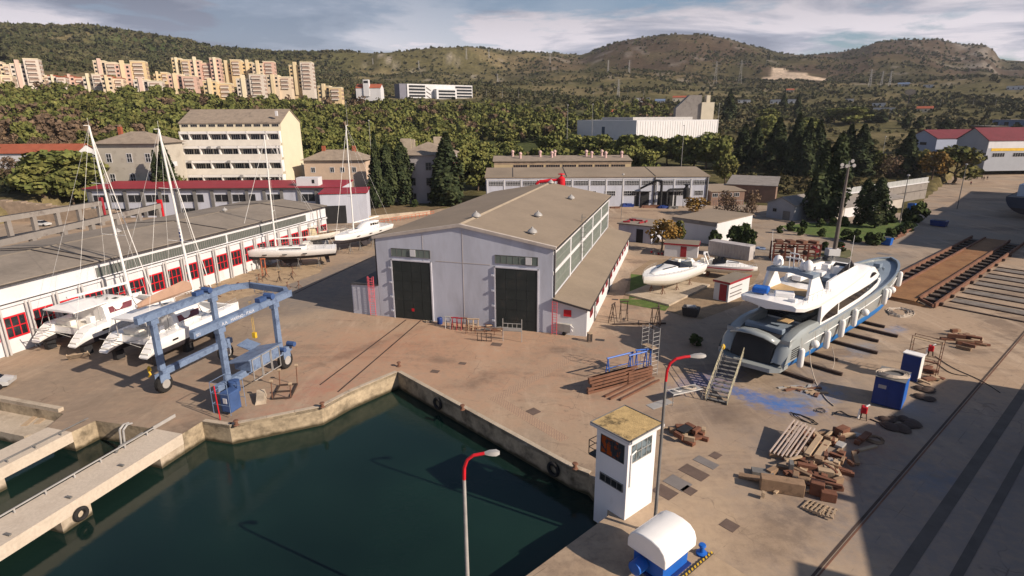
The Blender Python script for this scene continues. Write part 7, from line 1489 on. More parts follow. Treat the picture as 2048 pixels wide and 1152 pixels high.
# ---- rails in front of the left shed door
def raillines(label, pL, pR, gauge=None, m=None):
    d = (pR-pL).normalized(); b = MB(); b.bar(pL+Vector((0, 0, .015)), pR+Vector((0, 0, .015)), .14, .05); o = b.build('rail', m or M_darkrust, None); tag(o, label, 'rail', 'rails set in the pavement'); return o
raillines('left rail running from the left shed door towards the quay', G(812, 640), G(640, 770)); raillines('right rail running from the left shed door towards the quay', G(842, 641), G(676, 784))
raillines('long dark groove rail in the shade left of the boat shed', G(748, 512), G(590, 587))
sd50 = Vector((math.sin(math.radians(49.5)), math.cos(math.radians(49.5)), 0))
def groove(px, py, s0, s1, w, label, z=.012, m=None):
    p = G(px, py); b = MB(); b.bar(p+sd50*s0+Vector((0, 0, z)), p+sd50*s1+Vector((0, 0, z)), w, .02); o = b.build('crane_rail', m or M_darkrust, None); return tag(o, label, 'rail', 'crane rails along the right quay')
groove(1700, 1066, -25, 70, .16, 'crane rail nearest the timber heap, left of its pair'); groove(1708, 1068, -25, 70, .10, 'crane rail nearest the timber heap, right of its pair', m=M_rust)
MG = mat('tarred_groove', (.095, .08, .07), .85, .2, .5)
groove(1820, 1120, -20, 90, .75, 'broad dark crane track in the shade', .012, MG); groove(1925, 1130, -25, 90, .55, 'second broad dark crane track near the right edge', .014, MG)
# ---- slipway side tracks
def FR(x, y, z=0): a = math.radians(49.4); return Vector((x*math.cos(a)+y*math.sin(a), -x*math.sin(a)+y*math.cos(a), z))
sw = thing('slipway_cradle', 'long orange rusty cradle deck beyond the yacht bow on the slipway', 'cradle', FR(-23.9, 94.5), 49.4)
YE = 62
MB().b2((-1.95, 0, .25), (1.95, YE, .5)).build('deck', M_rusto, sw); MB().add([(-1.95, 0, .5), (1.95, 0, .5), (4.4, -.6, .03), (-3.2, -.2, .03)], [(3, 2, 1, 0)]).build('ramp_plate', M_rusto, sw)
MB().b2((1.951, 1.8, .2), (2.2, YE, .8)).build('side_girder', M_rust, sw); MB().b2((-2.2, 3, .2), (-1.951, YE, .8)).build('side_girder', M_rust, sw)
for xa, xb, g_ in ((2.21, 4.3, 4.3), (-4.2, -2.21, -4.45)):
    for k in range(20): MB().b2((xa, 3+k*2.9, .08), (xb, 3.45+k*2.9, .38)).build('cross_beam', M_darkrust, sw)
    MB().b2((g_, 0, .1), (g_+.25, YE, .75)).build('outer_girder', M_rust, sw); MB().b2((xa, 1, .012), (xb, YE, .03)).build('dark_pit', MG, sw)
MB().bar((2.1, 2.0, .4), (4.3, -.2, .4), .25, .45).build('end_beam', M_rust, sw)
for k in range(9): MB().box((4.75, 2+k*5.6, .3), (.45, .5, .4)).build('bogie', M_darkrust, sw)
# side transfer rails at right: long dark rails at right angle
dr_ = Vector((math.sin(math.radians(139.4)), math.cos(math.radians(139.4)), 0)); o0 = FR(-18.9, 95.5)
for k in range(11):
    p = o0+sd50*(1.0+k*3.3); b = MB(); b.bar(p+Vector((0, 0, .06)), p+dr_*46+Vector((0, 0, .06)), .34, .16); o = b.build('transfer_rail', M_darkrust, None); tag(o, 'long dark rail of the side-transfer tracks right of the slipway cradle', 'rail', 'side-transfer rails right of the slipway')
    if k < 10 and k % 2: b = MB(); a = p+sd50*.6; b.add([a+Vector((0, 0, .008)), a+dr_*46+Vector((0, 0, .008)), a+dr_*46+sd50*2.2+Vector((0, 0, .008)), a+sd50*2.2+Vector((0, 0, .008))], [(0, 1, 2, 3)]); tag(b.build('gravel_bed', mat('grey_rail_bed', (.17, .15, .135), .95, .3, .8, .4, 6, col2=(.10, .09, .08), s2=.6)), kind='structure')
# ---- lawn, island and kerbs
def sheet(name, pts, z, m, kind='structure'): return tag(fillpoly(name, [G(*p).xy for p in pts], z, m), kind=kind)
LAWN = [(1560, 452), (1620, 446), (1700, 448), (1790, 440), (1832, 446), (1838, 452), (1790, 476), (1765, 490), (1700, 480), (1640, 475), (1575, 462)]
sheet('lawn', LAWN, .10, L_grass); sheet('lawn', [(1430, 462), (1500, 466), (1500, 484), (1440, 480)], .09, L_grass); sheet('lawn', [(1262, 548), (1300, 552), (1330, 590), (1258, 598)], .02, L_grass); sheet('lawn', [(1240, 598), (1300, 600), (1340, 612), (1330, 622), (1240, 606)], .02, L_grass)
sheet('traffic_island', [(1615, 516), (1660, 500), (1700, 500), (1705, 512), (1680, 522), (1640, 526)], .08, mat('worn_grass', (.10, .10, .045), 1, .3, 1, col2=(.2, .15, .09), s2=.8))
sheet('earth_patch', [(1245, 600), (1400, 640), (1480, 610), (1520, 545), (1500, 510), (1300, 520), (1262, 545)], .005, mat('dusty_earth', (.25, .18, .115), 1, .2, .6, .4, 4, col2=(.16, .12, .075), s2=.5, fine=.2))
sheet('asphalt_lane', [(1205, 700), (1420, 640), (1500, 600), (1560, 600), (1480, 680), (1420, 760), (1300, 745), (1200, 720)], .004, mat('dark_asphalt', (.105, .095, .09), .9, .15, .5, .3, 6, fine=.1)) if False else None
pd = thing('concrete_pad', 'low concrete pad under the wrapped motor boat', 'slab', G(1338, 612), 0)
pts = [G(1250, 590), G(1338, 613), G(1420, 572), G(1330, 558)]
b = MB(); b.prism([((p-pd.location).x, (p-pd.location).y) for p in pts], 0, .28); b.build('slab', M_conc, pd)
b = MB()
for i in range(len(LAWN)):
    p, q2_ = G(*LAWN[i]), G(*LAWN[(i+1) % len(LAWN)]); b.bar(p+Vector((0, 0, .06)), q2_+Vector((0, 0, .06)), .22, .14)
tag(b.build('lawn_kerb', M_conc), kind='structure')
# ================================================================ TREES ONE BY ONE
def cyp(px, yb_, yt, wpx, label, i, grp='dark cypress trees', r0=100, base=None):
    p = base or TG(px, yb_, r0)
    if base is None and p.z < 0.2: p = G(px, yb_)
    h = solve_h(p, 0, yt); dist = p.length; w = wpx/FPX*dist*(.72 if px in (1723, 1748) else 1)
    if 1450 < px < 1720: h *= 1.06
    t = tree('cypress_tree', label, 'cypress', p, (CYPR if px in (1723, 1748, 808, 779, 1660) else CYP[i % 4]), CTR, 1, i*1.3, grp); t.scale = (w/3.4, w/3.4, h/12.2); return t
CL = [(757, 418, 262, 26, 'slim cypress at the left of the trio before the villa'), (779, 416, 285, 30, 'middle cypress of the trio before the villa'), (808, 412, 284, 36, 'stout right cypress of the trio before the villa'), (873, 412, 322, 18, 'thin small cypress left of the broad one before the villa'), (896, 412, 264, 60, 'broad tall cypress covering the middle of the villa'),
 (1483, 330, 252, 32, 'leftmost cypress of the dark row right of the sports hall'), (1507, 336, 246, 28, 'second cypress from the left in the dark row right of the sports hall'), (1548, 344, 240, 42, 'broad cypress, third in the dark row right of the sports hall'), (1584, 355, 233, 32, 'tall pointed cypress in the dark row, above the gabled shed'), (1606, 362, 243, 30, 'cypress just right of the tall pointed one'), (1627, 352, 246, 34, 'round-topped cypress behind the near pair by the gabled shed'),
 (1633, 442, 290, 42, 'near dark cypress on the left of the clump beside the gabled shed'), (1660, 442, 276, 40, 'near dark cypress on the right of the clump beside the gabled shed'), (1688, 358, 254, 34, 'left cypress of the pair above the retaining wall'), (1713, 360, 254, 40, 'right broader cypress of the pair above the retaining wall'), (1808, 352, 260, 34, 'lone cypress above the right end of the retaining wall'),
 (1723, 450, 357, 36, 'left cypress of the near pair on the lawn'), (1748, 456, 355, 42, 'right cypress of the near pair on the lawn'), (235, 352, 300, 22, 'small conifer at the left corner of the stucco house'), (266, 352, 281, 34, 'pointed conifer in front of the stucco house'), (50, 322, 274, 18, 'small dark conifer before the orange-roofed house')]
for i, (px, yb_, yt, w, lb) in enumerate(CL):
    base = G(px, yb_) if yb_ > 395 else None
    if px in (235, 266): base = Vector((TP(px, 190).x, 172, 0))
    cyp(px, yb_, yt, w, lb, i, base=base)
for i, (px, yb_, yt, w, lb) in enumerate(((1456, 244, 182, 22, 'far cypress behind the beige tower'), (1566, 218, 188, 12, 'small far cypress beside the white shed on the plain'), (1593, 232, 190, 12, 'thin far cypress right of the white shed on the plain'), (1811, 258, 228, 12, 'small dark cypress on the open plain, left one'), (1836, 258, 232, 14, 'small dark cypress on the open plain, right one'), (1889, 264, 235, 18, 'dark cypress standing above the left warehouse roof'), (1762, 246, 222, 18, 'dark bushy tree left of the white hut on the plain'), (1740, 246, 220, 18, 'dark bushy tree beside the white hut on the plain'), (917, 290, 248, 14, 'slim cypress in front of the wood right of the villa'), (940, 290, 252, 10, 'thin cypress next to the bare bush right of the villa'))): cyp(px, yb_, yt, w, lb, i, 'far cypress trees', r0=205)
def leafy(px, yb_, yt, wpx, crown, label, i, kind='tree', cat='tree', grp=None, r=None, low=False):
    p = TP(px, r) if r else TG(px, yb_, 100)
    if p.z < 0.2: p = G(px, yb_)
    h = max(1.5, solve_h(p, 0, yt)); w = wpx/FPX*p.length; t = tree(kind, label, cat, p, crown, RTR[i % 3], 1, i*2.1, grp); t.scale = (w/6.8, w/6.8, h/6.1); return t
LT = [(912, 345, 285, 78, BAR, 'round bare brown bush-like tree right of the villa', 0), (870, 340, 300, 40, RND[0], 'olive tree beside the bare tree behind the villa', 1), (1448, 372, 314, 56, RND[1], 'yellow-green leafy tree behind the brown store', 2),
 (1322, 502, 436, 74, AUT, 'autumn tree with brown and yellow leaves beside the white block', 0), (1350, 490, 442, 40, RND[2], 'green bushy tree touching the white block', 1), (1390, 428, 392, 62, AUT, 'yellow-brown autumn bush in front of the factory corner', 2), (1452, 443, 384, 60, BAR, 'bare branching tree on the right of the white block, left one', 0), (1500, 445, 382, 46, BAR, 'bare branching tree by the gabled shed, right one', 1),
 (1905, 366, 290, 84, RND[0], 'large pale green tree beside the walkers on the road', 2), (1862, 362, 300, 54, AUT, 'thin brownish tree at the right end of the retaining wall', 0), (1838, 352, 300, 46, RND[1], 'green tree above the right end of the retaining wall', 1), (1778, 356, 312, 50, BAR, 'bare tree above the middle of the retaining wall', 2), (1745, 352, 300, 50, RND[2], 'leafy tree above the middle of the retaining wall', 0), (632, 352, 300, 60, BAR, 'bare branching tree in front of the pink house', 1), (390, 352, 330, 50, RND[0], 'green bush-like tree at the foot of the terraced block, left one', 2), (515, 352, 320, 44, RND[1], 'pale green tree at the foot of the terraced block, right one', 0), (1010, 300, 268, 46, PINE[0], 'pine standing apart right of the bare bush', 0)]
for px, yb_, yt, w, cr, lb, i in LT:
    rr = {390: 176, 515: 176, 632: 182}.get(px)
    t = leafy(px, yb_, yt, w, cr, lb, i, r=rr)
    if px == 1010: t.scale = (w/FPX*t.location.length/8.2,)*2+(t.scale[2]*6.1/9.5,)
q = random.Random(12)
# bare brown thicket on the left
for k in range(34):
    px = q.uniform(-30, 215); r = q.uniform(238, 300); p = TP(px, r); t = tree('bare_tree', 'bare reddish-brown tree of the thicket above the orange-roofed house', 'tree', p, BAR, RTR[k % 3], 1, k, 'bare trees of the thicket at the left'); t.scale = (1.5, 1.5, q.uniform(1.0, 1.45))
def pines_at(lst, label, grp):
    for k, (px, yb_, yt, w) in enumerate(lst):
        p = TG(px, yb_, 100) if 'sports' not in grp else TP(px, (268 if yb_ < 330 else 232)+(k*37 % 13))
        if p.z < .2: p = G(px, yb_)
        h = solve_h(p, 0, yt); t = tree('pine_tree', label if isinstance(label, str) else label[k], 'pine tree', p, PINE[k % 5], PTR[k % 3], 1, k*1.7, grp); ww = w/FPX*p.length; t.scale = (ww/8.4, ww/8.4, h/9.8)
pines_at([(px, 322-abs(px-1260)*.01, 268+q.uniform(-6, 12), q.uniform(52, 70)) for px in range(1100, 1452, 27)], 'pine tree of the row in front of the sports hall', 'pines in front of the sports hall')
pines_at([(px, 338, 290+q.uniform(-5, 10), q.uniform(46, 60)) for px in range(1085, 1330, 44)], 'low pine behind the ochre factory roof', 'pines in front of the sports hall')
pines_at([(130, 418, 296, 110), (90, 400, 318, 84), (165, 392, 300, 90), (195, 372, 318, 70), (112, 372, 330, 70)], ['big green pine in front of the orange-roofed house', 'green pine left of the big one at the left edge of the yard', 'green pine right of the big one at the left edge of the yard', 'smaller pine beside the end of the red roof', 'smaller pine behind the big one at the left'], 'pines at the left edge of the yard')
pines_at([(1530+q.uniform(-45, 95), 262+q.uniform(-25, 30), 228+q.uniform(-28, 15), 44) for k in range(6)], 'green pine scattered behind the cypress row', 'pines behind the cypress row')
pines_at([(1700, 250, 212, 56), (1668, 246, 216, 40), (1415, 300, 262, 48), (1390, 296, 266, 40)], ['bushy pine clump left of the white hut on the plain', 'smaller pine beside the clump on the plain', 'pine at the right end of the sports hall', 'smaller pine at the right end of the sports hall'], 'single pines')
# bushes and hedges
BT = trunk_mesh(.7, .06, 3, 5, .5)
def bush(px, py, s, label, grp='rounded bushes round the lawn', i=0, hs=1.0, loc=None):
    p = loc or G(px, py, .05); t = thing('bush', label, 'bush', p, i*40, grp); inst(BSH[i % 3], 'foliage', t, (0, 0, 0)); inst(BT, 'stem', t, (0, 0, 0)); s *= .72; t.scale = (s, s, s*hs); return t
for i, (px, py, s) in enumerate(((1582, 462, 1.9), (1604, 457, 1.8), (1640, 454, 1.7), (1664, 452, 1.8), (1688, 452, 2.1), (1712, 450, 1.6), (1600, 470, 1.5), (1645, 474, 1.7), (1690, 480, 2.0), (1712, 484, 2.2), (1735, 487, 2.2), (1752, 490, 2.2), (1778, 478, 2.0), (1800, 470, 1.9), (1815, 462, 2.0), (1768, 450, 1.7), (1650, 500, 1.5), (1678, 503, 1.6), (1560, 466, 1.4))): bush(px, py, s, 'rounded clipped bush planted round the lawn island', i=i)
for i, (px, py, s, hs, lb) in enumerate(((1783, 446, 2.6, 1.3, 'square-clipped hedge block on the lawn, left of the lamp post'), (1808, 444, 2.4, 1.3, 'square-clipped hedge block on the lawn, right of the lamp post'), (1833, 445, 3.6, 1.2, 'large loose green bush at the far corner of the lawn'), (1465, 470, 2.6, 1.0, 'dark long hedge behind the white block, left half'), (1490, 474, 2.8, 1.0, 'dark long hedge behind the white block, right half'), (1428, 492, 2.2, 1.3, 'round dark bush at the corner of the white block'), (1470, 492, 3.0, 1.2, 'loose bush beside the weathered container'), (1500, 496, 3.0, 1.1, 'grey-green bush right of the weathered container'), (1475, 437, 1.4, 1.2, 'small clipped bush between the two bare trees, left'), (1490, 438, 1.3, 1.2, 'small clipped bush between the two bare trees, right'), (858, 408, 2.4, 1.3, 'round green bush at the foot of the villa'), (830, 415, 2.0, 1.0, 'dark bush left of the round one at the villa'), (905, 412, 2.6, 1.0, 'bush at the right end of the villa garden'), (690, 352, 3, 1, 'bush in front of the pink house'), (1390, 690, 1.3, .9, 'small dark bush-like heap in the yacht shade'))): bush(px, py, s, lb, None, i, hs)
# garden bank by the pilothouse yacht
bk = fillpoly('garden_bed', [G(742, 432).xy, G(850, 424).xy, G(940, 405).xy, G(930, 396).xy, G(745, 404).xy], .25, mat('garden_earth', (.14, .10, .055), 1, .3, .8, col2=(.09, .10, .035), s2=.7, fine=.3)); tag(bk, kind='structure')
gwl = MB(); a, c = G(735, 440), G(860, 428); gwl.bar(a+Vector((0, 0, .5)), c+Vector((0, 0, .5)), .4, 1.1); tag(gwl.build('garden_wall', M_conc), 'low pale wall with a red railing behind the pilothouse yacht', 'wall')
gr = thing('red_railing', 'long red tubular railing along the ramp behind the boat shed', 'railing', (0, 0, 0), 0); b = MB(); a, c = G(760, 448), G(868, 430); n = 14
for k in range(n+1): p = a.lerp(c, k/n); b.tube(p, p+Vector((0, 0, 1.1)), .05, n=4)
for z in (.55, 1.1): b.tube(a+Vector((0, 0, z)), c+Vector((0, 0, z)), .05, n=4)
b.build('rail_frame', mat('orange_red_rail', (.45, .10, .04), .6), gr)
sw_ = thing('stone_bank', 'dry stone retaining bank below the orange-roofed house', 'wall', (0, 0, 0), 0); b = MB(); a, c = TP(-40, 205), TP(200, 186); a.z = c.z = 0
for k in range(24):
    p, q2_ = a.lerp(c, k/24), a.lerp(c, (k+1)/24); h = 5.6-k*.13+q.uniform(-.3, .3); b.bar(p+Vector((0, 0, h/2-1)), q2_+Vector((0, 0, h/2-1)), 2.2, h+2)
b.build('stone_courses', M_stone, sw_)
# ================================================================ SMALL THINGS
q = random.Random(21)
# ---- stand-in hulls and hall, added offscreen to throw the long shade over the yard
def add_shade_hull(name, label, a, c, w, h, m, cat='ship'):
    a, c = Vector(a), Vector(c); d = c-a; t = thing(name, label, cat, (a.x, a.y, 0), math.degrees(math.atan2(d.x, d.y))); L = d.length
    secs = []
    for f, bw, zz in ((0, .35, 1), (.05, .42, 1), (.2, .5, 1), (.8, .5, 1), (.93, .38, 1.05), (1, .08, 1.12)): secs.append([(w*.5-w*bw, f*L, h*zz), (w*.5-w*bw*.8, f*L, 1.2), (w*.5+w*bw*.8, f*L, 1.2), (w*.5+w*bw, f*L, h*zz)])
    MB().loft(secs, closed=True).build('hull', m, t); return t, L
sh1, L_ = add_shade_hull('shade_caster_hull', 'dark hull shape added to cast shade, outside the right of the view', (38.0, 4.0, 0), (51.0, 34, 0), 13, 14.5, mat('shade_hull_navy', (.05, .06, .09), .5, .1, .4)); MB().b2((2, 4, 14.5), (11, 12, 18)).build('deckhouse', M_white, sh1); MB().tube((6, 20, 14), (6, 20, 21), .4).build('shade_hull_mast', M_white, sh1)
sh2, L_ = add_shade_hull('shade_caster_hull', 'second dark hull shape added to cast shade farther along, outside the right of the view', (72.5, 40.0, 0), (90, 56.5, 0), 12, 14.5, MATS['shade_hull_navy'])
hl2 = thing('shade_caster_hall', 'tall plain hall shape added to cast shade, outside the right of the view', 'hall', (112, 102.5, 0), 43.5); shell(hl2, 34, 118, 19.5, M_steeld, M_roof2, 'flat', 0, .3, .4)
MB().b2((2, 20, 19.9), (20, 50, 24)).build('roof_box', M_steeld, hl2)
sh3, L_ = add_shade_hull('shade_caster_hull', 'third dark hull shape added to cast shade between the two others, outside the right of the view', (45.5, 28, 0), (68, 44, 0), 10, 14.0, MATS['shade_hull_navy'])
# ---- people
def person(loc, az, pose, shirt, trous, label, grp=None, hair=(.03, .02, .015)):
    t = thing('person', label, 'person', loc, az, grp); s = .94
    J = {'pel': (0, 0, .95), 'ch': (0, .0, 1.38), 'nk': (0, .01, 1.52), 'hd': (0, .03, 1.68), 'lh': (-.10, 0, .9), 'rh': (.10, 0, .9)}
    w = .22 if pose == 'walk' else .02
    J.update({'lk': (-.11, w*.8, .5), 'rk': (.11, -w*.3, .5), 'la': (-.11, w*.9, .09), 'ra': (.11, -w*1.5, .12), 'lt': (-.12, w*.9+.17, .04), 'rt': (.12, -w*1.5+.16, .05), 'ls': (-.19, 0, 1.42), 'rs': (.19, 0, 1.42), 'le': (-.25, -w*.5, 1.14), 're': (.25, w*.5, 1.14), 'lw': (-.25, -w*.2+.06, .9), 'rw': (.25, w*.9+.06, .92)})
    E_ = [('pel', 'ch'), ('ch', 'nk'), ('nk', 'hd'), ('pel', 'lh'), ('pel', 'rh'), ('lh', 'lk'), ('rh', 'rk'), ('lk', 'la'), ('rk', 'ra'), ('la', 'lt'), ('ra', 'rt'), ('ch', 'ls'), ('ch', 'rs'), ('ls', 'le'), ('rs', 're'), ('le', 'lw'), ('re', 'rw')]
    R_ = {'pel': .16, 'ch': .18, 'nk': .06, 'hd': .10, 'lh': .10, 'rh': .10, 'lk': .065, 'rk': .065, 'la': .05, 'ra': .05, 'lt': .04, 'rt': .04, 'ls': .075, 'rs': .075, 'le': .05, 're': .05, 'lw': .035, 'rw': .035}
    ks = list(J); 
    def skin(name, keys, edges, rad, m):
        me = bpy.data.meshes.new(name); me.from_pydata([J[k] for k in keys], [(keys.index(a), keys.index(c)) for a, c in edges], []); o = bpy.data.objects.new(name, me); COL.objects.link(o); o.parent = t; me.materials.append(m)
        sk = o.modifiers.new('skin', 'SKIN')
        if not me.skin_vertices: 
            bpy.context.view_layer.objects.active = o
        lay = me.skin_vertices[0].data if me.skin_vertices else None
        if lay:
            for i, k in enumerate(keys): lay[i].radius = (rad[k], rad[k]*.8)
            lay[0].use_root = True
        o.modifiers.new('sub', 'SUBSURF').levels = 1; o.modifiers['sub'].render_levels = 1; return o
    body = skin('body', ks, E_, R_, M_skin)
    tr = skin('trousers', ['pel', 'lh', 'rh', 'lk', 'rk', 'la', 'ra'], [('pel', 'lh'), ('pel', 'rh'), ('lh', 'lk'), ('rh', 'rk'), ('lk', 'la'), ('rk', 'ra')], {k: v*1.2 for k, v in R_.items()}, trous)
    sh_ = skin('jacket', ['ch', 'pel', 'ls', 'rs', 'le', 're', 'lw', 'rw'], [('ch', 'pel'), ('ch', 'ls'), ('ch', 'rs'), ('ls', 'le'), ('rs', 're'), ('le', 'lw'), ('re', 'rw')], {k: v*1.22 for k, v in R_.items()}, shirt)
    MB().sphere((0, -.01, 1.76), .115, 10, (.95, 1.05, .85)).build('hair', mat('dark_hair', hair, .8), t, True)
    return t
dk, nv, rdj = mat('dark_clothing', (.03, .03, .04), .9), mat('brown_clothing', (.09, .05, .035), .9), mat('maroon_clothing', (.12, .025, .03), .9)
for px, py, m1, m2, lb in ((1941, 371, rdj, dk, 'person in dark red clothing walking alone ahead of the group on the road'), (1954, 359, nv, dk, 'person in brown walking at the left of the group on the road'), (1963, 360, dk, dk, 'person in dark clothing in the middle of the group, left one'), (1967, 361, nv, dk, 'person in brown in the middle of the group, right one'), (1974, 360, dk, nv, 'person in a dark jacket at the right of the group on the road')): person(G(px, py), 200, 'walk', m1, m2, lb, 'people walking on the road')
# ---- cars
CARM = [mat('silver_car_paint', (.42, .42, .42), .25, .03, spec=.6, coat=.4), mat('blue_car_paint', (.06, .13, .28), .25, .03, spec=.6, coat=.4), mat('white_car_paint', (.6, .6, .6), .25, .03, spec=.6, coat=.4), mat('dark_car_paint', (.04, .045, .05), .25, .03, spec=.6, coat=.4)]
def car(loc, az, m, label, grp=None, kind='parked_car'):
    t = thing(kind, label, 'car', loc, az, grp); pr = [(-2.1, .35), (2.1, .35), (2.15, .7), (1.4, .92), (-1.7, .98), (-2.15, .85)]
    secs = []
    for x, k in ((-.85, .94), (-.78, 1), (.78, 1), (.85, .94)): secs.append([(x, y*k, z) for y, z in pr])
    bd = MB().loft(secs, closed=True).build('body', m, t, True)
    MB().loft([[(-.76, -1.75, .95), (.76, -1.75, .95), (.76, 1.15, .92), (-.76, 1.15, .92)], [(-.62, -1.2, 1.42), (.62, -1.2, 1.42), (.62, .35, 1.42), (-.62, .35, 1.42)]], closed=True).build('cabin_glass', M_yglass, t, True); MB().b2((-.6, -1.15, 1.42), (.6, .3, 1.46)).build('roof_panel', m, t)
    for x in (-.8, .8):
        for y in (-1.3, 1.3): MB().lathe([(.2, -.1), (.32, -.09), (.32, .09), (.2, .1)], c=(x, y, .32), n=14, axis='x').build('wheel', M_tyre, t, True)
    for x in (-.6, .6): MB().box((x, 2.12, .72), (.35, .06, .14)).build('headlight', M_steel, t)
    return t
for px, py, az, m, lb in ((63, 437, 95, 0, 'silver car parked at the left beyond the crane runway'), (98, 435, 95, 1, 'blue car parked beside the silver one'), (178, 426, 100, 1, 'blue-grey car parked alone near the far runway column'), (84, 452, 95, 2, 'pale car partly hidden behind a runway column')): car(G(px, py), az, CARM[m], lb)
for px, py, m, lb in ((1893, 351, 2, 'white car under the large pale tree by the road'), (1885, 357, 3, 'dark car beside the white one under the large pale tree')): car(G(px, py), 40, CARM[m], lb)
p = TP(1872, 340); car(p+Vector((0, 0, .1)), 90, CARM[2], 'white car parked in front of the left red-roofed warehouse')
p = TP(2010, 390); car(p, 90, mat('red_car_paint', (.35, .02, .02), .3), 'red car parked behind the larger red-roofed warehouse')
# ---- generic heaps: boards, beams and blocks, each one an object
def board(px, py, L, w, h, az, z=0.0, m=None, label='', grp=None, tilt=0.0, name='beam', cat='beam'):
    o = MB().b2((-w/2, -L/2, 0), (w/2, L/2, h)).build(name, m or M_wood, None, bevel=min(w, h)*.06); p = G(px, py); o.location = (p.x, p.y, z+.012); o.rotation_euler = (tilt, 0, -math.radians(az)); return tag(o, label, cat, grp)
# rusty steel bundle (centre right) with blue frames
bp0 = G(1215, 778)
for k in range(5):
    for j in range(3):
        o = MB(); o.b2((-.14, -2.2+q.uniform(-.2, .2), 0), (.14, 2.3+q.uniform(-.2, .3), .24)); p = G(1215+j*9-2, 778-j*3)+Vector((-.25*k*.0, 0, .03+k*.36)); free('steel_beam', 'rusty steel beam stacked in the pile left of the scaffold tower', 'beam', p+Vector((q.uniform(-.1, .1), 0, 0)), 62, o, M_rust if (k+j) % 3 else M_woodp.copy() if False else M_rust, group='rusty beams stacked by the scaffold tower')
for k in range(4):
    for j in range(2):
        o = MB(); o.b2((-.14, -1.3, 0), (.14, 1.3, .24)); p = G(1275+j*8, 762-j*3)+Vector((0, 0, .03+k*.33)); free('steel_beam', 'short rusty steel beam of the pile nearest the scaffold tower', 'beam', p, 62, o, M_rust, group='short rusty beams by the scaffold tower')
for k, (a, c) in enumerate((((1210, 795), (1300, 752)), ((1220, 800), (1308, 757)), ((1240, 802), (1318, 762)))):
    o = MB().bar(G(*a)+Vector((0, 0, .12)), G(*c)+Vector((0, 0, .12)), .16, .16).build('steel_beam', M_rust); tag(o, ['long rusty beam on the ground before the pile, nearest the stack', 'long rusty beam on the ground before the pile, the middle one', 'long rusty beam on the ground before the pile, the outermost one'][k], 'beam')
def trestle(loc, az, L, h, m, label, grp=None, name='trestle'):
    b = MB(); b.tube((0, 0, h), (0, L, h), .09, n=6)
    for y in (.15, L-.15):
        for s_ in (-1, 1): b.tube((0, y, h), (s_*.45, y, 0), .05, n=5)
        b.tube((-.3, y, h*.35), (.3, y, h*.35), .035, n=4)
    b.tube((-.22, .15, h*.5), (-.22, L-.15, h*.5), .04, n=4); t = thing(name, label, 'trestle', loc, az, grp); b.build('frame', m, t); return t
trestle(G(1212, 762)+Vector((0, 0, 0)), 62, 3.4, 2.5, M_blue, 'bright blue steel trestle standing over the rusty beams, left one'); trestle(G(1255, 760), 62, 2.4, 2.7, M_blue, 'bright blue steel trestle over the rusty beams, middle one'); trestle(G(1268, 752), 80, 1.8, 2.9, M_blue, 'bright blue steel trestle over the rusty beams, right one')
# scaffold tower
def scaffold(loc, az, w, d, h, lifts, m, label, boards=(1,), rails=True, grp=None):
    t = thing('scaffold_tower', label, 'scaffold', loc, az, grp); b = MB()
    for x in (0, w):
        for y in (0, d): b.tube((x, y, 0), (x, y, h), .035, n=5)
        for k in range(int(h/.45)): b.tube((x, 0, .3+k*.45), (x, d, .3+k*.45), .022, n=4)
    for k in range(lifts+1):
        z = h*k/lifts if k else .25; z = min(z, h-.05)
        for y in (0, d): b.tube((0, y, z), (w, y, z), .028, n=4)
    for k in range(lifts): b.tube((0, 0, h*k/lifts+.2), (w, 0, h*(k+1)/lifts-.1), .025, n=4)
    b.build('tube_frame', m, t)
    for z in boards: MB().b2((0, .05, z), (w, d-.05, z+.05)).build('platform', M_woodp, t)
    return t
scaffold(G(1280, 742), 60, 1.6, .9, 5.2, 3, M_steel, 'grey scaffold tower with a platform between the pile and the yacht', (3.0,))
scaffold(G(1810, 745), 50, 2.6, .9, 4.2, 2, M_rust, 'rusty scaffold frame behind the white cabinet', (3.9,))
# frames standing in front of the shed
b = MB()
for x in (0, 2.3): b.tube((x, 0, 0), (x, 0, 2.9), .045, n=5)
for z in (1.35, 1.75, 2.3): b.tube((0, 0, z), (2.3, 0, z), .04, n=5)
for x in (.6, 1.15, 1.7): b.tube((x, 0, 1.75), (x, 0, 2.3), .03, n=4)
b.b2((0, -.05, 1.4), (2.3, .05, 1.7)); t = thing('portal_scaffold', 'white portal scaffold frame standing before the right shed door', 'scaffold', G(1006, 682), 100-90); b.build('tube_frame', M_steel, t)
b = MB()
for x in (0, 1.2, 2.4, 3.6, 4.6): b.tube((x, 0, 0), (x, 0, 1.0), .04, n=4)
for z in (.5, .98): b.tube((0, 0, z), (4.6, 0, z), .04, n=4)
t = thing('rack', 'long low rusty rack lying before the shed between its doors', 'rack', G(932, 668), 8); b.build('rack_frame', M_rust, t)
b = MB()
for x in (0, .5, 1.1, 1.7): b.tube((x, 0, 0), (x, 0, 1.1), .05, n=4)
b.tube((0, 0, 1.05), (1.7, 0, 1.05), .04, n=4); b.tube((0, 0, .1), (1.7, 0, .1), .04, n=4); t = thing('rack', 'small rusty frame left of the white portal frame', 'rack', G(955, 682), 8); b.build('rack_frame', M_darkrust, t)
for i, (px, py, m) in enumerate(((890, 655, M_steel), (903, 657, M_trimred), (912, 658, M_trimred), (922, 658, M_rust), (935, 660, M_woodp), (945, 660, M_woodp))):
    trestle(G(px, py), 97, .9, 1.5, m, ['pale trestle at the left of the row before the shed', 'red trestle, second in the row before the shed', 'red trestle, third in the row before the shed', 'rusty trestle, fourth in the row before the shed', 'timber-coloured trestle, fifth in the row before the shed', 'timber-coloured trestle at the right of the row before the shed'][i])
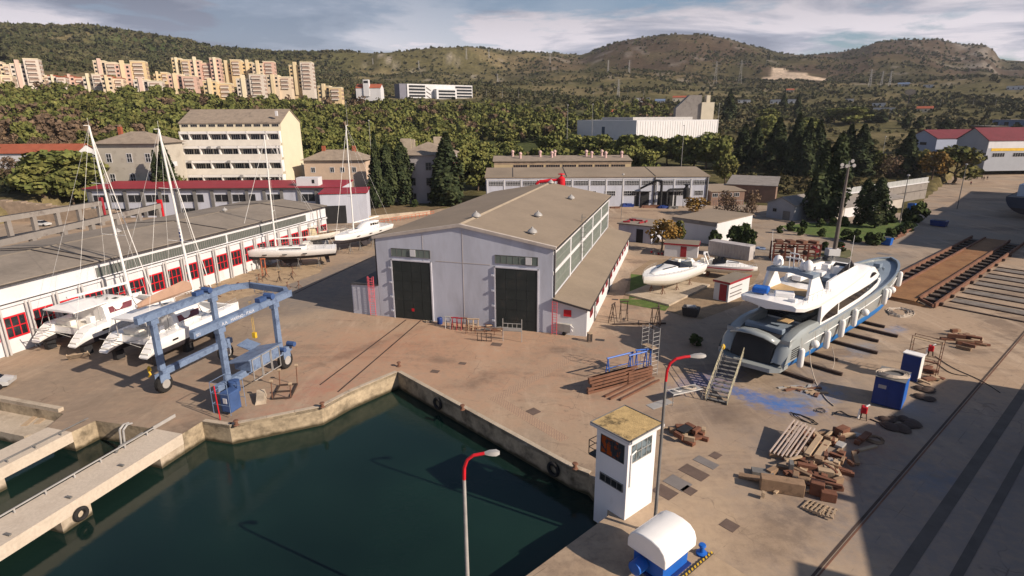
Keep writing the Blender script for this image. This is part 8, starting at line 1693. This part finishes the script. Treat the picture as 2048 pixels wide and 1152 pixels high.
b = MB().lathe([(.3, 0), (.36, .1), (.36, .8), (.3, .9)], n=12); free('drum', 'blue drum against the wall between the shed doors', 'drum', G(880, 648), 0, b, M_blued, smooth=True)
for i in range(16):
    px, py = q.uniform(945, 1010), q.uniform(650, 664); board(px, py, q.uniform(.5, 1.3), .18, .12, q.uniform(60, 140), q.uniform(0, .3), q.choice([M_wood, M_rust, M_woodp, M_steeld]), 'short offcut in the scrap heap before the shed between its doors', 'offcuts in the scrap heap before the shed', name='offcut', cat='scrap')
for i in range(8): board(q.uniform(845, 875), q.uniform(638, 646), q.uniform(.4, .9), .15, .12, q.uniform(0, 180), 0, q.choice([M_steeld, M_woodp]), 'small scrap piece at the foot of the left shed door', 'scrap at the left shed door', name='offcut', cat='scrap')
board(1060, 655, 2.6, .5, .3, 100, 0, M_conc, 'low pale concrete sill before the right shed door', name='sill', cat='sill')
# hydrants, cabinet, bin, grey trailer
rb_ = thing('red_cabinet', 'red fire cabinet at the corner of the lean-to', 'cabinet', G(1163, 671), AZ); MB().b2((-.3, -.2, 0), (.3, .2, 2.1)).build('body', M_red, rb_, bevel=.03); MB().b2((-.14, -.215, 1.3), (.14, -.2, 1.7)).build('label_plate', M_white, rb_)
bn = thing('litter_bin', 'dark slatted bin beside the red fire cabinet', 'bin', G(1179, 683), 0); b = MB()
for k in range(10): a = k*.628; b.tube((.3*math.cos(a), .3*math.sin(a), 0), (.3*math.cos(a), .3*math.sin(a), 1.05), .035, n=4)
b.build('slats', M_trim, bn); MB().lathe([(.2, 1.05), (.36, 1.06), (.36, 1.13), (.2, 1.14)], n=12).build('rim', M_woodp, bn)
tr_ = thing('compressor_trailer', 'pale grey box trailer before the lean-to ladder', 'trailer', G(1131, 668), AZ+8); MB().b2((-1.1, -.6, .45), (.8, .6, 1.5)).build('body', mat('worn_trailer_paint', (.40, .38, .34), .7, .2, 1), tr_, bevel=.04); MB().add([(.8, -.6, .5), (1.15, -.6, .7), (.95, -.6, .95), (1.2, -.6, 1.2), (.8, -.6, 1.5), (.8, -.5, .5), (1.15, -.5, .7), (.95, -.5, .95), (1.2, -.5, 1.2), (.8, -.5, 1.5)], [(0, 1, 2, 3, 4), (9, 8, 7, 6, 5), (0, 5, 6, 1), (1, 6, 7, 2), (2, 7, 8, 3), (3, 8, 9, 4)]).build('torn_panel', M_gel, tr_)
for y in (-.55, .55): MB().lathe([(.1, -.08), (.25, -.07), (.25, .07), (.1, .08)], c=(0, y, .26), n=12, axis='y').build('wheel', M_tyre, tr_, True)
def hydrant(px, py, label, pipe=True):
    t = thing('hydrant', label, 'hydrant', G(px, py), 0); MB().lathe([(.16, 0), (.16, .1), (.12, .15), (.12, .8), (.2, .85), (.2, 1.0), (.1, 1.15)], n=10).build('body', M_red, t, True); MB().tube((-.25, 0, .7), (.25, 0, .7), .09, n=8).build('outlet', M_red, t)
    return t
hydrant(1684, 500, 'red hydrant on the traffic island beside the floodlight mast')
for px, py, lb in ((1725, 838, 'red and white pump with hoses at the edge of the shade'), (1859, 712, 'red and white pump beside the white cabinet')):
    t = thing('pump', lb, 'pump', G(px, py), 30); MB().box((0, 0, .95), (.5, .55, .7)).build('body', M_red, t, bevel=.1); MB().tube((-.35, 0, 0), (-.3, 0, .9), .09, n=8).build('pipe', M_gel, t); b = MB(); [b.tube((x, y, 0), (x*.7, y*.7, .7), .04, n=4) for x in (-.2, .3) for y in (-.25, .25)]; b.build('legs_frame', M_darkrust, t); MB().tube((.1, -.1, 1.3), (.35, .1, 1.45), .08, n=6).build('valve', M_gel, t)
# blue container and white cabinet by the yacht
A, Bp = G(1741, 806), G(1800, 822)
bc, w_ = bframe('blue_container', 'blue steel container with a hose coil on its roof right of the yacht stern', 'container', A, Bp); MB().b2((0, 0, .05), (w_, 3.0, 2.75)).build('body', M_blued, bc, bevel=.03); MB().b2((w_+.003, .06, .1), (w_+.03, 2.94, 2.7)).build('side_panel', M_blue, bc)
for i in range(2): MB().b2((.1+i*w_/2, -.04, .15), (w_/2-.08+i*w_/2, -.003, 2.65)).build('door', M_blued, bc)
MB().b2((w_*.15, -.055, 1.75), (w_*.42, -.042, 2.1)).build('number_plate', M_steel, bc); MB().b2((-.03, -.03, 2.752), (w_+.03, 3.03, 2.80)).build('roof_sheet', M_steeld, bc)
def coil(loc, label, R, n, m, r=.035, sq=(1, .7), jit=.12, az=0, name='rope_coil', cat='rope'):
    b = MB(); pts = []
    for k in range(n*18):
        a = k/18*2*math.pi; rr = R*(1-.35*(k/(n*18)))*(1+q.uniform(-jit, jit)*.3+.08*math.sin(a*.37+k*.02)); pts.append((rr*math.cos(a)*sq[0], rr*math.sin(a)*sq[1], .04+.05*math.sin(k*.7)+.0025*k/18*3))
    b.path(pts, r, 4); return free(name, label, cat, loc, az, b, m)
pc = G(1778, 752); cc = bc.matrix_basis @ Vector((w_*.5, 1.4, 2.84)); coil(cc, 'thick pale hose coiled on the roof of the blue container', 1.35, 7, M_rope, .05, (1.05, .8))
wc = thing('white_cabinet', 'narrow white steel cabinet standing behind the blue container', 'cabinet', G(1800, 752), 50); wc.location = G(1818, 757); MB().b2((-.8, -.45, 0), (.8, .55, 2.7)).build('body', M_blued, wc); MB().b2((.803, -.45, .05), (.84, .55, 2.7)).build('side_sheet', M_gel, wc); MB().b2((-.85, -.5, 2.702), (.88, .6, 2.8)).build('roof_sheet', M_gel, wc)
coil(G(1800, 625), 'large heap of pale rope on the pavement below the yacht bow', 1.9, 12, M_rope, .04, (.8, 1.25), .5, 40)
coil(G(1749, 880), 'coil of dark rope at the edge of the timber heap', .75, 7, M_wood, .04, (1, .9), .3)
coil(G(1608, 838), 'loose dark hose lying on the ground left of the red pump', .9, 3, M_black, .035, (1.4, .5), .6, 60); coil(G(1640, 822), 'small loop of dark hose beside the long planks', .5, 2, M_black, .03, (1, .8), .5)
# hoses hanging from the yacht and on the ground
def cable(pts, label, m, r=.035, name='hose', cat='hose', z=.05):
    b = MB(); P_ = [G(p[0], p[1], (p[2] if len(p) > 2 else 0)+z) for p in pts]; sm = []
    for i in range(len(P_)-1):
        p0, p1, p2, p3 = P_[max(i-1, 0)], P_[i], P_[i+1], P_[min(i+2, len(P_)-1)]
        for k in range(5):
            t = k/5; sm.append(.5*((2*p1)+(-p0+p2)*t+(2*p0-5*p1+4*p2-p3)*t*t+(-p0+3*p1-3*p2+p3)*t**3))
    sm.append(P_[-1]); b.path(sm, r, 5); o = b.build(name, m); return tag(o, label, cat)
cable([(1619, 700, 2.4), (1622, 730, 1.0), (1632, 765), (1650, 795), (1668, 812)], 'pale hose hanging from the stern side of the yacht down to the ground', M_rope, .05)
cable([(1664, 694, 1.9), (1669, 722, .6), (1662, 745)], 'white cable looping down from the yacht to a beam', M_rope, .04)
cable([(1870, 712), (1905, 735), (1960, 760), (2000, 785)], 'long dark cable running from the pump into the shade, upper one', M_black, .04); cable([(1868, 722), (1900, 745), (1935, 752)], 'short dark cable lying under the long one', M_black, .04)
cable([(1725, 835), (1700, 832), (1680, 822), (1665, 830)], 'black hose trailing left of the red pump', M_black, .04); cable([(1740, 838), (1770, 850), (1800, 862)], 'black hose trailing right of the red pump', M_black, .06)
# ---- boarding stairs at the yacht stern
bs_top = Matrix.Translation(ya.location) @ Matrix.Rotation(ya.rotation_euler.z, 4, 'Z') @ Vector((-1.2, -2.3, 0)); foot = G(1432, 806); d = Vector((bs_top.x, bs_top.y, 0))-foot; stt = thing('boarding_stairs', 'grey steel boarding stairs leaning up to the yacht stern', 'stairs', foot, math.degrees(math.atan2(d.x, d.y))); Ls = d.length; Hs = 2.4
b = MB()
for x in (-.95, .95): b.bar((x, 0, .1), (x, Ls, Hs), .08, .25)
b.build('stringers', M_steeld, stt)
for k in range(11): MB().b2((-.92, Ls*(k+.5)/11.5-.16, Hs*(k+.7)/11.5+.0), (.92, Ls*(k+.5)/11.5+.16, Hs*(k+.7)/11.5+.06)).build('tread', M_steeld, stt)
for x in (-1.0, 1.0):
    b = MB(); b.tube((x, 0, 1.05), (x, Ls, Hs+1.05), .035, n=5); b.tube((x, 0, .6), (x, Ls, Hs+.6), .03, n=4)
    for k in range(6): f = k/5; b.tube((x, Ls*f, Hs*f+.05), (x, Ls*f, Hs*f+1.05), .03, n=4)
    b.build('handrail', mat('yellowish_rail', (.42, .38, .26), .6), stt)
b = MB()
for x in (-.6, .6): b.tube((x, Ls*.95, 0), (x, Ls*.95, Hs), .05, n=5); b.tube((x, Ls*.95, .1), (x, Ls*.5, Hs*.5), .04, n=4)
b.build('legs_frame', M_steeld, stt); MB().sphere((-1.0, Ls-.1, Hs+.75), .22, 8, (1, 1, 1.4)).build('yellow_rope_bundle', M_yellow, stt)
# work table with hoses
tb_ = thing('work_table', 'grey work table piled with hoses between the lamp and the boarding stairs', 'table', G(1345, 812), 68-90); b = MB()
for x, y in ((0, 0), (3.4, 0), (0, 1.1), (3.4, 1.1)): b.tube((x, y, 0), (x, y, 1.1), .04, n=4)
b.tube((0, 0, 1.1), (3.4, 0, 1.1), .05, n=4); b.tube((0, 1.1, 1.1), (3.4, 1.1, 1.1), .05, n=4); b.build('frame', M_steel, tb_); MB().b2((.1, .05, 1.12), (3.3, 1.05, 1.16)).build('table_top', M_steel, tb_)
tb_.rotation_euler.z = math.radians(22); pt = tb_.matrix_basis @ Vector((2.2, .55, 1.18)); coil(pt, 'pale hose heaped on the grey work table', .55, 5, M_rope, .04, (1.3, .7)); pt = tb_.matrix_basis @ Vector((.8, .55, 1.18)); coil(pt, 'grey cable heaped on the left end of the work table', .4, 4, M_steel, .035, (1.2, .7))
MB_ = None
free('flat_sheet', 'pale flat sheet lying on the pavement in front of the work table', 'sheet', G(1320, 808), 60, MB().b2((-.5, -1.3, .005), (.5, 1.3, .03)), M_steel)
# tripods and frames left of the yacht shade
for px, py, lb in ((1222, 648, 'brown steel sawhorse right of the lean-to, left one'), (1238, 640, 'brown steel sawhorse right of the lean-to, middle one'), (1300, 655, 'brown steel sawhorse right of the lean-to, right one'), (1314, 652, 'brown steel sawhorse at the edge of the yacht shade')): trestle(G(px, py), q.uniform(0, 90), 1.2, 2.6, M_darkrust, lb, name='sawhorse')
free('ground_beam', 'long brown beam lying between the sawhorses', 'beam', G(1225, 650), 88, MB().b2((-.1, 0, .02), (.1, 7, .2)), M_darkrust)
gb = thing('waste_skip', 'dark open skip with scrap beside the grass strip', 'skip', G(1381, 632), 30); MB().loft([[(-.9, -.6, .1), (.9, -.6, .1), (.9, .6, .1), (-.9, .6, .1)], [(-1.1, -.75, 1.3), (1.1, -.75, 1.3), (1.1, .75, 1.3), (-1.1, .75, 1.3)]], closed=True).build('body', M_trim, gb); MB().box((0, 0, 1.38), (1.2, .8, .2), rz=.4).build('scrap_fill', M_steel, gb)
# blue skips by the road
for px, py, w, d, h, m, lb in ((1773, 490, 1.8, 1.5, 1.5, M_blue, 'small blue waste container at the corner of the lawn'), (1877, 452, 3.4, 2.2, 1.4, M_blued, 'dark blue skip full of scrap in the road'), (1822, 420, 1.8, 1.5, 1.9, M_blue, 'blue waste container beside the low store'), (1600, 505, 0, 0, 0, None, '')):
    if not w: continue
    t = thing('waste_container', lb, 'container', G(px, py), 50); MB().loft([[(-w*.45, -d*.45, .1), (w*.45, -d*.45, .1), (w*.45, d*.45, .1), (-w*.45, d*.45, .1)], [(-w*.5, -d*.5, h), (w*.5, -d*.5, h), (w*.5, d*.5, h), (-w*.5, d*.5, h)]], closed=True).build('body', m, t); MB().box((0, 0, h+.1), (w*.7, d*.6, .2), rz=.3).build('lid', M_steeld, t)
# timber channel stack by the lawn kerb and red machinery
for k in range(3): board(1800+k*5, 475-k*3, 7, .25, .3, 50, k*.3, M_rust, 'rusty channel leaning along the lawn kerb, one of three', 'rusty channels by the lawn kerb')
rm = thing('machinery_rack', 'dark red rusty machinery rack with cylinders behind the yacht', 'machinery', G(1545, 522), 100-90); b = MB()
for x in (0, 2, 4, 6, 8):
    for y in (0, 2.2): b.bar((x, y, 0), (x, y, 3.4), .25, .25)
for z in (1.2, 2.4, 3.3): b.bar((0, 0, z), (8, 0, z), .22, .22); b.bar((0, 2.2, z), (8, 2.2, z), .22, .22)
b.build('frame', mat('dark_red_machinery', (.11, .03, .02), .8, .3, 1), rm)
for k in range(6): MB().tube((.5+k*1.4, -.1, .4+.9*(k % 3)), (.5+k*1.4, 2.4, .5+.9*(k % 3)), .38, n=10).build('cylinder', q.choice([M_trimred, M_rust, M_darkrust]), rm, True)
for k in range(4): MB().box((1+k*2, 1.1, 3.6), (1.2, 1.6, .5), rz=.3*k).build('casting', M_rust, rm)
bt_ = coil(G(1520, 497, 1.2), 'blue tarpaulin-like net heap beside the red machinery rack', .9, 6, M_lift, .12, (1, 1), .8, 0, 'net_heap', 'net')
# gate and barrier by the gabled shed
def fence_panel(a, c, h, n, m, label, name='fence', cat='fence'):
    t = thing(name, label, cat, (0, 0, 0), 0); b = MB()
    for k in range(n+1): p = a.lerp(c, k/n); b.tube(p, p+Vector((0, 0, h)), .05, n=4)
    for z in (.15, h*.55, h): b.tube(a+Vector((0, 0, z)), c+Vector((0, 0, z)), .045, n=4)
    b.build('frame', m, t); return t
fence_panel(G(1542, 430), G(1568, 430), 1.9, 3, M_steel, 'white metal gate before the gabled shed', 'gate', 'gate'); fence_panel(G(1570, 436), G(1612, 440), 1.1, 5, M_steel, 'low grey barrier beside the lawn', 'barrier', 'barrier')
fence_panel(G(1425, 428), G(1495, 426), 3.6, 14, M_steel, 'tall pale mesh fence behind the bare trees'); fence_panel(TP(1095, 275), TP(1165, 270), 2.4, 12, M_steel, 'pale fence on the edge of the wood left of the sports hall')
for k, (px, py, w, h, m, lb) in enumerate(((1255, 413, 3.5, 1.2, M_blued, 'blue tarpaulin-covered boat in front of the factory door'), (1300, 415, 6, 1.0, M_rust, 'orange rusty heap of steel in front of the factory'), (1325, 416, 3, 1.0, M_blued, 'dark blue covered object in front of the factory'), (1230, 416, 3, .5, M_rust, 'low rusty beams stacked in front of the factory'), (1345, 417, 3, .8, M_steeld, 'grey sheet stack in front of the factory'))):
    b = MB()
    for j in range(5): b.box((q.uniform(-w/3, w/3), q.uniform(-.6, .6), h*.25+q.uniform(0, h*.4)), (w*.45, .9, h*.4), rz=q.uniform(-.4, .4))
    b.loft([[(-w/2, -1, 0), (w/2, -1, 0), (w/2, 1, 0), (-w/2, 1, 0)], [(-w*.4, -.7, h*.6), (w*.4, -.7, h*.6), (w*.4, .7, h*.6), (-w*.4, .7, h*.6)]], closed=True); free('steel_heap' if m == M_rust else 'covered_stack', lb, 'heap', G(px, py), 0, b, m)
# junk on the derelict roof, clutter near the autumn tree
for k in range(7): o = MB().box((0, 0, .15), (q.uniform(.5, 2), .3, .3)); free('scrap_piece', 'rusty scrap piece lying on the roof of the derelict shed', 'scrap', wk.matrix_basis @ Vector((q.uniform(1, w_*2), q.uniform(1, 6), 3.87)), q.uniform(0, 180), o, M_trimred, group='scrap on the derelict shed roof')
for k in range(8): bsk = MB().lathe([(.16, 0), (.22, .4), (.05, .42)], n=8); free('bucket', 'small white bucket at the foot of the low hut', 'bucket', G(1303+k*7, 505+q.uniform(-2, 6)), 0, bsk, q.choice([M_gel, M_steel, M_trimred]) if k else M_red, group='buckets by the low hut')
# ---- timber heap in the right foreground
TH = 'timber blocks of the heap in the right foreground'
lad = thing('steel_ramp', 'long pale ladder-like ramp of parallel rails leaning at the timber heap, left one', 'ramp', G(1556, 925), 50)
def ramp(px, py, label, z=.5, L=5.2):
    t = thing('steel_ramp', label, 'ramp', G(px, py), 44); b = MB()
    for k in range(4): b.bar((k*.3, 0, z), (k*.3, L, z+.7), .09, .12)
    t_ = b.build('rails', mat('pale_ramp_steel', (.42, .34, .30), .7, .15, 1), t); b = MB()
    for k in range(6): b.bar((0, .3+k*L/6, z-.02+.7*k/6), (.9, .3+k*L/6, z-.02+.7*k/6), .06, .06)
    b.build('crosspieces', M_rust, t); b = MB(); b.bar((0, .4, 0), (0, .4, z), .12); b.bar((.9, .4, 0), (.9, .4, z), .12); b.bar((0, L-.3, 0), (0, L-.3, z+.6), .12); b.bar((.9, L-.3, 0), (.9, L-.3, z+.6), .12); b.build('feet', M_rust, t)
bpy.data.objects.remove(lad)
ramp(1538, 915, 'pale ramp of parallel rails at the timber heap, left of the pair'); ramp(1562, 920, 'pale ramp of parallel rails at the timber heap, right of the pair', .5, 4.6)
board(1625, 905, 3.6, .42, .2, 42, .55, M_woodp, 'long pale plank on top of the timber heap', name='plank', cat='plank'); board(1643, 908, 3.2, .5, .15, 42, .35, M_woodp, 'second pale plank beside the long one on the timber heap', name='plank', cat='plank'); board(1630, 915, 3.0, .6, .35, 42, .0, M_wood, 'thick timber under the pale planks')
board(1562, 982, 2.9, .8, 1.0, 108, 0, M_wood, 'big squared timber stack front at the near left of the heap', name='timber_block', cat='timber'); board(1512, 962, 2.4, .5, .22, 118, .12, M_wood, 'loose broad plank at the left end of the heap', tilt=.1, name='plank', cat='plank'); board(1524, 948, 1.5, .7, .3, 105, 0, M_steeld, 'grey slab at the left end of the heap', name='slab', cat='slab'); board(1543, 948, .9, .45, .45, 60, 0, M_wood, 'small block beside the grey slab', name='timber_block', cat='timber')
HP = [(1655, 940, 1.0, .7, .5, 20, 0, M_woodp), (1640, 945, .9, .5, .45, 70, 0, M_wood), (1650, 952, 1.1, .55, .55, 110, 0, M_woodp), (1635, 930, .6, .6, .7, 30, 0, M_wood), (1672, 932, .55, .45, .45, 45, 0, M_woodp), (1683, 945, 1.3, .35, .35, 130, 0, M_woodd), (1694, 950, .9, .3, .3, 120, 0, M_woodd), (1660, 925, .5, .4, .3, 10, 0, M_steel), (1640, 975, 1.6, .25, .25, 110, .1, M_woodd), (1655, 978, 1.8, .25, .25, 115, .3, M_woodd), (1668, 980, 1.2, .3, .3, 100, 0, M_woodd), (1632, 988, .9, .7, 1.0, 120, 0, M_woodd), (1655, 1000, 1.0, .6, .7, 110, 0, M_woodd), (1648, 968, 1.5, .28, .28, 125, .25, M_woodd), (1675, 968, .8, .3, .5, 70, 0, M_wood),
      (1683, 872, 1.1, .7, .8, 60, 0, M_woodd), (1672, 868, .7, .5, .5, 20, 0, M_woodd), (1650, 870, 1.3, .3, .3, 80, 0, M_wood), (1657, 876, 1.1, .2, .2, 50, .3, M_woodp), (1664, 888, .8, .3, .5, 30, 0, M_woodd), (1680, 893, .9, .6, .25, 50, 0, M_steel), (1615, 885, .6, .5, .4, 0, 0, M_woodp), (1622, 878, .8, .4, .4, 40, 0, M_wood), (1718, 885, 1.2, .4, .4, 50, 0, M_woodd), (1728, 882, 1.6, .5, .2, 50, .35, M_woodd), (1735, 898, 1.9, .3, .15, 70, 0, M_woodp), (1715, 874, .7, .6, .12, 40, .1, M_steel), (1590, 960, 1.0, .4, .5, 30, 0, M_wood), (1600, 935, .9, .5, .3, 120, 0, M_wood), (1585, 930, 1.6, .2, .15, 70, .5, M_woodp), (1612, 940, 1.6, .6, .4, 60, 0, M_wood), (1580, 945, .7, .3, .9, 20, 0, M_steeld), (1605, 965, 1.2, .5, .4, 100, 0, M_wood), (1620, 958, 1.0, .4, .4, 10, 0, M_woodd)]
for k, (px, py, L, w, h, az, z, m) in enumerate(HP): board(px, py, L, w, h, az, z, m, 'weathered timber block of the untidy heap in the right foreground', TH, name='timber_block', cat='timber')
for k in range(70):
    a = q.random(); px = 1600+q.gauss(40, 42); py = 930+q.gauss(0, 32)+(px-1640)*-.25
    if not (1500 < px < 1745 and 868 < py < 1010): continue
    board(px, py, q.uniform(.4, 1.5), q.uniform(.15, .45), q.uniform(.12, .4), q.uniform(0, 180), q.uniform(0, .25), q.choice([M_wood, M_woodd, M_woodd, M_woodp, M_rust]), 'weathered timber block of the untidy heap in the right foreground', TH, name='timber_block', cat='timber', tilt=q.uniform(-.15, .15))
def pallet(px, py, az, tilt, label, z=.1):
    t = thing('pallet', label, 'pallet', G(px, py, 0)+Vector((0, 0, z)), az); t.rotation_euler = (tilt, 0, -math.radians(az))
    for k in range(5): MB().b2((-.6, -.6+k*.28, .12), (.6, -.48+k*.28, .15)).build('slat', M_woodp, t)
    for x in (-.55, 0, .55): MB().b2((x-.05, -.6, 0), (x+.05, .66, .118)).build('bearer', M_woodp, t)
pallet(1628, 1018, 140, .15, 'pale broken pallet at the near end of the timber heap, left one'); pallet(1648, 1026, 130, .1, 'pale broken pallet at the near end of the timber heap, right one')
# second heaps
for k in range(16): board(q.uniform(1352, 1412), q.uniform(858, 888), q.uniform(.5, 1.3), q.uniform(.25, .5), q.uniform(.2, .5), q.uniform(0, 180), 0 if k % 3 else .3, q.choice([M_wood, M_woodd, M_woodp]), 'timber piece of the small heap behind the watch tower lamp', 'timber of the small heap behind the watch tower', name='timber_block', cat='timber')
board(1368, 870, 1.3, .8, .12, 50, .5, M_black, 'black board on the small heap behind the watch tower lamp', name='board', cat='board'); board(1330, 858, 1.5, .2, .15, 80, 0, M_woodp, 'pale stick beside the small heap', name='plank', cat='plank')
for k in range(20): board(q.gauss(1930, 18), q.gauss(683, 9), q.uniform(.6, 1.8), q.uniform(.2, .5), q.uniform(.2, .5), q.uniform(60, 150), 0 if k % 3 else .35, q.choice([M_woodd, M_woodd, M_wood, M_rust]), 'dark timber piece of the separate heap on the sunlit pavement at the right', 'timber of the separate heap at the right', name='timber_block', cat='timber')
board(1952, 685, 1.6, .7, .5, 60, 0, M_woodp, 'pale squared timber at the right end of the separate heap', name='timber_block', cat='timber')
for k in range(14): board(q.gauss(1855, 9), q.gauss(750, 12), q.uniform(.5, 1.6), q.uniform(.25, .7), q.uniform(.08, .3), q.uniform(0, 180), 0 if k % 2 else .25, q.choice([M_woodp, M_woodd, M_rust]), 'scrap board of the heap behind the blue container', 'scrap boards behind the blue container', name='scrap_board', cat='scrap')
for k in range(12): board(q.uniform(1570, 1660), q.uniform(770, 792), q.uniform(.6, 2.2), q.uniform(.15, .3), q.uniform(.08, .2), q.uniform(30, 140), 0, q.choice([M_woodp, M_woodd, M_rust, M_steel]), 'scrap piece lying on the ground beside the yacht', 'scrap beside the yacht', name='scrap_board', cat='scrap')
for k in range(9): o = MB(); o.sphere((0, 0, .12), q.uniform(.35, .7), 8, (1.3, 1, .35)); free('debris_heap', 'small dark debris heap in the shade right of the timber', 'debris', G(q.uniform(1770, 1830), q.uniform(838, 868)), q.uniform(0, 180), o, M_darkrust, group='debris in the shade right of the timber', smooth=True)
for k in range(6): o = MB(); o.sphere((0, 0, .12), q.uniform(.35, .6), 8, (1.3, 1, .35)); free('debris_heap', 'small dark debris heap right of the blue container', 'debris', G(q.uniform(1838, 1862), q.uniform(778, 800)), q.uniform(0, 180), o, M_darkrust, group='debris right of the blue container', smooth=True)
# iron cradle and concrete block near the gantry
cr = thing('boat_trolley', 'dark iron boat trolley with upright posts right of the gantry', 'trolley', G(545, 800), 17+60); b = MB()
for x in (0, 1.7): b.bar((x, 0, .15), (x, 3.0, .15), .14)
for y in (0, 1.5, 3): b.bar((0, y, .15), (1.7, y, .15), .12)
b.build('chassis', M_darkrust, cr)
for x, y, h in ((0, 0, 1.9), (1.7, 0, 1.5), (0, 3, 1.7), (1.7, 3, 2.1)): MB().tube((x, y, .2), (x+.1, y, h), .05, n=6).build('post', M_rust, cr); MB().box((x+.1, y, h+.08), (.3, .25, .14), rx=.4).build('pad', M_woodp, cr)
cr.rotation_euler.z = math.radians(8)
cbk = MB().loft([[(-1.0, -.5, 0), (1.0, -.5, 0), (1.0, .5, 0), (-1.0, .5, 0)], [(-.9, -.35, .7), (.9, -.35, .35), (.9, .35, .35), (-.9, .35, .7)]], closed=True); free('concrete_block', 'pale wedge-shaped concrete block between the gantry cab and the trolley', 'block', G(522, 800), 70, cbk, M_conc)
# steps under the catamaran, sawhorses by the workshop
stp = thing('boat_steps', 'pale wooden steps lying under the stern of the left catamaran', 'steps', G(138, 722), 60); b = MB()
for y in (0, 1.9): b.bar((-.4, y, .1), (.5, y, .9), .1, .2)
for k in range(4): b.bar((-.3+k*.25, 0, .2+k*.2), (-.3+k*.25, 1.9, .2+k*.2), .2, .05)
b.build('steps_frame', M_woodp, stp)
for k in range(16):
    px, py = q.uniform(395, 600), q.uniform(548, 590); stand(G(px, py), q.uniform(0, 90), q.uniform(1.0, 1.9), 'empty boat prop standing on the sandy ground beside the workshop', q.choice([M_steeld, M_rust, M_darkrust]), 'empty boat props beside the workshop')
ort = trestle(G(524, 552), 80, .9, 3.0, mat('orange_red_trestle_paint', (.45, .12, .05), .6), 'orange trestle under the long white sailing yacht')
for k in range(22): board(q.uniform(395, 470), q.uniform(572, 600) if k % 2 else q.uniform(575, 590), q.uniform(.6, 2.4), .15, .1, q.uniform(0, 180), q.uniform(0, .3), q.choice([M_woodp, M_woodp, M_wood, M_rust]), 'loose board in the heap behind the right catamaran', 'boards behind the right catamaran', name='plank', cat='plank')
sheet('sandy_strip', [(392, 610), (405, 570), (470, 538), (560, 530), (640, 520), (660, 500), (640, 545), (560, 575), (470, 600)], .005, mat('sandy_ground', (.34, .25, .16), 1, .2, .8, .3, 4, col2=(.24, .17, .11), s2=.6, fine=.2))
sheet('sea_wall_cap', [(0, 0)], 0, M_conc) if False else None
w5 = car(G(2, 775)+Vector((-1.2, 0, 0)), 75, CARM[0], 'silver-grey car bonnet cut off by the left edge of the picture')
# lower quay clutter on the right: chains
for nm in ():
    pass
# ================================================================ AIR
hz = MB().b2((-2700, -80, -10), (2700, 3300, 330)).build('haze', None or bpy.data.materials.new('haze_air')); hm = MATS['haze'] = hz.data.materials[0]; hm.use_nodes = True
nt = hm.node_tree; nt.nodes.clear(); o_ = nt.nodes.new('ShaderNodeOutputMaterial'); v_ = nt.nodes.new('ShaderNodeVolumePrincipled'); v_.inputs['Color'].default_value = (.80, .85, .95, 1); v_.inputs['Density'].default_value = .00007; v_.inputs['Anisotropy'].default_value = .2
nt.links.new(v_.outputs[0], o_.inputs['Volume']); tag(hz, 'thin blue-grey haze over the far hills', 'haze', kind='stuff')
